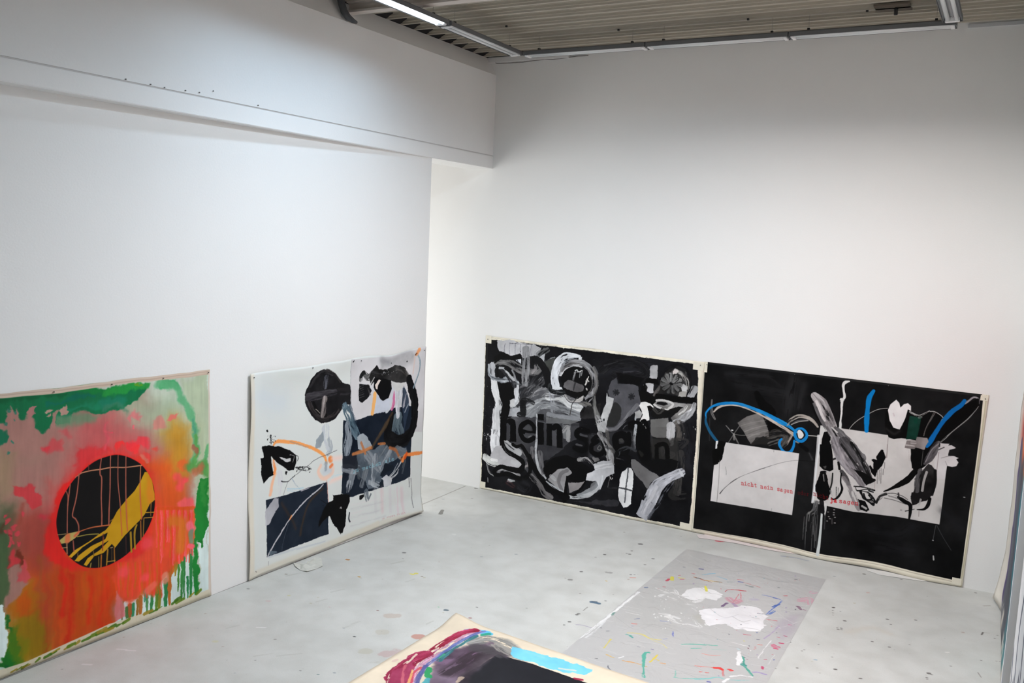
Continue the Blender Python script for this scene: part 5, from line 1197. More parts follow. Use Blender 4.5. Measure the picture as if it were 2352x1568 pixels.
# bare ground between the runs at the foot
A.poly([(70, 1460), (100, 1350), (160, 1200), (300, 1180), (340, 1100), (400, 1170), (470, 1040), (560, 920), (640, 890), (690, 770), (740, 760), (720, 900), (750, 1180), (560, 1270), (400, 1310), (250, 1370)], (206, 222, 220), .96, rough=4, soft=2)
r_ = np.random.RandomState(5)
for x0_, y0_, y1_, wd, c in ((560, 900, 960, 40, (196, 92, 20)), (585, 840, 980, 30, (150, 120, 30)), (610, 900, 1120, 22, (60, 120, 40)), (640, 880, 1210, 26, (40, 124, 50)), (660, 800, 1200, 18, (36, 116, 50)), (690, 1000, 1180, 24, (24, 120, 60)), (715, 780, 1200, 30, (24, 120, 50)),
                            (535, 880, 1270, 34, (180, 92, 24)), (505, 1020, 1270, 34, (30, 120, 60)), (450, 1030, 1290, 40, (120, 120, 24)), (425, 1090, 1300, 30, (80, 122, 30)), (385, 1150, 1330, 22, (40, 122, 60)), (350, 1140, 1330, 20, (70, 130, 70)), (335, 1110, 1200, 30, (70, 140, 110)),
                            (295, 1170, 1360, 36, (170, 92, 30)), (265, 1200, 1370, 30, (150, 100, 30)), (230, 1230, 1350, 34, (40, 130, 80)), (205, 1240, 1390, 30, (160, 80, 30)), (180, 1260, 1400, 24, (70, 110, 50)), (140, 1210, 1410, 22, (90, 110, 50))):
    A.stroke([(x0_, y0_, wd), (x0_+2, (y0_+y1_)/2, wd*.9), (x0_-2, y1_, wd*.45)], wd, c, .92, rough=.12, soft=.2)
A.poly([(90, 1120), (140, 1180), (200, 1230), (270, 1180), (330, 1100), (400, 1160), (470, 1020), (560, 900), (680, 820), (740, 740), (740, 460), (600, 400), (430, 400), (420, 640), (300, 820), (100, 900), (60, 1000)], (226, 74, 44), .9, soft=16, rough=5)
A.poly([(90, 1120), (150, 1200), (170, 1330), (90, 1380), (80, 1250)], (214, 116, 118), .9, soft=8, rough=4)
A.poly([(80, 1380), (130, 1350), (130, 1430), (75, 1450)], (206, 222, 220), rough=2)
A.poly([(660, 330), (730, 340), (750, 420), (620, 420), (600, 380)], (238, 90, 96), .9, soft=10)
for i in range(26):
    x = 430 + i*12.4; c = [(240, 78, 78), (214, 92, 24), (232, 60, 40), (242, 96, 110)][i % 4]
    A.stroke([(x, 420 + 20*r_.rand()), (x+3, 560+80*r_.rand()), (x, 700+200*r_.rand())], 9+6*r_.rand(), c, .75, soft=.4)
for i in range(20):
    x = 90 + i*20; c = [(222, 70, 20), (240, 64, 54), (200, 100, 20)][i % 3]
    A.stroke([(x, 880), (x+2, 1000), (x, 1060+110*r_.rand())], 13, c, .6, soft=.6)
A.stroke([(440, 430), (600, 425), (740, 420)], 26, (214, 78, 20), .8, soft=.6)
A.stroke([(560, 530), (640, 560), (620, 760)], 90, (204, 112, 30), .8, soft=.9)
A.stroke([(700, 560), (720, 600)], 60, (238, 110, 130), .8, soft=.6); A.stroke([(715, 620), (720, 700)], 44, (110, 140, 110), .85, soft=.6); A.stroke([(700, 740), (730, 745)], 36, (238, 96, 106), .9, soft=.5)
for x, y, q in ((600, 160, 60), (640, 200, 60), (670, 190, 40), (620, 250, 60), (350, 720, 90), (330, 1000, 60), (150, 960, 90)):
    A.stroke([(x-6, y), (x+6, y)], q, (242, 76, 84), .75, soft=.9)
A.stroke([(500, 980), (505, 1020)], 60, (220, 136, 110), .85, soft=.5)
A.stroke([(410, 1060), (360, 1110)], 60, (230, 104, 84), .8, soft=.6)
A.warp(0, 1.0)
A.streak(.014); A.grain(.025)
# the disc
A.view(100, 1030, 5.407)
A.poly([(150, 850), (200, 650), (280, 500), (390, 350), (560, 200), (700, 120), (860, 76), (1000, 90), (1120, 140), (1220, 210), (1300, 320), (1360, 460), (1380, 640), (1360, 810), (1280, 1010), (1160, 1180), (1020, 1320), (860, 1420), (700, 1475), (560, 1480), (440, 1440), (320, 1350), (230, 1230), (180, 1110), (150, 980)], (226, 26, 20), .9, soft=14, sm=True)
disc = [(152, 850), (200, 650), (280, 500), (390, 355), (560, 205), (700, 124), (860, 80), (1000, 94), (1120, 143), (1220, 214), (1300, 322), (1358, 460), (1376, 640), (1356, 810), (1278, 1008), (1158, 1178), (1018, 1318), (858, 1417), (700, 1471), (560, 1476), (440, 1437), (322, 1347), (232, 1228), (182, 1108), (153, 980)]
A.poly(disc, (4, 3, 4), sm=True, soft=1.5)
YL = (196, 148, 20)
A.poly([(1250, 290), (1280, 290), (1340, 400), (1372, 560), (1374, 630), (1310, 680), (1250, 810), (1180, 900), (1080, 1000), (1000, 1080), (880, 1235), (840, 1185), (740, 1290), (620, 1340), (530, 1458), (490, 1440), (540, 1360), (700, 1250), (800, 1140), (640, 1240), (430, 1400), (376, 1390), (430, 1320), (600, 1200), (760, 1120), (790, 1040), (640, 1120), (480, 1220), (340, 1350), (306, 1335), (370, 1260), (560, 1150), (680, 1060), (760, 1010), (820, 945), (900, 790), (1020, 630), (1120, 520), (1200, 400)], YL, rough=2, soft=1.5, tone=6)
A.poly([(1290, 330), (1350, 440), (1374, 620), (1300, 690), (1270, 560)], (216, 120, 30), .7, soft=30)
A.poly([(190, 1130), (250, 1080), (290, 1050), (440, 1020), (430, 1060), (380, 1110), (300, 1160), (210, 1175)], (180, 158, 90), rough=2, soft=2)
A.stroke([(290, 1080), (290, 1140)], 60, (214, 104, 64), .85, soft=.7); A.stroke([(430, 1030), (380, 1080)], 30, (214, 92, 60), .85, soft=.6)
ln = (170, 92, 74)
for P, wd, c in (([(455, 298), (560, 275), (700, 255), (830, 232), (1000, 235), (1210, 208)], 14, (206, 140, 104)), ([(385, 350), (460, 300)], 12, (190, 110, 90)),
                 ([(430, 310), (415, 480), (390, 640), (350, 820), (390, 870), (425, 940), (430, 1020)], 17, ln), ([(710, 120), (695, 240), (695, 320), (715, 370), (710, 600), (718, 800), (718, 950)], 17, ln),
                 ([(825, 90), (822, 230), (820, 500), (810, 750), (805, 930)], 16, ln), ([(920, 84), (918, 240), (920, 430), (940, 640), (950, 800), (965, 1080)], 13, ln), ([(1018, 98), (1015, 300), (1015, 600), (1025, 900), (1035, 1020)], 14, ln),
                 ([(1198, 215), (1192, 400), (1190, 600), (1215, 860)], 15, (176, 108, 70)), ([(320, 440), (305, 560), (290, 700), (285, 850), (285, 1040)], 16, ln), ([(268, 520), (290, 580), (290, 700)], 14, ln), ([(552, 200), (552, 270)], 12, (120, 60, 54)),
                 ([(440, 1025), (560, 985), (700, 960), (820, 945)], 15, (196, 104, 60)), ([(165, 1062), (270, 1052)], 10, (180, 158, 100)), ([(410, 1090), (540, 1065), (680, 1058)], 12, (176, 160, 70)), ([(280, 1170), (285, 1300)], 16, (160, 110, 80)), ([(360, 1140), (370, 1270)], 16, (160, 84, 70)), ([(225, 1226), (285, 1222)], 11, (190, 150, 110)),
                 ([(820, 900), (860, 870)], 10, (160, 110, 50)), ([(1265, 790), (1365, 785)], 14, (196, 148, 40)), ([(1245, 858), (1350, 848)], 11, (196, 148, 60)), ([(1330, 670), (1325, 780), (1325, 830)], 12, (150, 100, 40)),
                 ([(1200, 900), (1205, 1130)], 18, (150, 92, 40)), ([(1240, 860), (1232, 1080)], 14, (150, 110, 40)), ([(1075, 1040), (1085, 1280)], 24, (166, 130, 30)), ([(1150, 950), (1125, 1040), (1130, 1240)], 22, (166, 130, 30)), ([(1015, 1090), (1020, 1300)], 12, (70, 36, 30)),
                 ([(870, 1230), (875, 1400)], 18, (150, 96, 30)), ([(790, 1250), (775, 1440)], 20, (166, 120, 30)), ([(840, 1230), (840, 1380)], 10, (90, 70, 40)), ([(785, 1400), (880, 1388)], 12, (176, 140, 50)), ([(820, 1230), (850, 1222)], 10, (190, 160, 110)), ([(712, 1320), (706, 1470)], 18, (166, 96, 30)), ([(680, 1340), (678, 1470)], 12, (120, 100, 50)), ([(585, 1420), (575, 1470)], 14, (150, 130, 60)), ([(735, 1060), (725, 1260)], 14, (110, 50, 40)), ([(420, 1290), (415, 1340)], 12, (120, 90, 40)), ([(615, 1270), (618, 1330)], 12, (110, 90, 40))):
    A.stroke(P, wd, c, .95, rough=.1)
A.stroke([(950, 780), (965, 1070)], 12, (200, 100, 40), .8); A.stroke([(1022, 640), (1035, 1010)], 13, (200, 100, 40), .8); A.stroke([(1190, 430), (1212, 880)], 14, (204, 92, 40), .8)
A.stroke([(740, 1100), (730, 1260)], 14, (190, 90, 30), .6)
# raw margins
A.view(0, 0, 1)
A.poly([(-40, 905), (100, 893), (240, 877), (478, 848), (483, 856), (478, 860), (350, 874), (250, 886), (100, 906), (-40, 918)], (190, 170, 152), rough=.1)
A.stroke([(-30, 911), (100, 898), (240, 883), (476, 853)], 2.5, (168, 146, 130), .8)
A.poly([(476, 856), (482, 856), (486, 1366), (477, 1366), (478, 1200)], (206, 192, 180), .95, rough=.1)
A.poly([(-40, 1548), (60, 1518), (250, 1432), (400, 1385), (478, 1352), (484, 1368), (0, 1570), (-40, 1580)], (206, 198, 176), .97, rough=.1)
r_ = np.random.RandomState(8)
for i in range(30):
    t = r_.rand(); x = 20 + 440*t; y = 1545 - 190*t + 5*r_.rand() - 14*math.sin(t*3.1)*.4
    A.stroke([(x, y), (x + 8 + 10*r_.rand(), y - 8)], 4 + 3*r_.rand(), [(84, 116, 20), (150, 130, 40), (60, 104, 20)][i % 3], .85, rough=.3)
ART_COLOUR = A
# ------------------------------------------------------------------ stains, spots and wall base shadow lines on the screed
A = ART = Art([(-0.5, -0.02), (4.66, -0.02), (4.66, -4.9), (-0.5, -4.9)], 330, on_floor, (150, 150, 146))
A.m = np.zeros((A.H, A.W), np.float32); A.wk = .8
A.view(0, 0, 1)
for a, b in (((0, 1562), (482, 1367.5)), ((482, 1367.5), (968, 1178)), ((968, 1093.5), (1103, 1121.5)), ((2209, 1348), (2292, 1364))): A.stroke([a, b], 2.2, (70, 64, 60), .85, sm=False)  # gaps at the wall bases, their shadow lines painted into the floor
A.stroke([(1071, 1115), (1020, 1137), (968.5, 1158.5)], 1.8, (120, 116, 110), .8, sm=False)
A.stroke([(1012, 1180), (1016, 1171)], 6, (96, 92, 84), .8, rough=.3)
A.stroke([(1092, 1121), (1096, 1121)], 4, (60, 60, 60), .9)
A.view(480, 1180, 2.168)
for x, y, q, c, a_ in ((1045, 608, 34, (180, 110, 90), .7), (915, 505, 36, (176, 156, 142), .5), (895, 690, 50, (178, 140, 140), .5), (935, 740, 20, (170, 110, 110), .5), (868, 588, 34, (176, 170, 156), .5), (772, 685, 40, (172, 168, 150), .5), (820, 738, 44, (174, 170, 160), .4), (690, 226, 12, (176, 120, 60), .9), (748, 312, 10, (180, 140, 60), .9), (757, 318, 7, (120, 90, 50), .9), (1013, 299, 24, (214, 204, 40), .95), (1030, 296, 12, (200, 190, 60), .8), (1182, 478, 14, (80, 100, 110), .9), (725, 610, 8, (50, 50, 50), .9), (974, 192, 10, (80, 80, 80), .8), (384, 299, 8, (120, 110, 90), .7), (400, 405, 12, (190, 186, 120), .6), (196, 372, 9, (110, 110, 110), .7), (294, 432, 16, (190, 160, 160), .5), (543, 798, 9, (70, 110, 110), .8), (455, 780, 7, (80, 80, 80), .8), (624, 790, 8, (120, 130, 140), .7), (1220, 101, 10, (210, 210, 206), .9), (840, 480, 7, (120, 70, 60), .8), (1143, 463, 6, (70, 180, 120), .9), (1300, 517, 8, (150, 100, 100), .8), (1334, 464, 8, (60, 60, 60), .8), (600, 463, 8, (190, 160, 160), .6), (30, 634, 16, (190, 186, 140), .5), (966, 222, 5, (90, 90, 90), .7), (1060, 310, 8, (110, 90, 60), .7)):
    A.stroke([(x - q*.3, y), (x + q*.3, y + 1)], q, c, a_, soft=.3, rough=.35)
for x, y, l in ((700, 558, 60), (560, 430, 50), (420, 300, 70), (730, 540, 40), (940, 240, 60), (270, 700, 90), (120, 560, 60), (400, 700, 120), (1000, 330, 40), (1100, 540, 30), (640, 380, 60)):
    A.stroke([(x-l/2, y+8), (x+l/2, y-6)], 10, (164, 164, 158), .5, soft=.8, dry=.4)
A.view(1280, 1240, 2.732)
for x, y, q, c in ((298, 91, 9, 60), (437, 83, 9, 70), (453, 88, 7, 50), (467, 68, 9, 60), (519, 25, 16, 90), (600, 117, 12, 100), (150, 198, 9, 80), (50, 239, 7, 110), (80, 249, 16, 120), (320, 203, 24, 150), (461, 217, 9, 80), (484, 217, 9, 90), (143, 335, 7, 110), (303, 381, 8, 60), (135, 462, 11, 90), (122, 468, 8, 80), (76, 513, 12, 50), (43, 532, 8, 60), (240, 107, 7, 120), (550, 154, 7, 120)):
    A.stroke([(x - q*.3, y), (x + q*.35, y)], q, (c, c-2, c-4), .85, rough=.3)
A.stroke([(216, 388), (240, 392), (262, 398)], 20, (60, 92, 116), .9, rough=.2); A.stroke([(220, 384), (250, 386)], 6, (40, 60, 80), .8)
A.stroke([(458, 235), (490, 236)], 9, (206, 130, 116), .8); A.stroke([(118, 530), (160, 534), (215, 550)], 8, (140, 130, 160), .8, rough=.2); A.stroke([(163, 442), (190, 420)], 5, (110, 108, 104), .8)
A.stroke([(305, 255), (310, 257)], 10, (200, 170, 90), .7)
A.view(1580, 1240, 2.732)
A.stroke([(180, 5), (265, 10)], 11, (196, 60, 80), .8, dry=.3, rough=.4); A.stroke([(350, 26), (402, 34)], 9, (200, 70, 80), .8, dry=.3, rough=.4)
A.stroke([(590, 100), (680, 112), (750, 128)], 16, (150, 156, 170), .7, soft=.5, dry=.3)
for x, y, q in ((914, 423, 12), (908, 440, 6), (910, 456, 5), (910, 470, 5), (925, 810, 12), (905, 733, 7), (730, 688, 6), (716, 695, 6), (640, 640, 10), (686, 802, 8), (550, 806, 8), (820, 655, 7)):
    A.stroke([(x-2, y), (x+3, y)], q, (84, 78, 76), .85, rough=.3)
A.stroke([(792, 750), (808, 751)], 8, (110, 160, 176), .8)
A.view(1850, 1280, 2.677)
for x, y, q in ((1048, 217, 13), (362, 101, 8), (486, 108, 7), (590, 134, 9), (242, 389, 12), (503, 379, 9), (525, 411, 8), (678, 384, 11), (411, 516, 9), (172, 307, 9), (168, 325, 5), (168, 340, 5), (196, 432, 10), (220, 434, 8), (200, 441, 9), (222, 443, 8), (214, 330, 6), (546, 567, 7), (515, 550, 16), (187, 688, 8), (338, 743, 12), (1165, 497, 8), (1180, 478, 6), (1195, 640, 6), (1175, 636, 9), (1080, 632, 7), (640, 536, 7), (760, 712, 18), (778, 720, 16), (746, 738, 12), (748, 747, 12)):
    A.stroke([(x-3, y), (x+3, y+.5)], q, (78, 72, 70), .8, rough=.35)
A.stroke([(1083, 474), (1092, 460)], 8, (80, 74, 72), .9); A.stroke([(1092, 460), (1130, 465)], 6, (130, 124, 116), .7, dry=.4); A.stroke([(1060, 706), (1080, 736)], 5, (110, 96, 92), .8); A.stroke([(1096, 297), (1135, 296)], 8, (140, 134, 126), .6, dry=.3)
A.stroke([(864, 582), (880, 582)], 11, (216, 212, 208), .9); A.stroke([(55, 628), (68, 630)], 8, (120, 150, 176), .8); A.stroke([(380, 216), (390, 216)], 10, (190, 140, 130), .6)
A.stroke([(260, 460), (400, 430), (520, 470)], 60, (186, 178, 166), .4, soft=1.2)
r_ = np.random.RandomState(3)
A.view(0, 0, 1)
for i in range(240):
    t = r_.rand(); x = 20 + 2250*r_.rand(); y = 1130 + 430*r_.rand(); q = 1.0 + 3.0*r_.rand()**3
    c = [(110, 106, 100), (90, 86, 82), (150, 120, 108), (120, 130, 140), (160, 150, 110)][r_.randint(5)]
    A.stroke([(x-q*.3, y), (x+q*.3, y)], q, c, .6, rough=.2, sm=False)
for x, y in ((280, 1490), (300, 1493), (600, 1440), (200, 1525)): A.stroke([(x-10, y), (x+10, y+1)], 5, (214, 212, 212), .8, soft=.3, dry=.3)
A.stroke([(1620, 1270), (1700, 1290)], 2, (200, 196, 190), .4)
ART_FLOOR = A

# ------------------------------------------------------------------ plastic film with dried paint
A = ART = Art([on_floor(1577, 1260), on_floor(1897, 1330), on_floor(1705, 1667), on_floor(1195, 1580)], 460, on_floor, (180, 179, 178)); A.wk = .66
A.view(1280, 1240, 2.732)
A.poly([(820, 50), (929, 70), (929, 300), (700, 600), (400, 500), (500, 330)], (175, 174, 171), .6, soft=30)
def scr(P, wd, c, a_=.85): A.stroke(P, wd, c, a_, dry=.25, rough=.25)
A.stroke([(20, 712), (120, 630), (230, 540), (350, 460)], 10, (226, 226, 226), .9, dry=.1)
scr([(70, 660), (130, 620), (260, 530), (370, 440), (470, 360), (510, 328)], 20, (222, 222, 222)); scr([(370, 440), (440, 385), (480, 350)], 12, (230, 230, 228))
scr([(300, 500), (250, 560), (180, 610)], 14, (216, 216, 216), .7)
scr([(430, 450), (490, 466), (545, 482)], 9, (214, 212, 210))
A.stroke([(345, 470), (360, 455)], 14, (90, 130, 120), .8, rough=.3); scr([(405, 385), (418, 375)], 8, (110, 150, 130))
WH = (226, 225, 225)
A.poly([(780, 350), (810, 310), (870, 296), (929, 300), (1000, 320), (1030, 340), (1000, 380), (929, 360), (860, 380), (800, 365)], WH, .95, rough=4, tone=5)
for P, wd in (([(640, 350), (670, 345)], 26), ([(680, 330), (740, 340), (790, 370)], 24), ([(700, 360), (740, 375)], 16), ([(730, 300), (760, 350)], 12), ([(870, 390), (900, 380), (929, 360)], 30), ([(650, 460), (700, 470), (760, 490)], 26), ([(690, 480), (760, 520), (830, 530), (929, 560)], 30), ([(850, 500), (900, 540)], 30), ([(800, 400), (850, 410)], 26), ([(860, 430), (929, 470)], 40), ([(620, 300), (660, 320)], 8)):
    A.stroke(P, wd, (214, 213, 212), .8, dry=.5, rough=.4)
A.poly([(840, 480), (900, 440), (929, 450), (929, 540), (870, 520)], (170, 168, 160), .6, soft=14, rough=6)
A.spots(70, (600, 300, 929, 560), 2, 12, (222, 222, 220), .8, seed=41)
for P, wd, c in (([(690, 255), (702, 246)], 14, (190, 60, 80)), ([(720, 232), (724, 250)], 16, (206, 196, 60)), ([(765, 236), (800, 240)], 9, (206, 196, 70)), ([(775, 246), (796, 246)], 8, (180, 60, 90)), ([(890, 182), (912, 185)], 12, (70, 70, 110)), ([(848, 210), (862, 214)], 7, (196, 70, 90)), ([(855, 233), (929, 255)], 5, (176, 90, 60)), ([(870, 238), (895, 243)], 8, (60, 90, 110)), ([(908, 218), (925, 220)], 8, (90, 160, 190)), ([(660, 292), (678, 294)], 7, (190, 70, 90)), ([(630, 306), (638, 305)], 6, (170, 60, 70)), ([(552, 298), (564, 298)], 10, (70, 90, 130)), ([(795, 170), (800, 171)], 9, (120, 120, 130)), ([(760, 224), (770, 222)], 5, (180, 90, 100)),
                 ([(470, 524), (492, 527)], 18, (214, 90, 80)), ([(482, 498), (512, 495)], 8, (100, 110, 140)), ([(650, 507), (700, 512), (715, 522)], 8, (120, 130, 180)), ([(724, 575), (727, 605)], 8, (90, 100, 180)), ([(665, 622), (690, 622)], 5, (120, 130, 190)), ([(459, 539), (475, 540)], 6, (110, 120, 170)), ([(268, 552), (278, 552)], 8, (70, 70, 80)), ([(310, 570), (325, 570)], 7, (80, 84, 90)),
                 ([(430, 590), (470, 600)], 16, (80, 160, 150)), ([(455, 600), (470, 612)], 12, (70, 150, 140)), ([(440, 582), (520, 590), (580, 618), (650, 628)], 9, (206, 190, 90)), ([(540, 600), (600, 630), (650, 650), (690, 680)], 6, (206, 196, 120)), ([(290, 675), (315, 645), (338, 622)], 8, (206, 190, 90)), ([(308, 720), (354, 738)], 10, (210, 170, 90)), ([(415, 758), (480, 770), (560, 795)], 10, (212, 150, 80)),
                 ([(572, 706), (550, 712), (543, 740), (540, 800), (546, 865)], 16, (70, 160, 140)), ([(550, 706), (580, 710)], 8, (80, 166, 146)), ([(580, 765), (610, 742), (628, 722)], 10, (214, 190, 60)), ([(600, 740), (640, 755)], 7, (214, 190, 80)), ([(650, 772), (676, 776)], 10, (214, 150, 90)), ([(320, 790), (316, 800), (330, 816)], 9, (80, 84, 96)), ([(236, 742), (246, 743)], 9, (70, 70, 76)), ([(500, 668), (516, 672)], 7, (110, 110, 130)), ([(594, 686), (606, 688)], 7, (100, 90, 140)), ([(390, 740), (412, 732)], 10, (220, 220, 220)), ([(780, 655), (860, 655), (929, 660)], 9, (90, 170, 150)), ([(840, 682), (900, 680)], 7, (96, 172, 154)), ([(730, 860), (800, 868), (929, 870)], 9, (90, 172, 156)), ([(740, 820), (735, 860)], 12, (110, 176, 160))):
    A.stroke(P, wd, c, .85, dry=.15, rough=.3)
A.view(1580, 1240, 2.732)
A.poly([(80, 440), (180, 430), (280, 420), (330, 408), (400, 412), (440, 430), (470, 460), (505, 480), (480, 520), (488, 560), (460, 580), (400, 572), (350, 560), (300, 556), (230, 530), (130, 538), (95, 490)], (222, 220, 222), .97, rough=5, tone=5)
A.stroke([(180, 500), (320, 480), (440, 520)], 20, (208, 206, 212), .5, soft=1)
A.stroke([(260, 370), (290, 390), (320, 380)], 46, (190, 110, 130), .6, soft=.6, dry=.3); A.stroke([(285, 400), (300, 415)], 26, (140, 110, 150), .6, soft=.6)
A.stroke([(110, 290), (116, 320)], 12, (216, 206, 60), .9, rough=.4)
for P, wd, c in (([(235, 324), (250, 312), (300, 314), (360, 322)], 14, (180, 40, 50)), ([(270, 310), (330, 318)], 10, (190, 44, 54)), ([(318, 340), (300, 370), (280, 390)], 6, (196, 90, 100)), ([(330, 330), (330, 370)], 5, (196, 100, 110)), ([(320, 262), (345, 266)], 12, (60, 70, 150)), ([(312, 248), (345, 250)], 8, (196, 60, 70)), ([(350, 268), (380, 276), (450, 296)], 5, (190, 90, 90)), ([(362, 285), (400, 295)], 18, (130, 136, 136)), ([(215, 415), (242, 396)], 14, (90, 60, 100)), ([(75, 181), (95, 184)], 11, (90, 90, 140)), ([(25, 209), (45, 214)], 7, (196, 80, 90)), ([(88, 220), (130, 214), (170, 210)], 6, (110, 170, 196)), ([(185, 228), (240, 248)], 8, (96, 160, 190)), ([(36, 232), (100, 250), (150, 266)], 6, (160, 110, 80)), ([(50, 238), (80, 242)], 7, (80, 96, 110)), ([(110, 252), (205, 266)], 8, (196, 170, 100)), ([(170, 262), (210, 266)], 8, (130, 110, 80)), ([(250, 264), (280, 264)], 8, (140, 150, 150)),
                 ([(465, 345), (530, 358), (594, 382)], 6, (90, 110, 180)), ([(535, 362), (575, 374)], 12, (60, 84, 160)), ([(590, 384), (560, 410), (510, 450), (488, 466)], 9, (70, 100, 180)), ([(535, 420), (570, 404)], 16, (60, 90, 160)), ([(510, 464), (540, 446)], 18, (70, 100, 170)), ([(435, 460), (470, 464)], 8, (70, 74, 96)), ([(505, 502), (560, 508)], 12, (200, 40, 56)), ([(490, 498), (520, 500)], 8, (206, 110, 120)), ([(350, 592), (395, 598)], 9, (190, 60, 80)), ([(310, 570), (345, 590)], 6, (170, 140, 180)), ([(600, 350), (622, 350)], 8, (196, 50, 70)), ([(565, 298), (572, 299)], 9, (50, 60, 64)), ([(668, 246), (680, 247)], 8, (90, 90, 96)), ([(690, 420), (706, 434)], 16, (120, 90, 110)), ([(722, 436), (738, 440)], 9, (130, 80, 110)), ([(560, 548), (578, 552)], 14, (226, 226, 230)), ([(555, 580), (562, 582)], 9, (50, 50, 56)), ([(600, 600), (618, 604)], 10, (170, 30, 70)), ([(570, 645), (596, 648)], 12, (190, 40, 90)), ([(540, 680), (560, 684)], 14, (200, 60, 100)), ([(632, 532), (645, 532)], 10, (190, 60, 110)), ([(480, 620), (520, 590), (570, 540)], 8, (160, 140, 176)), ([(520, 630), (480, 680), (440, 740)], 8, (222, 220, 220)), ([(545, 720), (500, 780)], 4, (206, 206, 204)), ([(270, 640), (330, 655), (380, 668)], 7, (220, 218, 216)), ([(0, 652), (90, 656), (180, 662)], 9, (90, 174, 156)), ([(20, 680), (60, 680)], 6, (96, 176, 158)), ([(150, 686), (245, 692)], 6, (110, 180, 164)), ([(347, 632), (352, 634)], 12, (200, 196, 90)), ([(432, 625), (446, 626)], 7, (90, 90, 110)), ([(345, 735), (352, 780), (380, 820), (402, 850)], 13, (60, 150, 130)), ([(345, 780), (360, 790)], 22, (60, 140, 130)), ([(410, 830), (440, 830), (488, 844)], 13, (150, 136, 180)), ([(170, 802), (200, 804), (216, 816)], 22, (220, 40, 36)), ([(150, 800), (160, 798)], 14, (214, 50, 40)), ([(255, 812), (270, 818)], 20, (222, 40, 36)), ([(215, 820), (222, 850)], 12, (196, 110, 110)), ([(70, 827), (86, 828)], 9, (216, 80, 70)), ([(112, 832), (130, 833)], 9, (216, 90, 80)), ([(45, 790), (150, 800)], 10, (214, 120, 110)), ([(90, 712), (140, 724), (200, 724)], 8, (214, 140, 130)), ([(465, 795), (468, 808)], 14, (190, 50, 90)), ([(480, 748), (490, 748)], 10, (180, 40, 70)), ([(366, 748), (372, 749)], 9, (120, 30, 50)), ([(310, 746), (314, 747)], 8, (180, 60, 60)), ([(415, 685), (430, 680)], 9, (206, 90, 80)), ([(440, 656), (462, 658)], 9, (206, 130, 120)), ([(420, 672), (426, 672)], 8, (200, 60, 70)), ([(525, 718), (532, 718)], 6, (190, 50, 80)), ([(560, 610), (575, 612)], 7, (190, 60, 80))):
    A.stroke(P, wd, c, .85, dry=.15, rough=.3)
A.stroke([(320, 705), (325, 740), (315, 780)], 30, WH, .9, rough=.3); A.stroke([(310, 680), (318, 690)], 14, (180, 196, 200), .8)
A.stroke([(270, 855), (330, 850), (400, 860)], 26, WH, .8, dry=.3, rough=.4); A.stroke([(0, 868), (100, 872), (190, 862), (240, 876), (380, 880)], 16, (110, 186, 184), .8, dry=.3, rough=.3); A.stroke([(120, 890), (135, 892)], 14, (60, 60, 150), .9)
A.stroke([(220, 890), (250, 870)], 20, WH, .9)
A.poly([(640, 480), (710, 460), (640, 590), (590, 620), (560, 560), (580, 500)], (160, 146, 164), .4, soft=16, rough=4)
A.stroke([(700, 380), (760, 370), (770, 400)], 40, (206, 140, 160), .6, dry=.5, rough=.5); A.stroke([(780, 330), (800, 322)], 24, (206, 140, 166), .6, dry=.5, rough=.5); A.stroke([(540, 660), (560, 670)], 40, (200, 90, 120), .7, dry=.5, rough=.5)
A.stroke([(400, 372), (430, 372)], 30, (160, 150, 176), .5, soft=.8)
A.spots(130, (20, 180, 800, 880), 1.5, 8, [(190, 60, 80), (90, 100, 150), (70, 70, 80), (200, 120, 120), (150, 130, 170), (224, 224, 222), (110, 150, 160)], .75, seed=44)
A.warp(0, .6)
r_ = np.random.RandomState(4)
A.view(0, 0, 1)
for i in range(190):  # film creases, their bright and shaded sides painted in
    x = 1300 + 560*r_.rand(); y = 1262 + 300*r_.rand(); l = 14 + 80*r_.rand()**2; q = r_.rand()
    A.stroke([(x, y), (x+l*.5, y + l*(.12+.1*r_.randn())), (x+l, y + l*.22)], 1.2 + 1.6*q*q, (205, 204, 203) if i % 2 else (152, 150, 149), .45, soft=.4)
ART_FILM = A

# ------------------------------------------------------------------ painting lying on the floor
A = ART = Art([(1.66, -2.575), (3.72, -2.735), (3.68, -4.22), (1.625, -4.08)], 460, on_floor, (222, 208, 186))
A.view(800, 1400, 1.92)
A.grain(.02)
A.poly([(480, 330), (500, 300), (660, 200), (800, 240), (950, 290), (1100, 345), (1400, 450), (1500, 900), (300, 900), (400, 420)], (20, 20, 28), rough=1, tone=3)
A.poly([(400, 330), (430, 250), (560, 180), (640, 160), (740, 190), (700, 220), (660, 205), (540, 290), (500, 400), (400, 400)], (60, 50, 60), .95, soft=8, rough=3, tone=12)
A.poly([(350, 300), (380, 230), (440, 180), (560, 150), (640, 150), (560, 230), (500, 290), (470, 400), (380, 500), (300, 460)], (92, 74, 92), .97, soft=8, rough=4, tone=14)
A.stroke([(400, 230), (480, 230), (540, 200)], 40, (128, 100, 128), .7, soft=.7, dry=.3); A.stroke([(440, 280), (500, 240), (560, 200), (600, 190)], 50, (44, 32, 40), .8, soft=.8, dry=.2)
A.stroke([(540, 150, 30), (620, 140, 60), (700, 170, 70), (740, 200, 40)], 60, (124, 124, 122), .9, soft=.4, dry=.25, tone=14)
A.stroke([(560, 170), (640, 190), (660, 200)], 50, (70, 66, 70), .8, soft=.5, dry=.3); A.stroke([(660, 160), (700, 190), (780, 220)], 40, (150, 146, 140), .8, dry=.35)
A.stroke([(500, 110, 20), (530, 98, 22), (600, 104, 26), (625, 112, 20)], 22, (90, 180, 220), .95, rough=.1); A.stroke([(590, 116), (620, 112)], 14, (40, 150, 120), .9)
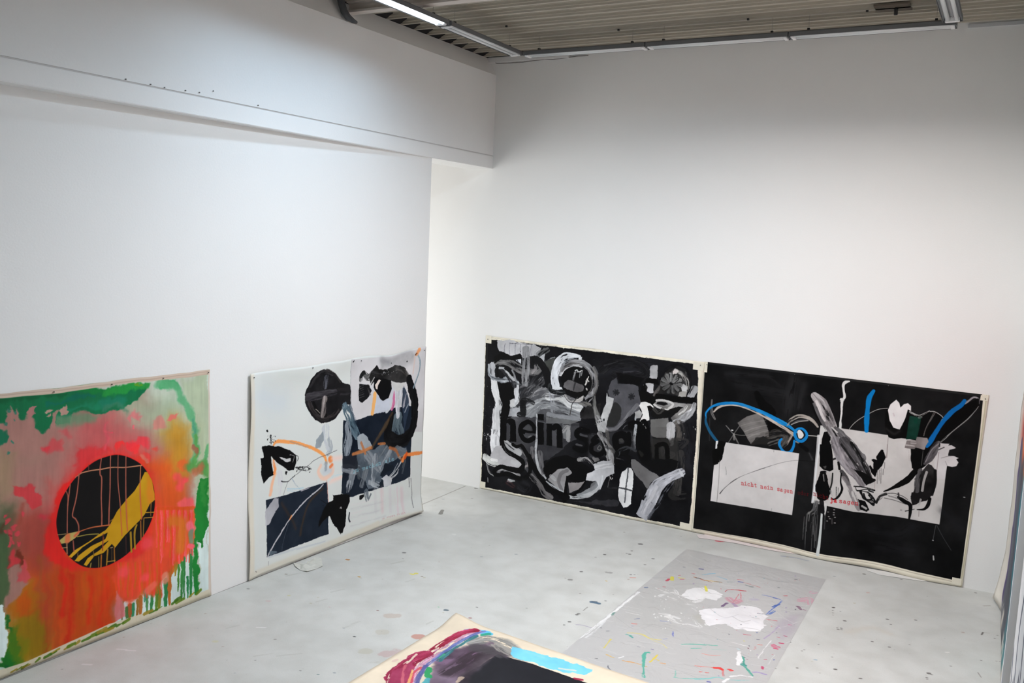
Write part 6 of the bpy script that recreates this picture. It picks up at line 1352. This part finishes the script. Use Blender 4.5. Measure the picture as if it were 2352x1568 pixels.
A.stroke([(560, 120), (500, 150), (440, 190), (400, 225)], 22, (50, 110, 116), .95, dry=.15, tone=14); A.stroke([(420, 200), (400, 215)], 12, (60, 160, 120), .9)
A.stroke([(570, 102), (510, 115), (440, 160), (370, 210), (310, 270), (290, 340)], 26, (196, 150, 176), .95, dry=.2, tone=30)
A.stroke([(600, 100), (540, 120), (460, 165), (390, 215), (330, 270), (300, 340)], 12, (90, 100, 160), .9, dry=.2, tone=20)
A.stroke([(560, 96), (500, 108), (430, 145), (370, 185), (300, 230), (250, 290), (230, 360)], 26, (150, 24, 60), .97, dry=.12, tone=20)
A.stroke([(340, 200), (280, 230), (210, 280), (190, 340)], 50, (146, 28, 66), .95, dry=.15, rough=.15, tone=16)
A.poly([(180, 310), (200, 270), (250, 250), (280, 230), (300, 260), (260, 330), (200, 400), (170, 360)], (140, 34, 70), .97, rough=6, tone=14)
A.stroke([(300, 200), (260, 240)], 8, (222, 208, 186), .9); A.stroke([(255, 250), (240, 300), (240, 340)], 12, (206, 110, 120), .7, dry=.3)
A.stroke([(320, 260), (280, 300), (270, 350)], 16, (200, 60, 80), .8, dry=.2); A.stroke([(345, 250), (310, 300), (300, 340)], 16, (80, 84, 140), .8, dry=.2)
A.stroke([(285, 270), (265, 330)], 8, (224, 180, 110), .8)
A.stroke([(355, 265), (345, 290), (360, 300)], 20, (40, 150, 90), .97, rough=.3); A.stroke([(350, 310), (340, 330)], 22, (70, 160, 170), .9, rough=.2)
A.poly([(715, 160), (740, 165), (800, 185), (900, 215), (1000, 245), (1070, 270), (1040, 290), (1000, 280), (900, 275), (820, 240), (740, 215), (715, 190)], (108, 194, 222), .95, rough=4, tone=8)
A.stroke([(930, 262), (1000, 272)], 10, (214, 210, 196), .8); A.stroke([(740, 175), (860, 215)], 10, (140, 206, 226), .7, dry=.3)
A.stroke([(500, 303), (480, 322)], 12, (190, 170, 150), .8, rough=.3); A.stroke([(1000, 308), (1030, 314)], 12, (150, 30, 60), .9); A.stroke([(200, 230), (214, 224)], 14, (206, 170, 166), .5)
A.warp(0, .5)
ART_LYING = A

# ------------------------------------------------------------------ canvas along the right wall, drawn in centimetres (far to near, height)
cm = lambda x, y: (-x / 100.0, y / 100.0)
A = ART = Art([(-0.15, 1.95), (-3.6, 1.95), (-3.6, 0.02), (-0.15, 0.02)], 200, cm, (212, 206, 196))
A.poly([(32, 192), (350, 192), (350, 10), (36, 14)], (60, 66, 84), tone=12)
A.poly([(28, 193), (350, 193), (350, 118), (60, 112), (30, 122)], (206, 44, 30), soft=10, tone=14)
A.stroke([(60, 128), (200, 120), (340, 122)], 26, (222, 110, 40), .9, soft=.8)
for x, wd, c in ((50, 26, (70, 76, 92)), (90, 30, (52, 58, 74)), (130, 30, (24, 110, 120)), (170, 24, (30, 40, 80)), (220, 34, (60, 50, 92)), (270, 30, (24, 96, 110)), (320, 34, (40, 36, 70))):
    A.stroke([(x, 104), (x+6, 60), (x, 12)], wd, c, .9, soft=.7, dry=.1)
A.stroke([(34, 118), (36, 60), (38, 12)], 7, (62, 44, 100), .95, soft=.4)
A.grain(.04)
ART_RIGHT = A
A = ART = Art([(-4.12, 1.95), (-5.5, 1.95), (-5.5, 0.02), (-4.12, 0.02)], 160, cm, (216, 216, 218))
for i in range(9):
    x = 418 + i*14; y = 60 + (i*37) % 60
    A.stroke([(x, y), (x+10, y+22), (x+4, y+40), (x+16, y+60)], 4, (34, 40, 66), .9, rough=.1)
A.stroke([(414, 122), (430, 104), (424, 88), (440, 70)], 4, (30, 40, 70), .9)
ART_MARKS = A
# ------------------------------------------------------------------ paint materials
def paint_mat(name, A, rough=0.5, weave=0.25, bscale=420, spec=0.4, wr=0.0, base=None):
    m = bpy.data.materials.new(name); m.use_nodes = True
    nt = m.node_tree; n = nt.nodes; L = nt.links; b = n['Principled BSDF']
    b.inputs['Roughness'].default_value = rough; b.inputs['Specular IOR Level'].default_value = spec
    im = n.new('ShaderNodeTexImage'); im.image = A.image(name); im.extension = 'EXTEND'; im.interpolation = 'Cubic'
    uv = n.new('ShaderNodeUVMap'); uv.uv_map = 'uv'; L.new(uv.outputs['UV'], im.inputs['Vector'])
    tc = n.new('ShaderNodeTexCoord')
    no = n.new('ShaderNodeTexNoise'); no.inputs['Scale'].default_value = bscale; no.inputs['Detail'].default_value = 2
    L.new(tc.outputs['Object'], no.inputs['Vector'])
    bp = n.new('ShaderNodeBump'); bp.inputs['Strength'].default_value = weave; bp.inputs['Distance'].default_value = 0.001
    L.new(no.outputs['Fac'], bp.inputs['Height'])
    last = bp
    if wr:
        n2 = n.new('ShaderNodeTexNoise'); n2.inputs['Scale'].default_value = 5; n2.inputs['Detail'].default_value = 6; n2.inputs['Distortion'].default_value = 1.2
        L.new(tc.outputs['Object'], n2.inputs['Vector'])
        b2 = n.new('ShaderNodeBump'); b2.inputs['Strength'].default_value = wr; b2.inputs['Distance'].default_value = 0.02
        L.new(n2.outputs['Fac'], b2.inputs['Height']); L.new(bp.outputs['Normal'], b2.inputs['Normal']); last = b2
    L.new(last.outputs['Normal'], b.inputs['Normal'])
    if base is None: L.new(im.outputs['Color'], b.inputs['Base Color'])
    else: base(nt, im, b, tc)
    return m

def sheet_mesh(name, A, P, nu, nv, u0=0.0, u1=1.0, v0=0.0, v1=1.0):
    """cloth grid; P(u, v) gives the world point for texture place u across, v down"""
    vs = []; fs = []
    for j in range(nv + 1):
        for i in range(nu + 1):
            vs.append(P(u0 + (u1 - u0) * i / nu, v0 + (v1 - v0) * j / nv))
    for j in range(nv):
        for i in range(nu):
            a = j * (nu + 1) + i; fs.append((a, a + nu + 1, a + nu + 2, a + 1))
    me = bpy.data.meshes.new(name); me.from_pydata(vs, [], fs)
    uv = me.uv_layers.new(name='uv')
    for lp in me.loops:
        j, i = divmod(lp.vertex_index, nu + 1)
        uv.data[lp.index].uv = (u0 + (u1 - u0) * i / nu, 1 - (v0 + (v1 - v0) * j / nv))
    for p in me.polygons: p.use_smooth = True
    return me

def bil(q, u, v):
    a, b, c, d = q
    w = a*(1-u)*(1-v) + b*u*(1-v) + c*u*v + d*(1-u)*v
    return float(w[0]), float(w[1])

def cloth(name, A, P, label, nu=70, nv=50, group=None, thick=0.002, mats=None, origin=None):
    root = empty(name, origin, label, 'painting', group)
    me = sheet_mesh('canvas', A, P, nu, nv)
    o = link('canvas', me, mats + [M_RAW], root)
    o.location = -Vector(origin)
    s = o.modifiers.new('cloth thickness', 'SOLIDIFY'); s.thickness = thick; s.offset = -1; s.material_offset = 1; s.material_offset_rim = 1
    return root

def pin(root, org, p, n, r=0.006):
    bm = bmesh.new()
    n = Vector(n); p = Vector(p) - Vector(org)
    add_tube(bm, [p, p + n * 0.006, p + n * 0.009], [r * 0.5, r, r * 0.6], 8)
    link('pin', from_bm(bm, 'pin', True), M_PIN, root)

def strip(root, org, name, pts, m, label=None):
    """small flat piece given by four corners, 1 mm thick"""
    bm = bmesh.new(); v = [bm.verts.new(Vector(p) - Vector(org)) for p in pts]
    f = bm.faces.new(v); bm.normal_update()
    r = bmesh.ops.extrude_face_region(bm, geom=[f]); 
    for e in r['geom']:
        if isinstance(e, bmesh.types.BMVert): e.co += f.normal * 0.0012
    return link(name, from_bm(bm, name), m, root, label=label)

nzv = lambda x, s=0.0: math.sin(x * 3.1 + s) * .5 + math.sin(x * 7.7 + s * 2.3) * .3 + math.sin(x * 15.3 + s * .7) * .2

M_TAPE = mat('cream masking tape', (0.76, 0.72, 0.60), 0.7, vary=0.05, vscale=30)

# ------------------------------------------------------------------ floor
def floor_base(nt, im, b, tc):
    n = nt.nodes; L = nt.links
    im.extension = 'CLIP'
    def noise(sc, d, dist=0.0):
        x = n.new('ShaderNodeTexNoise'); x.inputs['Scale'].default_value = sc; x.inputs['Detail'].default_value = d; x.inputs['Distortion'].default_value = dist
        L.new(tc.outputs['Object'], x.inputs['Vector']); return x
    a = noise(0.9, 6, .4); c = noise(6.0, 7, .2); g = noise(160, 2)
    r = n.new('ShaderNodeValToRGB'); e = r.color_ramp.elements
    e[0].position = .32; e[0].color = (0.50, 0.505, 0.485, 1); e[1].position = .66; e[1].color = (0.56, 0.565, 0.545, 1)
    L.new(a.outputs['Fac'], r.inputs['Fac'])
    r2 = n.new('ShaderNodeValToRGB'); e = r2.color_ramp.elements
    e[0].position = .30; e[0].color = (0.91, 0.905, 0.895, 1); e[1].position = .62; e[1].color = (1.03, 1.03, 1.03, 1)
    L.new(c.outputs['Fac'], r2.inputs['Fac'])
    r3 = n.new('ShaderNodeValToRGB'); e = r3.color_ramp.elements
    e[0].position = .2; e[0].color = (0.93, 0.93, 0.93, 1); e[1].position = .55; e[1].color = (1, 1, 1, 1)
    L.new(g.outputs['Fac'], r3.inputs['Fac'])
    def mul(p, q):
        m = n.new('ShaderNodeMix'); m.data_type = 'RGBA'; m.blend_type = 'MULTIPLY'; m.inputs[0].default_value = 1
        L.new(p, m.inputs[6]); L.new(q, m.inputs[7]); return m.outputs[2]
    col = mul(mul(r.outputs['Color'], r2.outputs['Color']), r3.outputs['Color'])
    m = n.new('ShaderNodeMix'); m.data_type = 'RGBA'
    L.new(im.outputs['Alpha'], m.inputs[0]); L.new(col, m.inputs[6]); L.new(im.outputs['Color'], m.inputs[7])
    L.new(m.outputs[2], b.inputs['Base Color'])
    rr = n.new('ShaderNodeMapRange'); rr.inputs['To Min'].default_value = .38; rr.inputs['To Max'].default_value = .6
    L.new(c.outputs['Fac'], rr.inputs['Value']); L.new(rr.outputs['Result'], b.inputs['Roughness'])
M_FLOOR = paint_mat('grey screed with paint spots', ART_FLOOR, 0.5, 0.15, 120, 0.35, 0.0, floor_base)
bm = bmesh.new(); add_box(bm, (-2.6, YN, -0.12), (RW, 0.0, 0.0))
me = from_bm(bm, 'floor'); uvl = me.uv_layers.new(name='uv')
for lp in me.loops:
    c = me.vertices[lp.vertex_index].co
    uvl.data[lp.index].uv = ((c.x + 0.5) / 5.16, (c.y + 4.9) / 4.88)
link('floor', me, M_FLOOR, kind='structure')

# ------------------------------------------------------------------ paintings on the back wall
def back_P(A, depth, dz=None):
    def P(u, v):
        x, z = bil(A.q, u, v)
        if dz: z += dz(u, v)
        return (x, -max(0.0035, depth(u, v)), max(z, 0.004))
    return P
A = ART_NEIN
M_NEIN = paint_mat('black and white acrylic', A, 0.5, .2, spec=.08)
P = back_P(A, lambda u, v: 0.006 + 0.003 * nzv(u * 2 + v, 1) + 0.004 * max(0, v - .93) / .07, lambda u, v: (0.002 * nzv(u * 3, 2)) * (1 - v) if v < .5 else 0.0025 * nzv(u * 2.6, 4) * v)
org = (1.3, -0.004, 0.0)
ro = cloth('painting', A, P, 'large black and white painting lettered nein sagen, left of the two on the back wall', origin=org, mats=[M_NEIN], group=None)
for u, v in ((.012, .02), (.985, .02), (.5, .012), (.25, .015), (.76, .014)): pin(ro, org, Vector(P(u, v)) + Vector((0, -.001, 0)), (0, -1, 0), 0.004)
def tp(P, u0, u1, v0, v1): return [Vector(P(u0, v0)) + Vector((0, -.0015, 0)), Vector(P(u0, v1)) + Vector((0, -.0015, 0)), Vector(P(u1, v1)) + Vector((0, -.0015, 0)), Vector(P(u1, v0)) + Vector((0, -.0015, 0))]
for q in ((0, .03, -.004, .045), (.955, .998, .005, .05), (.95, 1.0, .955, .992), (0.0, .028, .945, .985)): strip(ro, org, 'tape', tp(P, *q), M_TAPE)

A = ART_NICHT
M_NICHT = paint_mat('black and white acrylic with red lettering', A, 0.5, .2, spec=.08)
def dep(u, v):
    b = max(0, (v - .80) / .20)
    return 0.006 + 0.002 * nzv(u * 2 + v, 3) + b * b * (0.034 * math.exp(-((u - .52) / .12) ** 2) + 0.026 * math.exp(-((u - .88) / .09) ** 2) + 0.006)
P = back_P(A, dep, lambda u, v: 0.0 if v < .6 else (v - .6) / .4 * (0.012 * math.exp(-((u - .7) / .12) ** 2) + 0.006 * math.exp(-((u - .25) / .12) ** 2)))
org = (3.37, -0.004, 0.0)
ro = cloth('painting', A, P, 'black painting with two white fields and red typewriter words, right on the back wall', origin=org, mats=[M_NICHT], nu=110, nv=60)
for u, v in ((.01, .015), (.99, .02), (.35, .012), (.68, .012)): pin(ro, org, P(u, v), (0, -1, 0), 0.004)
for q in ((.965, .995, .955, .99), (.975, .998, .004, .03), (.0, .012, .0, .06)): strip(ro, org, 'tape', tp(P, *q), M_TAPE)

# ------------------------------------------------------------------ paintings on the partition
def left_P(A, depth, dz=None):
    def P(u, v):
        y, z = bil(A.q, u, v)
        if dz: z += dz(u, v)
        return (px(y) + max(0.0035, depth(u, v)), y, max(z, 0.004))
    return P
A = ART_COLOUR
M_COLOUR = paint_mat('poured colour stains', A, 0.55, .2, spec=.2)
P = left_P(A, lambda u, v: 0.006 + 0.003 * nzv(u * 2.5 + v, 5) + 0.008 * max(0, u - .95) / .05 * max(0, nzv(v * 4, 1)), lambda u, v: 0.004 * nzv(u * 4, 1) * (1 - v))
org = (0.155, -3.9, 0.0)
ro = cloth('painting', A, P, 'stained red, orange and green canvas with a black disc and yellow bar', origin=org, mats=[M_COLOUR])
for u, v in ((.99, .012), (.5, .012), (.75, .012), (.25, .012)): pin(ro, org, P(u, v), (1, 0, 0), 0.004)

A = ART_PALE
M_PALE = paint_mat('pale ground with black brushwork', A, 0.6, .2, spec=.08)
SAG = lambda u: -0.024 * math.exp(-((u - .76) / .10) ** 2) - 0.010 * math.exp(-((u - .30) / .10) ** 2) - 0.006 * math.exp(-((u - .45) / .05) ** 2)
P = left_P(A, lambda u, v: 0.007 + 0.004 * nzv(u * 2.2 + v * 1.2, 8) + 0.020 * math.exp(-((u - .20) / .12) ** 2) * math.exp(-(v / .08) ** 2) + 0.02 * math.exp(-((u - .47) / .08) ** 2) * math.exp(-(v / .06) ** 2)
           + 0.022 * max(0, (.05 - u) / .05) * (0.5 + 0.5 * math.sin(v * 9)) + 0.03 * max(0, (v - .9) / .1) * max(0, (u - .55) / .45) ** 1.0,
           lambda u, v: SAG(u) * max(0, 1 - v * 5) + (0.012 * max(0, (v - .9) / .1) * math.exp(-((u - .78) / .15) ** 2)))
org = (0.21, -1.93, 0.0)
ro = cloth('painting', A, P, 'pale canvas with black wheel shape, navy panels and orange arc, beside the gap', origin=org, mats=[M_PALE], nu=110, nv=80)
for u, v in ((.572, .022), (.015, .02), (.985, .02), (.30, .012), (.76, .05)): pin(ro, org, P(u, v), (1, 0, 0), 0.004)

# ------------------------------------------------------------------ canvas along the right wall
A = ART_RIGHT
M_RIGHT = paint_mat('rainbow stains', A, 0.5, .2)
def P(u, v):
    y, z = bil(A.q, u, v)
    s = -y - .15
    curl = max(0.0, 1 - s / .28) ** 1.5
    low = max(0.0, 1 - z / .45) ** 2
    return (min(4.672, 4.658 - curl * (0.026 + 0.034 * low) - 0.02 * low * max(0, 1 - s / 2.5) + 0.004 * nzv(z * 2.2 + s, 3)), y, max(z, .004))
org = (4.66, -1.9, 0.0)
cloth('painting', A, P, 'narrow view of a red, teal and violet canvas hanging along the right wall', origin=org, mats=[M_RIGHT], nu=90, nv=50)

A = ART_MARKS
M_MARKS = paint_mat('white ground with blue marks', A, 0.5, .2)
root = empty('painting', (4.62, -4.8, 0.0), 'white canvas with dark blue scribbles behind the post at the right edge', 'painting')
me = sheet_mesh('canvas', A, lambda u, v: (4.601 - 4.62, bil(A.q, u, v)[0] + 4.8, max(bil(A.q, u, v)[1], .005)), 4, 4)
o = link('canvas', me, [M_MARKS, M_RAW], root)
s_ = o.modifiers.new('t', 'SOLIDIFY'); s_.thickness = 0.002; s_.offset = -1; s_.material_offset = 1; s_.material_offset_rim = 1
M_WOOD = mat('pine stretcher', (0.55, 0.42, 0.27), 0.6, vary=0.1, vscale=12)
for a, b in (((4.604, -5.49, .01), (4.64, -5.44, 1.94)), ((4.604, -4.18, .01), (4.64, -4.13, 1.94)), ((4.604, -5.44, .01), (4.64, -4.18, .06)), ((4.604, -5.44, 1.89), (4.64, -4.18, 1.94))):
    box('stretcher_bar', Vector(a) - Vector((4.62, -4.8, 0)), Vector(b) - Vector((4.62, -4.8, 0)), M_WOOD, bevel=.002, parent=root)

# ------------------------------------------------------------------ on the floor
A = ART_FILM
def film_base(nt, im, b, tc):
    nt.links.new(im.outputs['Color'], b.inputs['Base Color'])
M_FILM = paint_mat('dusty plastic film', A, 0.33, .05, 200, 0.5, 0.35, film_base)
def P(u, v):
    x, y = bil(A.q, u, v)
    return (x, y, 0.0010 + (0.0022 * max(0, nzv(u * 6 + v * 2, 2)) + 0.002 * max(0, nzv(v * 9 - u, 4))) * min(1, 8 * u, 8 * (1 - u), 12 * v))
me = sheet_mesh('plastic_sheet', A, P, 60, 90)
o = link('plastic_sheet', me, M_FILM, label='grey plastic film on the floor, spattered with paint and two white puddles', cat='plastic sheet')

A = ART_LYING
M_LYING = paint_mat('floor painting', A, 0.5, .2, spec=.2)
def P(u, v):
    x, y = bil(A.q, u, v)
    c = math.exp(-((u / .06) ** 2 + (v / .08) ** 2))
    return (x - .012 * c, y + .012 * c, 0.0065 + 0.0025 * max(0, nzv(u * 4 + v * 3, 6)) + 0.022 * c)
org = (2.67, -3.4, 0.0)
cloth('painting', A, P, 'unstretched painting lying on the floor, black field edged crimson and sky blue', origin=org, mats=[M_LYING], nu=80, nv=60)

# strips of white paper under the edge of the black painting
M_PAPER = mat('white paper strip', (0.72, 0.71, 0.69), 0.7, vary=0.05)
M_PAPER2 = mat('white paper strip, pink stained', (0.70, 0.62, 0.61), 0.7, vary=0.08)
def paper(pxs, m, label):
    pts = [on_floor(*p) for p in pxs]; cx_ = sum(p[0] for p in pts) / len(pts); cy_ = sum(p[1] for p in pts) / len(pts)
    bm = bmesh.new(); v = [bm.verts.new((p[0] - cx_, min(p[1], -.002) - cy_, 0.0012 + 0.002 * (i % 2))) for i, p in enumerate(pts)]
    f = bm.faces.new(v); r = bmesh.ops.extrude_face_region(bm, geom=[f])
    for e in r['geom']:
        if isinstance(e, bmesh.types.BMVert): e.co.z += 0.001
    link('paper_strip', from_bm(bm, 'paper_strip'), m, loc=(cx_, cy_, 0), label=label, cat='paper', group='paper strips at the back wall')
paper([(1600, 1228), (1625, 1226), (1680, 1236), (1740, 1252), (1800, 1262), (1855, 1270), (1840, 1274), (1780, 1266), (1740, 1258), (1690, 1248), (1640, 1240), (1605, 1236)], M_PAPER2, 'pinkish white paper strip on the floor where the two back wall paintings meet')
paper([(1990, 1306), (2040, 1312), (2090, 1322), (2135, 1334), (2120, 1335), (2070, 1328), (2020, 1320), (1992, 1311)], M_PAPER, 'white paper strip on the floor under the right half of the black painting')

# crumpled scrap of masking film by the pale canvas
cx_, cy_ = on_floor(703, 1297)
bm = bmesh.new()
shape = [on_floor(*p) for p in ((673, 1292), (700, 1300), (712, 1290), (722, 1281), (738, 1282), (741, 1301), (728, 1306), (706, 1314), (690, 1310), (678, 1302))]
ctr = bm.verts.new((0, 0, .009)); ring = []
for i, (x, y) in enumerate(shape): ring.append(bm.verts.new((x - cx_, y - cy_, 0.002 + 0.006 * (i % 2))))
mid = [bm.verts.new(((a.co.x) * .5, a.co.y * .5, 0.004 + 0.010 * ((i * 7) % 3) / 2)) for i, a in enumerate(ring)]
n_ = len(ring)
for i in range(n_):
    bm.faces.new((ring[i], ring[(i+1) % n_], mid[(i+1) % n_], mid[i])); bm.faces.new((mid[i], mid[(i+1) % n_], ctr))
M_SCRAP = mat('crumpled translucent tape', (0.60, 0.60, 0.55), 0.35, vary=0.12, vscale=25, bump=.5, bscale=60)
o = link('tape_scrap', from_bm(bm, 'tape_scrap'), M_SCRAP, loc=(cx_, cy_, 0), label='crumpled scrap of whitish tape on the floor below the pale canvas', cat='tape')
s_ = o.modifiers.new('t', 'SOLIDIFY'); s_.thickness = 0.0008

# nails in the upper wall over the beam
NL = ['grey nail head over the beam, leftmost of the row', 'faint nail head over the beam, second from the left', 'nail head over the beam, third from the left',
      'nail head over the beam, fourth from the left', 'nail head over the beam, close under the highest one', 'nail head over the beam, the highest of the row', 'nail head over the beam, rightmost and apart from the rest']
for i, (a, b) in enumerate(((288, 182), (345, 194), (377, 201), (425, 208), (457, 212.5), (489, 209), (592, 242))):
    d = ray(a, b); t_ = (0.246 - CAM[0]) / d.x; y_ = CAM[1] + t_ * d.y; z_ = CAM[2] + t_ * d.z
    bm = bmesh.new(); add_tube(bm, [(0, 0, 0), (.006, 0, 0), (.008, 0, 0)], [.003, .004, .003], 8)
    link('nail', from_bm(bm, 'nail', True), M_CABLE, loc=(0.246, y_, z_), cat='nail', group='nails over the beam', label=NL[i])
# ------------------------------------------------------------------ luminaires
UL = 1.04      # unit length
def build_unit(name, lit):
    root = empty(name, (0, 0, 0), 'x', 'light fixture')
    h = UL / 2
    bm = bmesh.new()                                   # folded sheet housing, open below
    prism(bm, [(-0.036, 0.046), (0.036, 0.046), (0.057, 0.034), (0.058, 0.006), (0.056, 0.006), (0.055, 0.032), (0.035, 0.044), (-0.035, 0.044), (-0.055, 0.032), (-0.056, 0.006), (-0.058, 0.006), (-0.057, 0.034)], -h, h, 'x')
    for s in (-1, 1): add_box(bm, (s * h - 0.002, -0.055, 0.006), (s * h + 0.002, 0.055, 0.042))
    link('housing', from_bm(bm, 'housing'), M_GREY, root)
    bm = bmesh.new()                                   # gull-wing reflector inside
    prism(bm, [(-0.051, 0.010), (-0.049, 0.026), (-0.026, 0.038), (0.0, 0.026), (0.026, 0.038), (0.049, 0.026), (0.051, 0.010), (0.053, 0.012), (0.050, 0.028), (0.026, 0.041), (0.0, 0.029), (-0.026, 0.041), (-0.050, 0.028), (-0.053, 0.012)], -h + 0.01, h - 0.01, 'x')
    link('reflector', from_bm(bm, 'reflector'), M_REFLOFF if not lit else M_REFL, root)
    for s in (-1, 1):
        bm = bmesh.new(); add_tube(bm, [(-h + 0.035, s * 0.026, 0.014), (h - 0.035, s * 0.026, 0.014)], 0.013, 12)
        link('tube', from_bm(bm, 'tube', True), M_TUBE if lit else M_TUBEOFF, root)
        bm = bmesh.new()
        add_box(bm, (s * (h - 0.035), -0.042, -0.001), (s * (h - 0.008), 0.042, 0.030))
        bmesh.ops.recalc_face_normals(bm, faces=bm.faces)
        bmesh.ops.bevel(bm, geom=bm.edges[:], offset=0.004, segments=1, affect='EDGES')
        link('lamp_holder', from_bm(bm, 'lamp_holder'), M_WHITEM, root)
    for s in (-1, 1):
        bm = bmesh.new(); add_box(bm, (s * 0.40 - 0.008, -0.012, 0.045), (s * 0.40 + 0.008, 0.012, 0.064))
        link('hanger_clip', from_bm(bm, 'hanger_clip'), M_BLACK, root)
        bm = bmesh.new(); add_tube(bm, [(s * 0.40, 0, 0.07), (s * 0.40, 0, 0.155)], 0.0012, 5)
        link('wire', from_bm(bm, 'wire'), M_CABLE, root)
    return root

def copy_tree(o, parent=None):
    c = o.copy(); C.objects.link(c); c.parent = parent
    for ch in o.children: copy_tree(ch, c)
    return c

M_REFL = mat('brightened lit reflector', (0.82, 0.83, 0.84), 0.3)  # same reflector, glow of the lit tubes put into its colour
TUBE_ME = {}
OFF = build_unit('light_fixture', False)
LIT = build_unit('light_fixture', True)
ZB = 3.845
units = [  # (lit, x, y, rz, label)
    (0, 1.41, -0.62, 0, 'dark grey unlit twin tube fixture over the back wall, nearest the corner'),
    (0, 2.46, -0.62, 0, 'dark grey unlit twin tube fixture, middle one of the row over the back wall'),
    (0, 3.51, -0.62, 0, 'dark grey unlit twin tube fixture over the back wall, last before the right row'),
    (0, 0.83, -1.19, 90, 'unlit white twin tube fixture running back to the corner, beside the lit one'),
    (1, 0.83, -2.26, 90, 'lit twin tube fixture shining bright white at the top edge of the picture'),
    (1, 0.83, -3.32, 90, 'lit twin tube fixture of the left row, next towards the viewer'),
    (0, 4.015, -1.27, 90, 'unlit twin tube fixture pointing at the viewer, at the right end of the back row'),
    (1, 2.20, -2.7, 90, 'lit twin tube fixture running along the middle of the room'),
    (1, 3.63, -2.5, 0, 'lit twin tube fixture lying across the room near the right wall'),
]
used = {0: False, 1: False}
for lit, x, y, rz, lab in units:
    src = LIT if lit else OFF
    o = src if not used[lit] else copy_tree(src)
    used[lit] = True
    o.location = (x, y, ZB); o.rotation_euler.z = math.radians(rz)
    o['label'] = lab; o['group'] = 'fluorescent fixtures hung on wires'

# thin cable along the head of the back wall
pts = [(0.17, -0.012, 4.0), (0.20, -0.012, 3.975), (0.255, -0.012, 3.948), (0.35, -0.012, 3.945), (0.52, -0.012, 3.944), (0.62, -0.012, 3.95), (0.74, -0.012, 3.955), (0.82, -0.012, 3.95), (0.93, -0.012, 3.955), (1.05, -0.012, 3.963), (1.16, -0.012, 3.963)]
tube('cable', pts, 0.004, M_CABLE, 6, label='thin grey cable sagging along the top of the back wall from the corner', cat='cable')
# grey wrapped pipe end on the upper left wall
tube('pipe', [(0.215, -2.12, 4.02), (0.232, -2.12, 3.96), (0.252, -2.115, 3.905), (0.275, -2.10, 3.868), (0.285, -2.06, 3.852), (0.285, -2.02, 3.848)], [0.026, 0.026, 0.026, 0.024, 0.018, 0.012], M_HOSE, 10,
     label='dark grey wrapped pipe bending down at the top of the left wall', cat='pipe')
# loose boards pushed into the deck ribs, each with a stub of pipe
def board(x0, x1, y0, y1, lab, px_):
    r = empty('ceiling_board', ((x0+x1)/2, (y0+y1)/2, 4.0), lab, 'board', 'brown boards in the ceiling')
    bm = bmesh.new(); add_box(bm, (-(x1-x0)/2, -(y1-y0)/2, 0.0), ((x1-x0)/2, (y1-y0)/2, 0.012))
    link('panel', from_bm(bm, 'panel'), M_BROWN, r)
    bm = bmesh.new(); add_tube(bm, [(px_, 0.0, 0.004), (px_, 0.0, -0.045)], 0.012, 10)
    link('pipe_stub', from_bm(bm, 'pipe_stub', True), M_BLACK, r)
board(3.53, 3.75, -0.70, -0.52, 'brown board in the ceiling with a pipe stub, left of the right hand fixture', 0.02)
board(4.12, 4.36, -0.93, -0.74, 'brown board in the ceiling right of the right hand fixture', 0.02)
# anchors of the hanging wires in the deck
for i, (x, y) in enumerate(((0.93, -1.02), (1.70, -0.64), (2.69, -0.64), (3.48, -0.61))):
    bm = bmesh.new(); add_box(bm, (-0.008, -0.008, -0.010), (0.008, 0.008, 0.004))
    bmesh.ops.bevel(bm, geom=bm.edges[:], offset=0.002, segments=1, affect='EDGES')
    link('ceiling_hook', from_bm(bm, 'ceiling_hook'), M_BLACK, loc=(x, y, 4.0), cat='hook', group='wire anchors in the ceiling',
         label=['small black wire anchor in the ceiling right of the left row of fixtures', 'small black wire anchor in the ceiling over the left fixture of the back row', 'small black wire anchor in the ceiling over the middle of the back row', 'small black wire anchor in the ceiling beside the brown board'][i])

# square white post near the right wall
box('post', (4.582, -4.05, 0.0), (4.632, -4.0, 4.0), mat('white post paint', (0.82, 0.82, 0.84), 0.5, vary=0.03), bevel=0.003,
    label='square white post standing at the right edge of the picture', cat='post')
